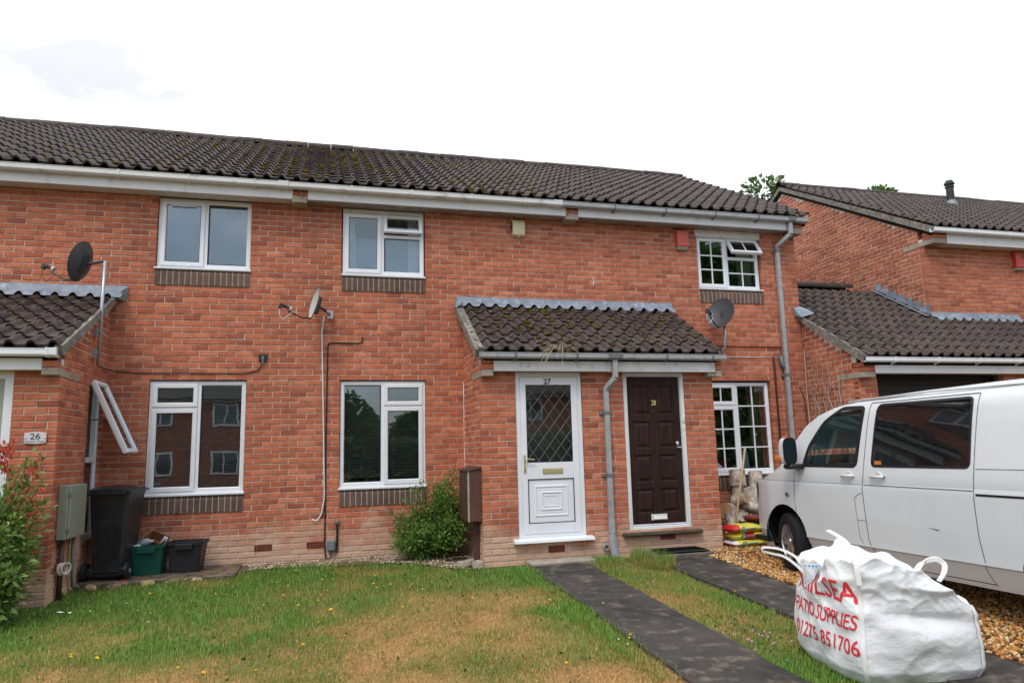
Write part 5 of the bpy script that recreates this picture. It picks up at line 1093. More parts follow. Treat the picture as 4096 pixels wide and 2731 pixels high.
# things seen through the right ground floor window
def bauble(c, r, label, col):
    B = MB(); V_, F_ = ico(); bm = bmesh.new(); bmesh.ops.create_uvsphere(bm, u_segments=14, v_segments=10, radius=r); me = bpy.data.meshes.new('bauble'); bm.to_mesh(me); bm.free(); me.materials.append(mat(label[:12], col, .4)); me.polygons.foreach_set('use_smooth', [True]*len(me.polygons)); o = link('bauble', me); o.location = c; tag(o, label, 'bauble')
    B = MB(); B.tube([(0, 0, r), (0, 0, 2.40-c[2])], .0015, 4); B.build('string', BLK, o, local=True)
bauble((8.955, .16, 2.13), .036, 'pink bauble hanging inside the right ground floor window', (.55, .06, .13)); bauble((8.735, .16, 2.17), .034, 'pale green bauble hanging in the middle of the right ground floor window', (.25, .42, .33)); bauble((8.83, .16, 1.95), .020, 'small clear bauble hanging low inside the right ground floor window', (.5, .5, .48))
t = thing('flower_pot', 'red flower pot with a plant inside the right ground floor window', 'flower pot', (8.46, .26, .98)); B = MB(); B.lathe([(0, 0), (.07, 0), (.10, .13), (.11, .14), (.10, .15), (0, .14)], 16); B.build('pot', mat('red_pot', (.35, .03, .02), .4), t, local=True)
r_ = random.Random(2); B = MB()
for k in range(26): a = r_.uniform(0, 6.28); h_ = r_.uniform(.1, .3); p = Vector((.06*math.cos(a), .06*math.sin(a), .14)); q = p+Vector((.1*math.cos(a)*r_.random(), .1*math.sin(a)*r_.random(), h_)); s_ = Vector((-math.sin(a), math.cos(a), 0))*.022; B.add([p, (p+q)/2+s_, q, (p+q)/2-s_], [(0, 1, 2, 3)])
B.build('leaves', mat('house_plant', (.03, .08, .03), .5), t, local=True)
B = MB(); B.box(-.12, .12, 0, .012, 0, .32, 0, .003, T=at(8.83, .19, .99) @ Euler((R(-12), 0, 0)).to_matrix().to_4x4()); loose('framed_card', 'pale blue card standing inside the right ground floor window', 'card', B, mat('pale_blue_card', (.34, .42, .52), .5))
# ================================================================== the white van
VAN = thing('white_van', 'white panel van parked nose to the house with dark rear side glass', 'van', (8.66, -1.41, 0), R(91))
def van():
    PAINT = mat('white_van_paint', (.60, .62, .635), .34, .025, 2.5, .5, obj=True, coat=.5, col2=(.56, .55, .53), c2=(.72, .95))
    TRIM = mat('black_van_trim', (.012, .012, .013), .4, obj=True); TYRE = mat('tyre', (.016, .016, .017), .85, .2, 20, .2, obj=True, bmp=.3); ALLOY = mat('alloy', (.50, .50, .51), .28, .06, 9, .5, metal=.85, obj=True)
    SEAMM = mat('panel_gap', (.045, .045, .047), .8); PRIV = mat('privacy_glass', (.006, .007, .008), .03, .1, 2, .9); ORANGE = mat('indicator_lens', (.60, .18, .02), .2); SEAT = mat('teal_grey_cab_trim', (.085, .125, .12), .7)
    TOPX = [0, .04, .12, .25, .45, .65, .85, .98, 1.15, 1.30, 1.50, 1.74, 2.15, 2.6, 3.5, 4.8, 5.1, 5.24, 5.29]; TOPZ = [.70, .80, .92, 1.00, 1.075, 1.14, 1.225, 1.36, 1.56, 1.71, 1.82, 1.895, 1.955, 1.975, 1.99, 1.99, 1.96, 1.88, 1.70]
    PLX = [0, .04, .10, .2, .35, .6, 1.0, 1.5, 4.6, 5.1, 5.29]; PLW = [.60, .70, .78, .845, .905, .965, .992, 1., 1., .985, .955]
    HZ = [.18, .28, .385, .395, .41, .70, .98, 1.015, 1.03, 1.08, 1.20, 1.40, 1.62, 1.78, 1.86, 1.92]; HW = [.86, .90, .935, .952, .950, .952, .948, .944, .938, .940, .925, .885, .838, .795, .755, .69]
    top = lambda s: float(np.interp(s, TOPX, TOPZ)); hw = lambda s, z: float(np.interp(z, HZ, HW))*float(np.interp(s, PLX, PLW))
    ss = sorted(set(np.round(np.concatenate([np.linspace(0, .3, 13), np.arange(.34, 2.5, .05), np.arange(2.5, 5.0, .1), np.linspace(5, 5.29, 8)]), 4))); zl = sorted(set(np.round(np.concatenate([np.linspace(.19, 1.92, 36), [.385, .395, 1.015, 1.03]]), 4)))
    nt_ = 7; rows = []
    for s in ss:
        zt = top(s); ze = zt-(.05 if s > 1.9 else .045); half = []
        for z in zl:
            zz = min(z, ze); half.append((hw(s, zz), zz))
        wE = hw(s, ze)
        for k in range(1, nt_+1):
            f = k/nt_; half.append((wE*(1-f), ze+(zt-ze)*(1-(1-f)**2.6)))
        rows.append([(-s, w_, z) for w_, z in half]+[(-s, -w_, z) for w_, z in half[-2::-1]])
    n = len(rows[0]); V = [p for r in rows for p in r]; F = [(i*n+k, i*n+k+1, (i+1)*n+k+1, (i+1)*n+k) for i in range(len(rows)-1) for k in range(n-1)]+[tuple(range(n-1, -1, -1)), tuple((len(rows)-1)*n+k for k in range(n))]
    F += [((i+1)*n, (i+1)*n+n-1, i*n+n-1, i*n) for i in range(len(rows)-1)]
    me = bpy.data.meshes.new('van_body'); me.from_pydata(V, [], F); bm = bmesh.new(); bm.from_mesh(me)
    bmesh.ops.remove_doubles(bm, verts=bm.verts, dist=1e-4); bmesh.ops.dissolve_degenerate(bm, edges=bm.edges, dist=1e-5)
    def cut(p, q, lo, hi):                                         # slice along the (s, z) line p-q within a box
        d = Vector((-(q[0]-p[0]), 0, q[1]-p[1])); nrm = Vector((d.z, 0, -d.x)); 
        if nrm.length < 1e-6: return
        gm = [f for f in bm.faces if lo[0] < -f.calc_center_median().x < hi[0] and lo[1] < f.calc_center_median().z < hi[1]]
        es = {e for f in gm for e in f.edges}; vs = {v for f in gm for v in f.verts}
        bmesh.ops.bisect_plane(bm, geom=list(gm)+list(es)+list(vs), plane_co=(-p[0], 0, p[1]), plane_no=nrm, dist=1e-5)
    def polycut(P):
        lo = (min(p[0] for p in P)-.12, min(p[1] for p in P)-.08); hi = (max(p[0] for p in P)+.12, max(p[1] for p in P)+.08)
        for a, b in zip(P, P[1:]+P[:1]): cut(a, b, lo, hi)
    def rounded(P, r, k=3):
        o = []
        for i, p in enumerate(P):
            p = Vector(p); a = Vector(P[i-1]); b = Vector(P[(i+1) % len(P)]); u = (a-p).normalized()*r; v = (b-p).normalized()*r
            for j in range(k+1): t = j/k; o.append(tuple((p+u)*(1-t)**2+p*2*t*(1-t)+(p+v)*t*t))
        return o
    inside = lambda P, x, y: all(((b[0]-a[0])*(y-a[1])-(b[1]-a[1])*(x-a[0]))*sg > -1e-9 for a, b in zip(P, P[1:]+P[:1]) for sg in (orient(P),))
    def orient(P): return 1 if sum(a[0]*b[1]-a[1]*b[0] for a, b in zip(P, P[1:]+P[:1])) > 0 else -1
    G1 = rounded([(1.30, 1.21), (2.14, 1.21), (2.19, 1.82), (1.86, 1.83), (1.60, 1.685), (1.38, 1.42)], .05); G2 = rounded([(2.36, 1.21), (3.50, 1.21), (3.50, 1.83), (2.385, 1.835)], .05)
    arcs = []
    for c in (.90, 4.30):
        arcs.append([(c+.405*math.cos(a), .335+.405*math.sin(a)) for a in np.linspace(math.pi*1.06, -math.pi*.06, 17)]+[(c+.40, .1), (c-.40, .1)])
    for P in (G1, G2, *arcs): polycut(P)
    kill = []
    for f in bm.faces:
        c = f.calc_center_median(); s, z = -c.x, c.z
        if abs(c.y) > .5 and (any(inside(P, s, z) for P in arcs)): kill.append(f)
        elif abs(c.y) > .55 and z < 1.83 and (inside(G1, s, z) or inside(G2, s, z)): kill.append(f)
        elif abs(f.normal.z) > .2 and .93 < s < 1.78 and abs(c.y) < .78*hw(s, z) and z > top(s)-.04 and s > .95: kill.append(f)
    bmesh.ops.delete(bm, geom=list(set(kill)), context='FACES'); bmesh.ops.recalc_face_normals(bm, faces=bm.faces)
    bm.to_mesh(me); bm.free(); me.materials.append(PAINT); me.polygons.foreach_set('use_smooth', [len(p.vertices) < 30 for p in me.polygons])
    try: me.set_sharp_from_angle(angle=R(28))
    except Exception: pass
    body = link('body', me, VAN, True)
    side = lambda s, z, sg, off=0: Vector((-s, sg*(hw(s, min(z, top(s)-.045))+off), z))
    def panel(name, P, off, m, parent, th=.006, sides=(1, -1)):
        for sg in sides:
            B = MB(); vs = [side(s, z, sg, off) for s, z in P]; n_ = len(vs); cs = sum(p[0] for p in P)/n_; cz_ = sum(p[1] for p in P)/n_; vs.append(side(cs, cz_, sg, off)); B.add(vs, [(k, (k+1) % n_, n_) if sg < 0 else ((k+1) % n_, k, n_) for k in range(n_)]); o = B.build(name, m, parent, local=True)
    def patch(name, P, off, m, parent, sides=(1, -1), nz=12, ns=10):
        zs = [p[1] for p in P]; za, zb_ = min(zs)+1e-4, max(zs)-1e-4
        for sg in sides:
            B = MB(); vs = []
            for j in range(nz+1):
                z = za+(zb_-za)*j/nz; xs = []
                for a, b in zip(P, P[1:]+P[:1]):
                    if (a[1]-z)*(b[1]-z) <= 0 and abs(a[1]-b[1]) > 1e-9: xs.append(a[0]+(b[0]-a[0])*(z-a[1])/(b[1]-a[1]))
                xa, xb = min(xs), max(xs); vs += [side(xa+(xb-xa)*i/ns, z, sg, off) for i in range(ns+1)]
            fs = [(j*(ns+1)+i, j*(ns+1)+i+1, (j+1)*(ns+1)+i+1, (j+1)*(ns+1)+i) for j in range(nz) for i in range(ns)]
            B.add(vs, fs if sg > 0 else [q[::-1] for q in fs]); B.build(name, m, parent, local=True, smooth=True, fix=False)
    def strip(P, wd, off, m, name, parent, sides=(1, -1), close=False):
        for sg in sides:
            B = MB(); pts = P+([P[0]] if close else []); Q = []
            for a, b in zip(pts[:-1], pts[1:]):
                k = max(1, int(math.dist(a, b)/.06)); Q += [(a[0]+(b[0]-a[0])*i/k, a[1]+(b[1]-a[1])*i/k) for i in range(k)]
            Q.append(pts[-1]); vs = []
            for i, p in enumerate(Q):
                d = Vector((Q[min(i+1, len(Q)-1)][0]-Q[max(i-1, 0)][0], Q[min(i+1, len(Q)-1)][1]-Q[max(i-1, 0)][1])).normalized(); nx, nz_ = -d.y*wd/2, d.x*wd/2
                vs += [side(p[0]+nx, p[1]+nz_, sg, off), side(p[0]-nx, p[1]-nz_, sg, off)]
            B.add(vs, [(2*i, 2*i+1, 2*i+3, 2*i+2) for i in range(len(Q)-1)]); B.build(name, m, parent, local=True)
    grow = lambda P, k: [(p[0]+(p[0]-sum(q[0] for q in P)/len(P))*k, p[1]+(p[1]-sum(q[1] for q in P)/len(P))*k) for p in P]
    patch('front_side_glass', G1, -.004, GLASSC, VAN); patch('rear_side_glass', grow(G2, .015), .001, PRIV, VAN)
    strip(G1, .045, .002, TRIM, 'window_seal', VAN, close=True); strip(G2, .022, .003, TRIM, 'window_seal', VAN, close=True)
    # windscreen
    B = MB(); wv = []; W_ = [1.0, 1.15, 1.35, 1.55, 1.80]
    for s in W_:
        for k in range(9): f = -1+k/4; w_ = .80*hw(s, top(s)-.03); zt = top(s); g_ = abs(f)*.80; wv.append((-s+.012, f*w_, zt-.045+.045*(1-g_**2.6)+.002))
    B.add(wv, [(i*9+k, i*9+k+1, (i+1)*9+k+1, (i+1)*9+k) for i in range(4) for k in range(8)]); B.build('windscreen', GLASSC, VAN, local=True, smooth=True)
    # doors are outlined by their shut lines
    strip([(1.16, .47), (1.13, .80), (1.14, 1.12), (1.24, 1.2)], .006, .003, SEAMM, 'door_gap', body); strip([(2.275, 1.86), (2.255, 1.165), (2.23, .98), (2.26, .48), (2.33, .28)], .0065, .003, SEAMM, 'door_gap', body); strip([(3.56, 1.86), (3.545, 1.17), (3.53, .95), (3.54, .62), (3.57, .42), (3.55, .36), (3.60, .22)], .006, .003, SEAMM, 'door_gap', body)
    strip([(2.275, 1.865), (3.56, 1.865)], .006, .003, SEAMM, 'door_gap', body); strip([(.34, 1.02), (2.235, 1.02)], .0045, .0025, SEAMM, 'side_crease', body); strip([(2.25, 1.018), (3.53, 1.012)], .0065, .003, SEAMM, 'side_crease', body); strip([(3.55, .98), (5.05, .975)], .020, .002, TRIM, 'door_rail', body, (1,)); strip([(3.56, 1.20), (5.2, 1.20)], .0045, .0025, SEAMM, 'side_crease', body)
    strip([(1.33, .392), (5.1, .392)], .012, .001, mat('grubby_rub_line', (.22, .22, .21), .6), 'rub_line', body); strip([(1.35, .235), (3.6, .235)], .008, .001, SEAMM, 'sill_gap', body)
    strip([(2.11, .88), (2.19, .93), (2.225, .93)], .0045, .0025, SEAMM, 'filler_flap_gap', body, (1,)); strip([(2.11, .88), (2.14, .48), (2.18, .42)], .0045, .0025, SEAMM, 'filler_flap_gap', body, (1,)); strip([(2.13, .655), (2.24, .655)], .0045, .0025, SEAMM, 'filler_flap_gap', body, (1,))
    B = MB(); B.tube([(-1.9, .72, 1.90), (-3.0, .72, 1.925), (-5.1, .70, 1.90)], .012, 6); B.tube([(-1.9, -.72, 1.90), (-3.0, -.72, 1.925), (-5.1, -.70, 1.90)], .012, 6); B.build('roof_rib', PAINT, body, local=True, smooth=True)
    for s0, z0 in ((2.03, 1.105), (2.45, 1.105)):
        for sg in (1,):
            p = side(s0, z0, sg); B = MB(); B.lathe([(.055, -.004), (.055, .002), (.04, -.001), (0, -.006)], 20, T=Matrix.Translation(p) @ Matrix.Rotation(R(-90), 4, 'X')); B.tube([side(s0-.085, z0, sg, .004), side(s0-.07, z0, sg, .03), side(s0+.06, z0, sg, .03), side(s0+.095, z0, sg, .004)], [.012, .015, .015, .013], 8); B.build('door_handle', PAINT, VAN, local=True, smooth=True)
    p = side(2.545, 1.105, 1, .012); B = MB(); B.lathe([(.012, 0), (.012, .006), (0, .006)], 10, T=Matrix.Translation(p) @ Matrix.Rotation(R(-90), 4, 'X')); B.build('lock', SEAMM, VAN, local=True)
    p = side(1.0, .86, 1, .001); B = MB(); B.lathe([(.034, 0), (.034, .008), (.02, .012), (0, .012)], 14, T=Matrix.Translation(p) @ Matrix.Rotation(R(-90), 4, 'X') @ Matrix.Diagonal((1.2, .8, 1, 1))); B.build('side_repeater', CHROME, VAN, local=True)
    p = side(2.45, 1.245, 1, .006); B = MB(); B.box(p.x-.045, p.x+.045, p.y-.002, p.y+.001, p.z-.018, p.z+.018); B.build('sticker', ORANGE, VAN, local=True)
    # mirror
    for sg in (1, -1):
        b_ = side(1.28, 1.225, sg); B = MB(); B.box(b_.x-.06, b_.x+.10, min(b_.y, b_.y+sg*.20), max(b_.y, b_.y+sg*.20), b_.z-.06, b_.z+.0, 0, .02); mo = B.build('mirror_arm', TRIM, VAN, local=True)
        se = lambda v: math.copysign(abs(v)**.6, v)
        def shell(nm, m, x0, x1, sc):
            B = MB(); k_ = 20; prof = [(.2, 0), (.75, .22), (1, .55), (1, 1)]; c_ = Vector((b_.x+.02, b_.y+sg*.17, b_.z+.15)); vs = []
            for r_, f in prof: vs += [c_+Vector((x0+(x1-x0)*f, r_*.090*se(math.cos(2*math.pi*q/k_))*sc, r_*.155*se(math.sin(2*math.pi*q/k_))*sc)) for q in range(k_)]
            B.add(vs, [(i*k_+q, i*k_+(q+1) % k_, (i+1)*k_+(q+1) % k_, (i+1)*k_+q) for i in range(3) for q in range(k_)]+[tuple(range(k_)), tuple(3*k_+q for q in range(k_-1, -1, -1))]); return B.build(nm, m, VAN, local=True, smooth=False)
        sh = shell('mirror_shell', PAINT, .11, -.03, 1.0); shell('mirror_rim', TRIM, -.028, -.05, 1.01)
        c_ = Vector((b_.x+.02-.052, b_.y+sg*.17, b_.z+.15)); B = MB(); B.add([c_+Vector((0, .080*se(math.cos(2*math.pi*q/20)), .14*se(math.sin(2*math.pi*q/20)))) for q in range(20)], [tuple(range(20))]); B.build('mirror_glass', mat('mirror', (.10, .14, .14), .06, 0, 1, .5, metal=1), VAN, local=True)
        c_ = Vector((b_.x+.095, b_.y+sg*.20, b_.z+.075)); B = MB(); B.box(c_.x-.06, c_.x+.035, min(c_.y, c_.y+sg*.075), max(c_.y, c_.y+sg*.075), c_.z-.028, c_.z+.022, 0, .008); B.build('mirror_indicator', ORANGE, VAN, local=True)
    # lamps, bumper, grille
    for sg in (1, -1):
        patch('headlamp', [(.02, .72), (.05, .93), (.27, .985), (.25, .80), (.10, .70)], .006, mat('smoked_lens', (.07, .06, .055), .05, .1, 5, .8), VAN, (sg,))
    B = MB(); B.box(-.02, .03, -.60, .60, .30, .52, 0, .02); B.build('bumper', PAINT, VAN, local=True); B = MB(); B.box(-.01, .012, -.45, .45, .60, .74, 0, .01); B.build('grille', TRIM, VAN, local=True)
    B = MB(); B.box(-5.2, -.1, -.82, .82, .24, .30); B.build('floor_pan', TRIM, VAN, local=True)
    for s in (.90, 4.30):
        for sg in (1, -1):
            y0_, y1_ = sg*.93, sg*.56; B = MB(); n_ = 14; A = [Vector((-s+.41*math.cos(a), 0, .335+.41*math.sin(a))) for a in np.linspace(-.2, math.pi+.2, n_)]
            vs = [a+Vector((0, y0_*.985, 0)) for a in A]+[a+Vector((0, y1_, 0)) for a in A]; B.add(vs, [(k, k+1, n_+k+1, n_+k) for k in range(n_-1)]+[tuple(range(n_, 2*n_))]); B.build('wheel_arch_liner', TRIM, VAN, local=True)
    # wheels, front pair steered
    for s in (.90, 4.30):
        for sg in (1, -1):
            st = R(-17) if s < 2 else 0; T_ = Matrix.Translation((-s, sg*.80, .285)) @ Matrix.Rotation(st, 4, 'Z') @ Matrix.Rotation(R(-90)*sg, 4, 'X') @ Matrix.Diagonal((1.035, 1.035, 1, 1))
            B = MB(); B.lathe([(.205, -.11), (.27, -.112), (.318, -.10), (.335, -.08), (.335, .08), (.318, .10), (.27, .112), (.21, .108), (.205, .095)], 40, T=T_); wh = B.build('tyre', TYRE, VAN, local=True, smooth=False)
            B = MB()
            for k in range(40): a = 2*math.pi*k/40; B.box(.331, .3375, -.013, .013, -.075, -.015, T=T_ @ Matrix.Rotation(a, 4, 'Z')); B.box(.331, .3375, -.013, .013, .01, .075, T=T_ @ Matrix.Rotation(a+.08, 4, 'Z'))
            B.build('tread', TYRE, wh, local=True)
            B = MB(); B.lathe([(.208, -.09), (.208, .10), (.198, .104), (.190, .09), (.185, .03)], 40, T=T_); B.lathe([(.185, .028), (.02, .025)], 24, T=T_, m=1)
            for k in range(5):
                for d in (-.13, .13): B.add([T_ @ (Matrix.Rotation(2*math.pi*k/5+d*w_, 3, 'Z') @ Vector(p)) for w_, p in ((.4, (.04, -.022, .085)), (.4, (.04, .022, .085)), (1.3, (.192, .016, .095)), (1.3, (.192, -.016, .095)), (.4, (.04, -.024, .03)), (.4, (.04, .024, .03)), (1.3, (.192, .02, .04)), (1.3, (.192, -.02, .04)))], [(0, 1, 2, 3), (0, 3, 7, 4), (1, 5, 6, 2)])
            B.lathe([(.06, .06), (.055, .092), (.03, .098), (0, .098)], 16, T=T_); B.build('rim', [ALLOY, TRIM], wh, local=True)
    # cab interior
    B = MB(); B.box(-1.45, -.95, -.80, .80, .85, 1.16, 0, .06); B.box(-1.52, -1.30, .10, .55, 1.05, 1.22, 0, .05); B.build('dashboard', SEAT, VAN, local=True)
    B = MB(); B.box(-1.53, -1.515, .60, .76, 1.10, 1.17, 0, .005); B.build('air_vent', TRIM, VAN, local=True)
    B = MB(); B.tube([Vector((-1.55+.06*math.sin(a), -.42+.19*math.cos(a), 1.20+.19*math.sin(a))) for a in np.linspace(0, 2*math.pi, 25)], .016, 8); B.tube([(-1.55, -.42, 1.20), (-1.3, -.42, 1.08)], .03, 8); B.build('steering_wheel', TRIM, VAN, local=True)
    for y_ in (.42, -.42):
        B = MB(); B.box(-2.45, -1.95, y_-.25, y_+.25, .70, .95, 0, .06); B.box(-2.6, -2.42, y_-.25, y_+.25, .9, 1.5, 0, .06); B.box(-2.6, -2.48, y_-.12, y_+.12, 1.52, 1.72, 0, .04); B.build('seat', SEAT, VAN, local=True)
    B = MB(); B.box(-2.75, -2.70, -.72, .72, .4, 1.74); B.build('bulkhead', TRIM, VAN, local=True)
    B = MB(); p = side(3.0, .66, 1, .002); B.add([p, p+Vector((-.14, 0, -.012)), p+Vector((-.13, 0, -.022))], [(0, 1, 2)]); B.build('scrape', mat('rusty_scrape', (.10, .08, .07), .9), VAN, local=True)
van()
VAN.location.z = -.118; VAN.scale = (1.02,)*3; VAN.rotation_euler = (0, .003, R(91)); VAN.rotation_mode = 'XYZ'

# ================================================================== the builder's bulk bag
BAG = thing('bulk_bag', "white woven builder's bulk bag with red lettering standing before the van", 'bulk bag', (6.22, -5.53, float(G(0, -5.53))), R(-8))
BAG.scale = (1.0, 1.0, 1.0)
def bag():
    m, t, b = newmat('woven_polypropylene'); n = noise(t, 3, 5); c = ramp(t, n, [(.3, (.66, .67, .69)), (.7, (.75, .755, .77))]); t.links.new(c, b.inputs['Base Color']); b.inputs['Roughness'].default_value = .48; b.inputs['Specular IOR Level'].default_value = .35
    wv = t.nodes.new('ShaderNodeTexWave'); wv.bands_direction = 'Z'; wv.inputs['Scale'].default_value = 62; g = t.nodes.new('ShaderNodeNewGeometry'); t.links.new(g.outputs['Position'], wv.inputs['Vector'])
    h = mathn(t, 'ADD', mathn(t, 'MULTIPLY', wv.outputs[1], .03), mathn(t, 'ADD', mathn(t, 'MULTIPLY', noise(t, 7, 4, (1, 1, 2.2)), 1.2), mathn(t, 'MULTIPLY', noise(t, 40, 3, (1, 1, 3)), .25))); bump(t, b, h, .38, .02)
    POLY = m; SEW = mat('seam_tape', (.80, .79, .77), .6, .05, 20); INK = mat('red_ink', (.66, .030, .042), .5, .08, 14, col2=(.70, .40, .38), c2=(.72, .80))
    ROT = R(0)
    LE = [.0, .12, .30, .5, .7, 1.0]
    def rad(h): return float(np.interp(h, [0, .08, .22, .36, .5, .68, .9], [.43, .475, .49, .475, .455, .435, .41]))
    def topz(phi):                                               # rim height round the bag (phi: 0 = +x, 90 = +y)
        a = math.degrees(phi) % 360; return float(np.interp(a, [0, 45, 90, 135, 180, 225, 243, 270, 292, 315, 338, 360], [.56, .70, .84, .735, .75, .815, .805, .76, .66, .49, .46, .56]))+.016*math.sin(phi*9+1)+.012*math.sin(phi*17)
    def crease(p):
        return .010*math.sin(p.z*26+3*math.sin(p.y*5)+2*p.x)*max(0, 1-abs(p.z-.62)/.25)+.007*math.sin((p.x-p.y)*17+p.z*9)+.012*vn(p.x*2, p.y*2+p.z*3)
    def vn(a, b): return float(vnoise(a+5, b+5, .35, 12))*2-1
    def wr(phi, h):                                              # sharp slack folds, strongest above the fill
        u = phi*.47; k = .35+.65*min(1, max(0, (h-.30)/.25)); a = 0
        for i, (fu, fh, am) in enumerate(((1.0, 1.6, .030), (2.3, 2.9, .017), (5.2, 5.0, .008))):
            n = float(vnoise(u*fu+.55*h*fh+i*3.1, h*fh-.35*u*fu+i*1.7, .30, 60+i)); a += am*((1-abs(2*n-1))**3.2-.25)
        return a*k*(.55 if 2.5 < phi < 3.95 else 1.)
    def surf(phi, h):
        Rr = rad(h); e = 5.5; c_, s_ = math.cos(phi), math.sin(phi); k = (abs(c_)**e+abs(s_)**e)**(-1/e); p = Vector((Rr*k*c_, Rr*k*s_, h))
        lean = max(0, h-.42); p.x += -.10*lean; p.y += -.04*lean
        nrm = Vector((c_, s_, 0)); q = p+nrm*(crease(p)+wr(phi, h))
        # the right-hand front panel folds in below its shoulder
        d = math.degrees(phi) % 360
        if 228 < d < 318: q += Vector((0, .050*math.exp(-((h-(.47-.0012*(d-230)))/.045)**2)*math.sin(math.pi*(d-228)/90), 0)); q += Vector((0, -.03*math.exp(-((h-.30)/.10)**2)*math.sin(math.pi*(d-228)/90), 0))
        if 140 < d < 222: q += Vector((-.018*math.sin(math.pi*(d-140)/82), 0, 0))
        return q
    NP = 288; phis = [2*math.pi*k/NP for k in range(NP)]; NH = 72; V = []; F = []
    for j in range(NH+1):
        f = j/NH; V += [surf(p, topz(p)*f) for p in phis]
    # the slack top folds over and sags inwards
    CN = sum((surf(p, topz(p)) for p in phis), Vector())/NP; levels = [(.93, .012), (.80, .0), (.62, -.035), (.42, -.06), (.2, -.075)]
    for f, dz in levels:
        for i, p in enumerate(phis):
            q = surf(p, topz(p)); r_ = CN.lerp(q, f); z_ = q.z*f**.55+(CN.z-.02)*(1-f**.55)+dz; V.append(Vector((r_.x, r_.y, z_+.022*math.sin(5*p+f*9)*(1-f)+.012*vn(r_.x*3, r_.y*3))))
    V.append(Vector((CN.x, CN.y, CN.z-.10))); T_ = NH+len(levels)
    F = [(j*NP+k, j*NP+(k+1) % NP, (j+1)*NP+(k+1) % NP, (j+1)*NP+k) for j in range(T_) for k in range(NP)]+[(T_*NP+k, T_*NP+(k+1) % NP, len(V)-1) for k in range(NP)]+[tuple(range(NP-1, -1, -1))]
    B = MB(); B.add(V, F); B.build('sack', POLY, BAG, smooth=True, local=True)
    from mathutils.bvhtree import BVHTree
    TREE = BVHTree.FromPolygons(V, F)
    for a in (225, 315, 135, 45):                                # raised corner seams
        p = R(a); h1 = topz(p); P = [surf(p, h1*k/22) for k in range(23)]; o_ = Vector((math.cos(p), math.sin(p), 0)); tn = Vector((-o_.y, o_.x, 0)); B = MB(); vs = []
        for q in P: vs += [q-tn*.016+o_*.001, q+o_*.020+tn*random.uniform(-.003, .003), q+tn*.016+o_*.001]
        B.add(vs, [(3*i, 3*i+1, 3*i+4, 3*i+3) for i in range(22)]+[(3*i+1, 3*i+2, 3*i+5, 3*i+4) for i in range(22)]); B.build('corner_seam', SEW, BAG, local=True, smooth=True)
    for d0, d1, hh in ((232, 308, .50),):
        B = MB()
        for o_ in (0, .012):
            P = [surf(R(d0+(d1-d0)*k/40), hh-.03*math.sin(k/40*3.1)-o_) for k in range(41)]
            for i in range(0, 40, 1):
                nr = Vector((math.cos(R(d0+(d1-d0)*i/40)), math.sin(R(d0+(d1-d0)*i/40)), 0))*.0025; B.tube([P[i]+nr, P[i].lerp(P[i+1], .6)+nr], .0016, 4, cap=False)
        B.build('stitching', SEW, BAG, local=True)
    # printed lettering wrapped on to the left face
    def face(u, h):                                              # u: metres along the left face, 0 = its middle, + towards the near corner
        y = -u; Rr = rad(h); phi = math.atan2(y, -Rr*(1-min(.999, abs(y/Rr))**5.5)**(1/5.5)); return surf(phi, h)
    def wrap(body, size, u_right, h_mid, xs, spacing=1.0, slant=0):
        cu = bpy.data.curves.new('lettering', 'FONT'); cu.body = body; cu.size = size; cu.align_x = 'RIGHT'; cu.align_y = 'CENTER'; cu.offset = size*.007; cu.space_character = spacing; cu.resolution_u = 3; o = bpy.data.objects.new('lettering', cu); COL.objects.link(o)
        dg = bpy.context.evaluated_depsgraph_get(); dg.update(); me_ = bpy.data.meshes.new_from_object(o.evaluated_get(dg)); bpy.data.objects.remove(o)
        bm = bmesh.new(); bm.from_mesh(me_); 
        for k in range(-110, 4): bmesh.ops.bisect_plane(bm, geom=bm.faces[:]+bm.edges[:]+bm.verts[:], plane_co=(k*.012, 0, 0), plane_no=(1, 0, 0), dist=1e-6)
        for k in range(-8, 9): bmesh.ops.bisect_plane(bm, geom=bm.faces[:]+bm.edges[:]+bm.verts[:], plane_co=(0, k*.012, 0), plane_no=(0, 1, 0), dist=1e-6)
        bmesh.ops.delete(bm, geom=[f for f in bm.faces if u_right+f.calc_center_median().x*xs < -.415], context='FACES')
        for v in bm.verts:
            u = u_right+v.co.x*xs; h = h_mid+v.co.y; 
            a_ = face(u, h); b_ = face(u+.004, h); c_ = face(u, h+.004); hit = TREE.ray_cast(Vector((-1.2, a_.y, a_.z)), Vector((1, 0, 0))); q_ = hit[0] if hit[0] is not None else a_; nr = hit[1] if hit[0] is not None else Vector((-1, 0, 0)); nr = nr if nr.x < 0 else -nr; v.co = q_+nr*.004
        bm.to_mesh(me_); bm.free(); me_.materials.clear(); me_.materials.append(INK); o = link('lettering', me_, BAG, True)
    wrap('NAILSEA', .200, .395, .585, 1.0); wrap('PATIO SUPPLIES', .145, .395, .395, .78, .95); wrap('01275 851706', .145, .42, .232, .90)
    # lifting loops and the paper label
    def loop(P, w_=.05, wv=(0, 0, 1)):
        P = [Vector(p) for p in P]; Q = []
        for i in range(len(P)-1):
            for k in range(5):
                t_ = k/5; p0 = P[max(i-1, 0)]; p1 = P[i]; p2 = P[i+1]; p3 = P[min(i+2, len(P)-1)]; Q.append(.5*((2*p1)+(p2-p0)*t_+(2*p0-5*p1+4*p2-p3)*t_**2+(-p0+3*p1-3*p2+p3)*t_**3))
        Q.append(P[-1]); vs = []
        for i, q in enumerate(Q):
            d = (Q[min(i+1, len(Q)-1)]-Q[max(i-1, 0)]).normalized(); w0 = Vector(wv); s_ = (w0-d*w0.dot(d)).normalized()*w_/2; n_ = d.cross(s_).normalized()*.004; vs += [q-s_+n_, q+s_+n_, q+s_-n_, q-s_-n_]
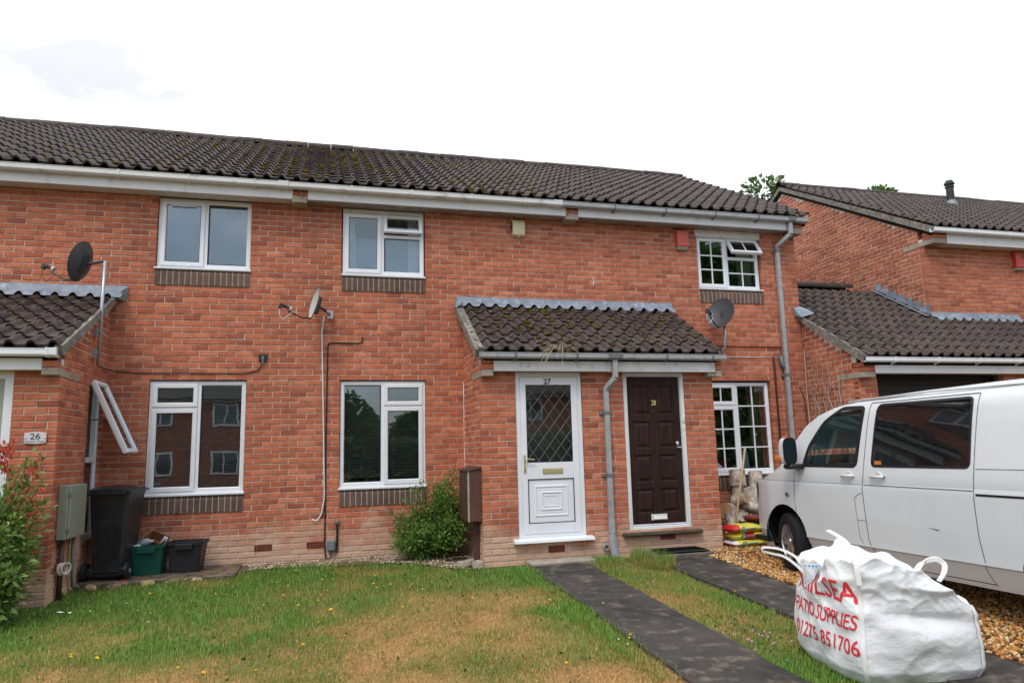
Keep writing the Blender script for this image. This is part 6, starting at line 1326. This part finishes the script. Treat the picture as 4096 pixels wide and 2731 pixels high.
        B = MB(); B.add(vs, [(4*i+k, 4*i+(k+1) % 4, 4*i+4+(k+1) % 4, 4*i+4+k) for i in range(len(Q)-1) for k in range(4)]); B.build('lifting_loop', SEW, BAG, local=True, smooth=False)
    loop([(-.475, .06, .56), (-.49, .20, .66), (-.53, .36, .735), (-.60, .47, .755), (-.645, .51, .77), (-.64, .48, .80), (-.56, .38, .795), (-.49, .28, .75), (-.45, .22, .66)], .017, (.1, .1, 1.))
    loop([(-.43, -.45, .66), (-.435, -.44, .80), (-.42, -.37, .89), (-.41, -.25, .945), (-.42, -.10, .985)], .034, (1, -.35, 0))
    loop([(.34, .06, .62), (.39, .02, .70), (.46, -.03, .735), (.515, -.05, .70), (.50, -.06, .64), (.45, -.06, .58)], .038, (.5, -.5, .5))
    a0 = [surf(R(158), .715), surf(R(183), .74), surf(R(176), .625), surf(R(156), .53)]; B = MB(); B.add([p+Vector((-.016, -.006, 0)) for p in a0], [(0, 1, 2, 3)]); lb = B.build('paper_label', mat('paper_label', (.78, .80, .83), .5), BAG, local=True)
    B = MB(); PB = mat('label_blue_print', (.12, .42, .72), .5); q = [p+Vector((-.0185, -.008, 0)) for p in a0]; lerp2 = lambda u, v: (q[0].lerp(q[1], u)).lerp(q[3].lerp(q[2], u), v)
    for v0 in (.06, .20, .32, .42, .52, .62, .72, .82):
        for u0 in (.1, .34, .58, .8): B.add([lerp2(u0, v0), lerp2(u0+.16, v0), lerp2(u0+.16, v0+(.10 if v0 < .1 else .03)), lerp2(u0, v0+(.10 if v0 < .1 else .03))], [(0, 1, 2, 3)])
    B.build('label_print', PB, lb, local=True)
bag()
# ================================================================== plants
def leaf_mat(name, hue=(1, 1, 1), rough=.45):
    m, t, b = newmat(name); a = t.nodes.new('ShaderNodeAttribute'); a.attribute_name = 'tint'; c = mixc(t, 1.0, a.outputs[0], hue, 'MULTIPLY'); t.links.new(c, b.inputs['Base Color']); b.inputs['Roughness'].default_value = rough; b.inputs['Specular IOR Level'].default_value = .35
    tr = t.nodes.new('ShaderNodeBsdfTranslucent'); t.links.new(c, tr.inputs[0]); ad = t.nodes.new('ShaderNodeMixShader'); ad.inputs[0].default_value = .25; o = t.nodes['Material Output']
    t.links.new(b.outputs[0], ad.inputs[1]); t.links.new(tr.outputs[0], ad.inputs[2]); t.links.new(ad.outputs[0], o.inputs[0]); return m
LEAF = leaf_mat('leaf')
def leaves(name, P, D, L, Wd, colr, parent=None, m=None, droop=.2):
    """folded leaf blades: P base points, D directions, L lengths, Wd widths"""
    n = len(P); P = np.asarray(P); D = np.asarray(D); D = D/np.maximum(1e-6, np.linalg.norm(D, axis=1, keepdims=True)); r = rng.normal(size=(n, 3)); S_ = np.cross(D, r); S_ /= np.maximum(1e-6, np.linalg.norm(S_, axis=1, keepdims=True)); N_ = np.cross(S_, D)
    L = np.asarray(L)[:, None]; Wd = np.asarray(Wd)[:, None]; tip = P+D*L-np.array([0, 0, 1])*L*droop; mid = P+D*L*.5
    V = np.stack([P, mid+S_*Wd*.5+N_*Wd*.14, tip, mid-S_*Wd*.5+N_*Wd*.14], 1); F = np.array([[0, 1, 2], [0, 2, 3]])[None]+(np.arange(n)*4)[:, None, None]
    return np_mesh(name, V.reshape(-1, 3), F.reshape(-1, 3), m or LEAF, parent, None, np.repeat(np.concatenate([np.asarray(colr), np.ones((n, 1))], 1), 4, 0))
def shrub(name, label, base, tips, leaf, cols, seed, twig=.006, per=60, cat='shrub', sd=.06, start=.25, group=None):
    """stems from the base to each tip, leaves gathered along them"""
    r = np.random.default_rng(seed); t = thing(name, label, cat, base, group=group); B = MB(); PP = []; DD_ = []; CC = []; LL = []
    for tp in tips:
        b0 = np.array(base)+r.normal(size=3)*[.10, .08, 0]; tp = np.array(tp); md = (b0+tp)/2+r.normal(size=3)*.05+np.array([0, 0, .03]); Q = [b0*(1-s)**2+2*md*s*(1-s)+tp*s*s for s in np.linspace(0, 1, 6)]
        B.tube([Vector(q) for q in Q], [twig*(1.3-s) for s in np.linspace(0, 1, 6)], 4)
        k = int(per*(.6+.8*r.random())); s = start+(1-start)*r.random(k)**.8; C = (b0[None]*(1-s)[:, None]**2+2*md*(s*(1-s))[:, None]+tp*(s**2)[:, None]); off = r.normal(size=(k, 3)); C2 = C+off*sd*(.4+.6*(1-s))[:, None]; PP.append(C2); DD_.append(off*.8+np.array([0, 0, .55])+(tp-b0)*.4)
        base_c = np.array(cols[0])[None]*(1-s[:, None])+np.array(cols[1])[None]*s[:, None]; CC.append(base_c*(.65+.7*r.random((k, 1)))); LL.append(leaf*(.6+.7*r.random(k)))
    B.build('stems', mat('twig_bark', (.07, .05, .03), .9), t)
    P = np.concatenate(PP); P[:, 2] = np.maximum(P[:, 2], base[2]+.02); L = np.concatenate(LL); o = leaves('foliage', P, np.concatenate(DD_), L, L*.42, np.clip(np.concatenate(CC), 0, 1), t); tag(o, kind='stuff'); return t
r_ = np.random.default_rng(17); tips = []
while len(tips) < 130:
    x = 3.12+1.0*r_.random(); y = -.78+.70*r_.random(); hmax = np.interp(x, [3.12, 3.3, 3.45, 3.65, 3.8, 4.0, 4.12], [.38, .62, .72, .62, .98, .85, .62])*(1 if y > -.4 else .62); tips.append((x, y, .03+hmax*(.12+.88*r_.random()**.55)))
tips += [(3.42, -.25, .90), (3.30, -.30, .78), (3.98, -.35, 1.18), (3.92, -.30, 1.08), (4.05, -.4, 1.02), (3.72, -.3, .98), (3.08, -.45, .62), (3.52, -.4, .98)]+[(3.70+.40*r_.random(), -.5+.35*r_.random(), .45+.50*r_.random()) for _ in range(34)]
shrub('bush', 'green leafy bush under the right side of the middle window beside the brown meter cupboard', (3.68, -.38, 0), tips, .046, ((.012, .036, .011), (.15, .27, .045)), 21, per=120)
tips = []; r_ = np.random.default_rng(8)
while len(tips) < 125:
    x = -2.1+1.62*r_.random(); y = -2.75+.75*r_.random(); hm = np.interp(x, [-2.1, -1.2, -.9, -.72, -.58, -.45], [1.5, 1.5, 1.38, 1.20, 1.05, .75]); tips.append((x, y, -.08+hm*(.08+.92*r_.random()**.6)))
tips += [(-.62, -2.25, 1.28), (-.55, -2.2, 1.42), (-.52, -2.1, 1.36), (-.48, -2.15, 1.15), (-.42, -2.1, .95), (-.86, -2.2, 1.55), (-.95, -2.3, 1.60)]+[(-.95+.45*r_.random(), -2.35+.3*r_.random(), .1+1.0*r_.random()) for _ in range(70)]
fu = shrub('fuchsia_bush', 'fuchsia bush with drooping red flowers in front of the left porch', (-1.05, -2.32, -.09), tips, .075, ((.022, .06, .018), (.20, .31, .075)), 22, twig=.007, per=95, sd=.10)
def drops(parent, C, col, L):
    n = len(C); D = np.stack([rng.normal(size=n)*.25, rng.normal(size=n)*.25, -np.ones(n)], 1); P = []; Dd = []; cc = []
    for k in range(3): P.append(np.asarray(C)+rng.normal(size=(n, 3))*.003); Dd.append(D+rng.normal(size=(n, 3))*.16); cc.append(np.array(col)[None]*(.7+.5*rng.random((n, 1))))
    o = leaves('flowers', np.concatenate(P), np.concatenate(Dd), np.full(3*n, L), np.full(3*n, L*.30), np.clip(np.concatenate(cc), 0, 1), parent, None, 0); tag(o, kind='stuff')
C = np.concatenate([np.stack([-1.0+.26*rng.random(150), -2.25+.2*rng.random(150), 1.30+.32*rng.random(150)], 1), np.stack([-.70+.28*rng.random(34), -2.3+.2*rng.random(34), .82+.36*rng.random(34)], 1), np.stack([-.6+.14*rng.random(14), -2.25+.15*rng.random(14), 1.2+.25*rng.random(14)], 1)])
drops(fu, C, (.66, .10, .06), .062)
# dead vine on the garage flank
t = thing('dead_vine', 'bare grey vine stems climbing the garage side wall', 'vine', (9.985, -.5, 1.2)); r_ = random.Random(5); B = MB()
for k in range(13):
    y = -.08-r_.random()*.95; z = .9+r_.random()*1.1; p = [Vector((9.985, y, z))]
    for j in range(12):
        y += r_.uniform(-.09, .065); z += r_.uniform(.05, .19)
        if z > 2.66+.6*(y+1.42)-.22 or not -1.1 < y < -.02: break
        p.append(Vector((9.984-r_.random()*.012, y, z)))
    if len(p) > 2: B.tube(p, [.009*(1.1-i/len(p)) for i in range(len(p))], 5)
B.tube([(9.975, -.035, .6), (9.97, -.05, 1.4), (9.975, -.03, 2.2), (9.97, -.06, 2.9)], .012, 6); B.build('stems', mat('grey_vine', (.40, .32, .24), .9), t)
t = thing('dry_weed', 'dry straw coloured weed hanging over the porch gutter', 'weed', (5.22, -1.46, 2.63)); B = MB()
for k in range(12):
    a, b_ = r_.uniform(-.35, .30), r_.uniform(-.22, .10); B.tube([(0, .02, -.01), (a*.4, -.03, .07+.03*r_.random()), (a*.8, -.05, .02+b_*.3), (a, -.055, b_)], .0022, 4)
B.build('stems', mat('straw', (.52, .42, .26), .9), t, local=True)

# ------------------------------------------------------------------ lawn
def blades(n, xr, yr, mask, seed, hmul=1., name='lawn_grass', hlo=.022, wd=.0042):
    r = np.random.default_rng(seed); x = xr[0]+r.random(n)*(xr[1]-xr[0]); y = yr[0]+r.random(n)**(1)*(yr[1]-yr[0]); k = mask(x, y); x, y = x[k], y[k]; n = len(x)
    d = dry_at(x, y); dr = r.random(n) < d*1.02; tall = vnoise(x, y, .45, 44); h = (hlo+.045*r.random(n)*(.5+tall))*np.where(dr, .50, 1.)*hmul; az = r.random(n)*6.283; lean = np.where(dr, 1.7, .45)*(.3+r.random(n)); w = wd*(.7+.6*r.random(n))*np.where(dr, .72, 1)
    z = G(x, y)-.012; P = np.stack([x, y, z], 1); dx, dy = np.cos(az), np.sin(az); S_ = np.stack([-dy, dx, 0*dx], 1)*w[:, None]/2; Dv = np.stack([dx*lean*h, dy*lean*h, h], 1); mid = P+Dv*.55+np.stack([0*h, 0*h, h*.12], 1)
    V = np.stack([P-S_, P+S_, mid+S_*.8, mid-S_*.8, P+Dv], 1)
    g = np.array([.135, .285, .05])[None]*(.6+.75*r.random((n, 1)))+np.array([.07, .05, .0])[None]*r.random((n, 1)); s = np.array([.54, .335, .13])[None]*(.5+.7*r.random((n, 1))); g = g*(1-.55*d[:, None])+np.array([.24, .20, .055])*.55*d[:, None]
    c = np.where(dr[:, None], s, g); C = np.repeat(np.concatenate([c, np.ones((n, 1))], 1), 5, 0); F = np.array([[0, 1, 2], [0, 2, 3], [3, 2, 4]])[None]+(np.arange(n)*5)[:, None, None]
    return V.reshape(-1, 3), F.reshape(-1, 3), C
VV, FF, CCl = [], [], []; b = 0
mainm = lambda x, y: (y < edge(x)+.03*np.sin(x*23)) & (x < 4.67+.03*np.sin(y*19)) & ~((x < -.5) & (y > -1.66))
stripm = lambda x, y: (x > 5.40+.03*np.sin(y*17)) & (x < 6.32+.025*np.sin(y*21)) & (y < -1.26)
for a in ((78000, (-1.7, 4.7), (-4.6, -.4), mainm, 1, .85, 'g', .022, .0050), (105000, (-.6, 4.75), (-7.4, -4.5), mainm, 2, .78, 'g', .020, .0042), (40000, (5.36, 6.36), (-7.2, -1.2), stripm, 3, .85, 'g', .022, .0046), (2600, (6.0, 6.5), (-2.15, -1.3), lambda x, y: ((x-6.22)/.24)**2+((y+1.72)/.40)**2 < 1, 4, 2.6, 'g', .03, .006), (900, (5.46, 5.9), (-1.7, -1.22), lambda x, y: x > 0, 5, 1.7, 'g', .03, .005), (8000, (4.45, 4.72), (-6.5, -1.4), lambda x, y: x < 4.70, 6, 1.05, 'g', .03, .005), (2500, (-.5, 4.1), (-1.2, -.3), lambda x, y: np.abs(y-edge(x)+.02) < .05, 7, 1.3, 'g', .03, .005)):
    v, f, c = blades(*a); VV.append(v); FF.append(f+b); CCl.append(c); b += len(v)
tag(np_mesh('lawn_grass', np.concatenate(VV), np.concatenate(FF), leaf_mat('grass_blade', rough=.55), None, None, np.concatenate(CCl)), kind='stuff')
# broad-leaved weeds and clover in the lawn
n = 1500; r_ = np.random.default_rng(6); x = -.6+5.2*r_.random(n); y = -6.8+6*r_.random(n); k = (y < edge(x)-.05) & (vnoise(x, y, .3, 46) > .58); x, y = x[k], y[k]; n = len(x); P = np.stack([x, y, G(x, y)+.004], 1); D = np.stack([r_.normal(size=n), r_.normal(size=n), .5+.3*r_.random(n)], 1); L = .022+.030*r_.random(n)
tag(leaves('lawn_weeds', P, D, L, L*.55, np.array([.05, .12, .025])[None]*(.7+.7*r_.random((n, 1)))), kind='stuff')
n = 420; x = 5.5+.75*r_.random(n); y = -6.2+2.2*r_.random(n); P = np.stack([x, y, G(x, y)+.006], 1); D = np.stack([r_.normal(size=n), r_.normal(size=n), .5+.3*r_.random(n)], 1); L = .02+.02*r_.random(n)
tag(leaves('clover', P, D, L, L*.8, np.array([.05, .13, .03])[None]*(.7+.7*r_.random((n, 1)))), kind='stuff')
# flowers one can count
FY = mat('yellow_petal', (.80, .46, .01), .5); FP = mat('pink_clover_petal', (.42, .20, .30), .7); FW_ = mat('white_petal', (.75, .74, .68), .6); STEM = mat('flower_stem', (.06, .11, .03), .6)
def fl_proto(m, r, h):
    B = MB(); n = 9
    for k in range(n): a = 2*math.pi*k/n; B.add([Vector((0, 0, h)), Vector((math.cos(a-.3)*r*.7, math.sin(a-.3)*r*.7, h+.004)), Vector((math.cos(a)*r, math.sin(a)*r, h+.003)), Vector((math.cos(a+.3)*r*.7, math.sin(a+.3)*r*.7, h+.004))], [(0, 1, 2, 3)])
    B.lathe([(r*.55, h-.002), (r*.4, h+.007), (0, h+.009)], 8); B.tube([(0, 0, -.01), (.004, .002, h*.5), (0, 0, h)], .0018, 4, 1); return B.mesh('flower', [m, STEM])
def clover_proto():
    B = MB(); V_, F_ = ico(); B.add([Vector(v)*.011+Vector((0, 0, .06)) for v in V_], [tuple(f) for f in F_]); B.tube([(0, 0, 0), (0, 0, .06)], .0018, 4, 1); return B.mesh('clover_head', [FP, STEM])
def px_ground(u, v):
    d = RT*((u-2048)/CAM['f'])+UP*((1365.5-v)/CAM['f'])+FW; z = 0.
    for _ in range(25): t_ = (z-CL.z)/d.z; p = CL+d*t_; z = float(G(p.x, p.y))
    return p
YF = [(745, 2330), (925, 2355), (915, 2348), (860, 2385), (1105, 2345), (1150, 2350), (1180, 2295), (1200, 2330), (1060, 2290), (1135, 2388), (1145, 2360), (1290, 2325), (1265, 2420), (1285, 2388), (1322, 2456), (1268, 2502), (1190, 2440), (600, 2465), (590, 2390), (632, 2390), (1218, 2602), (700, 2688), (800, 2718), (1575, 2270), (1490, 2315), (1646, 2345), (1492, 2348), (1502, 2358), (1567, 2353), (1890, 2400), (1605, 2448), (1470, 2480), (1568, 2490), (1468, 2226), (1325, 2455), (2010, 2518), (2192, 2417), (2240, 2445), (2526, 2565), (2265, 2665), (1962, 2592), (288, 2632), (265, 2655), (380, 2632), (376, 2655), (2410, 2422), (2940, 2384), (2525, 2566), (1870, 2302), (1022, 2700), (1028, 2712)]
mf = [fl_proto(FY, .017, .07), fl_proto(FY, .013, .05)]
for i, (u, v) in enumerate(YF):
    p = px_ground(u, v+9); o = link('yellow_flower', mf[i % 2]); o.location = (p.x, p.y, p.z); o.rotation_euler = (random.uniform(-.35, .35), random.uniform(-.35, .35), i); tag(o, 'small yellow flower standing in the grass of the front garden', 'flower', 'yellow flowers scattered over the lawn')
mc = clover_proto()
for i, (u, v) in enumerate([(2897, 2553), (2937, 2560), (3015, 2545), (3060, 2548), (3075, 2570), (3082, 2552), (2998, 2582), (3100, 2595), (3095, 2598), (3170, 2588), (3040, 2560), (3052, 2565), (3025, 2623), (2995, 2580), (3010, 2588)]):
    p = px_ground(u, v+8); o = link('clover_flower', mc); o.location = (p.x, p.y, p.z); tag(o, 'pink clover flower in the grass strip left of the bulk bag', 'flower', 'pink clover flowers by the bulk bag')
mw = fl_proto(FW_, .010, .04)
for i, (u, v) in enumerate([(505, 2422), (550, 2452), (1310, 2370), (1055, 2430), (1690, 2365), (358, 2455), (2475, 2570), (2512, 2590), (590, 2500)]):
    p = px_ground(u, v+6); o = link('daisy', mw); o.location = (p.x, p.y, p.z); tag(o, 'tiny white daisy in the lawn', 'flower', 'white daisies scattered over the lawn')
# bed gravel, drive gravel
n = 5200; r_ = np.random.default_rng(9); x = 1.3+2.85*r_.random(n); y = -1.25+1.22*r_.random(n); k = (y > edge(x)-.03) & (vnoise(x, y, .25, 33)+.5*(y > -.35) > .42); x, y = x[k], y[k]; n = len(x); s = .008+.012*r_.random(n)
bedm = [mat('bed_pebble', (.36, .28, .19), .9, .3, 20), mat('bed_chip', (.17, .11, .06), .9, .4, 20), mat('bed_pale', (.55, .48, .40), .9, .2, 20)]
tag(blobs('bed_gravel', np.stack([x, y, G(x, y)+.008], 1), np.stack([s, s*.8, s*.6], 1), bedm, None, .3, True, r_.choice(3, n, p=[.45, .4, .15]), smooth=False), kind='stuff')
n = 21000; x = 7.06+2.3*r_.random(n); y = -7.2+7.15*r_.random(n); k = ~((x < 7.55) & (y > -1.22)); x, y = x[k], y[k]; n = len(x); s = .010+.012*r_.random(n)
gm = [mat('gravel_amber', (.40, .17, .035), .55, .3, 20, .4), mat('gravel_tan', (.50, .29, .10), .6, .3, 20, .4), mat('gravel_brown', (.15, .065, .025), .6, .3, 20, .4), mat('gravel_cream', (.60, .47, .29), .6, .2, 20, .4)]
tag(blobs('drive_gravel', np.stack([x, y, GD(y)*np.clip((x-7.1)/.45, 0, 1)+(G(x, y)+.02)*(1-np.clip((x-7.1)/.45, 0, 1))+.010+.012*r_.random(n)], 1), np.stack([s*1.2, s, s*.7], 1), gm, None, .32, True, r_.choice(4, n, p=[.36, .30, .22, .12]), smooth=False), kind='stuff')
n = 500; x = np.concatenate([4.66+.76*r_.random(250), 6.3+.8*r_.random(250)]); y = -7+5.6*r_.random(n); s = .002+.0035*r_.random(n)
tag(blobs('path_grit', np.stack([x, y, G(x, y)+.031], 1), np.stack([s, s, s*.6], 1), [mat('path_grit_grey', (.11, .10, .09), .9), mat('path_grit_dark', (.05, .04, .035), .9)], None, .3, True, r_.choice(2, n), smooth=False), kind='stuff')
# ------------------------------------------------------------------ trees
def tree(label, base, h, crown, n, seed, cols=((.020, .050, .012), (.10, .17, .035)), leaf=.16, group=None, name='tree'):
    r = np.random.default_rng(seed); t = thing(name, label, 'tree', base, group=group); B = MB(); b0 = Vector(base); cz = h*(.62 if h > 8 else .52)
    B.tube([b0, b0+Vector((.1, 0, h*.25)), b0+Vector((.0, .1, h*.5)), b0+Vector((.1, 0, h*.8))], [.05*h*.5, .035*h*.5, .025*h*.5, .01*h*.5], 8)
    CL_ = []
    for k in range(26):
        a = r.random()*6.28; el = r.uniform(-.5, 1.45); rr = crown*(.45+.55*r.random()); p = b0+Vector((rr*math.cos(a)*math.cos(el), rr*math.sin(a)*math.cos(el), cz+rr*math.sin(el)*(h-cz)/crown*.98)); CL_.append((p, crown*(.20+.16*r.random()))); B.tube([b0+Vector((0, 0, h*(.3+.3*r.random()))), (p+b0+Vector((0, 0, cz)))*.5, p], [.035*h*.25, .02*h*.25, .006*h*.25], 5)
    B.build('trunk', mat('tree_bark', (.09, .07, .05), .95), t); PP = []; CC = []; DD_ = []
    for p, s in CL_:
        k = n//26; q = r.normal(size=(k, 3)); q /= np.linalg.norm(q, axis=1, keepdims=True); rad_ = s*r.random((k, 1))**.35; PP.append(np.array(p)+q*rad_*[1, 1, .75]); DD_.append(q+[0, 0, .1]); f = np.clip(.5+.5*q[:, 2:]*1.0+.3*(r.random((k, 1))-.5), 0, 1); CC.append(np.array(cols[0])*(1-f)+np.array(cols[1])*f)
    P = np.concatenate(PP); L = leaf*(.6+.8*r.random(len(P))); tag(leaves('crown', P, np.concatenate(DD_), L, L*.55, np.concatenate(CC), t), kind='stuff'); return t
tree('tall leafy tree showing behind the roof verge of the gabled house', (22.6, 18, -.02), 13.9, 2.9, 9000, 3, leaf=.30)
tree('further tree whose top just shows over the ridge of the gabled house', (26.6, 15, -.02), 12.5, 2.4, 5000, 4, leaf=.28)
for i, (x, y, h, c) in enumerate(((3.2, -27, 4.6, 2.4), (7.6, -28.5, 4.1, 2.6), (21.5, -27, 6.8, 2.9), (26, -31, 15, 5.5), (33, -30, 16, 6), (42, -31, 15, 6))): tree(('broad bushy tree', 'rounded bushy tree', 'low bushy tree', 'tall tree', 'tallest spreading tree', 'tall far tree')[i]+' across the road, seen only in the window glass', (x, y, -.53), h, c, 8000 if h < 10 else 14000, 60+i, leaf=.26 if h < 10 else .55, group='trees across the road')
t = thing('hedge', 'long green hedge across the road, seen only in the window glass', 'hedge', (24, -25.5, -.53)); n = 44000; r_ = np.random.default_rng(15); P = np.stack([1.5+45*r_.random(n), -25.5+r_.normal(size=n)*.5, np.zeros(n)], 1); P[:, 2] = -.5+np.interp(P[:, 0], [1, 10, 19, 22, 50], [2.7, 2.5, 3.0, 7.5, 8.0])*r_.random(n)**.7; f = np.clip(P[:, 2:]/2.6, 0, 1)
tag(leaves('foliage', P, r_.normal(size=(n, 3)), np.where(P[:, 0] > 17, .5, .24), np.where(P[:, 0] > 17, .32, .13), np.array([.02, .045, .012])*(1-f)+np.array([.09, .15, .035])*f, t), kind='stuff')
def far_house(x0, x1, label):
    t = thing('opposite_house', label, 'house', ((x0+x1)/2, -34, -.53)); B = MB(); B.box(x0, x1, -38, -30, -.53, 4.6); B.add([(x0, -38, 4.6), (x0, -30, 4.6), (x0, -34, 7.2), (x1, -38, 4.6), (x1, -30, 4.6), (x1, -34, 7.2)], [(0, 1, 2), (5, 4, 3)]); B.build('wall', mat('far_brick', (.26, .095, .06), .9, .25, 3), t)
    B = MB(); B.prism([(-29.6, 4.4), (-34, 7.35), (-38.4, 4.4), (-38.4, 4.3), (-34, 7.2), (-29.6, 4.3)], x0-.2, x1+.2); B.build('roof', TILE, t, fix=True); B = MB(); B.box(x0, x1, -29.98, -29.7, 4.25, 4.45); B.build('fascia', FASC, t); x = x0+.9
    while x < x1-1.6:
        for z in (.5, 3.0): B = MB(); B.box(x, x+1.3, -29.995, -29.93, z, z+1.15); wn = B.build('window', UPVC, t); B = MB(); B.box(x+.08, x+.62, -29.928, -29.92, z+.08, z+1.07); B.box(x+.68, x+1.22, -29.928, -29.92, z+.08, z+1.07); B.build('pane', mat('far_glass', (.03, .04, .05), .05, .1, 2, .8), wn)
        x += 3.2
far_house(-17, 1.2, 'brick house across the road at the left, seen in the window reflections'); far_house(11.8, 20.5, 'brick house across the road at the right, seen in the door glass')
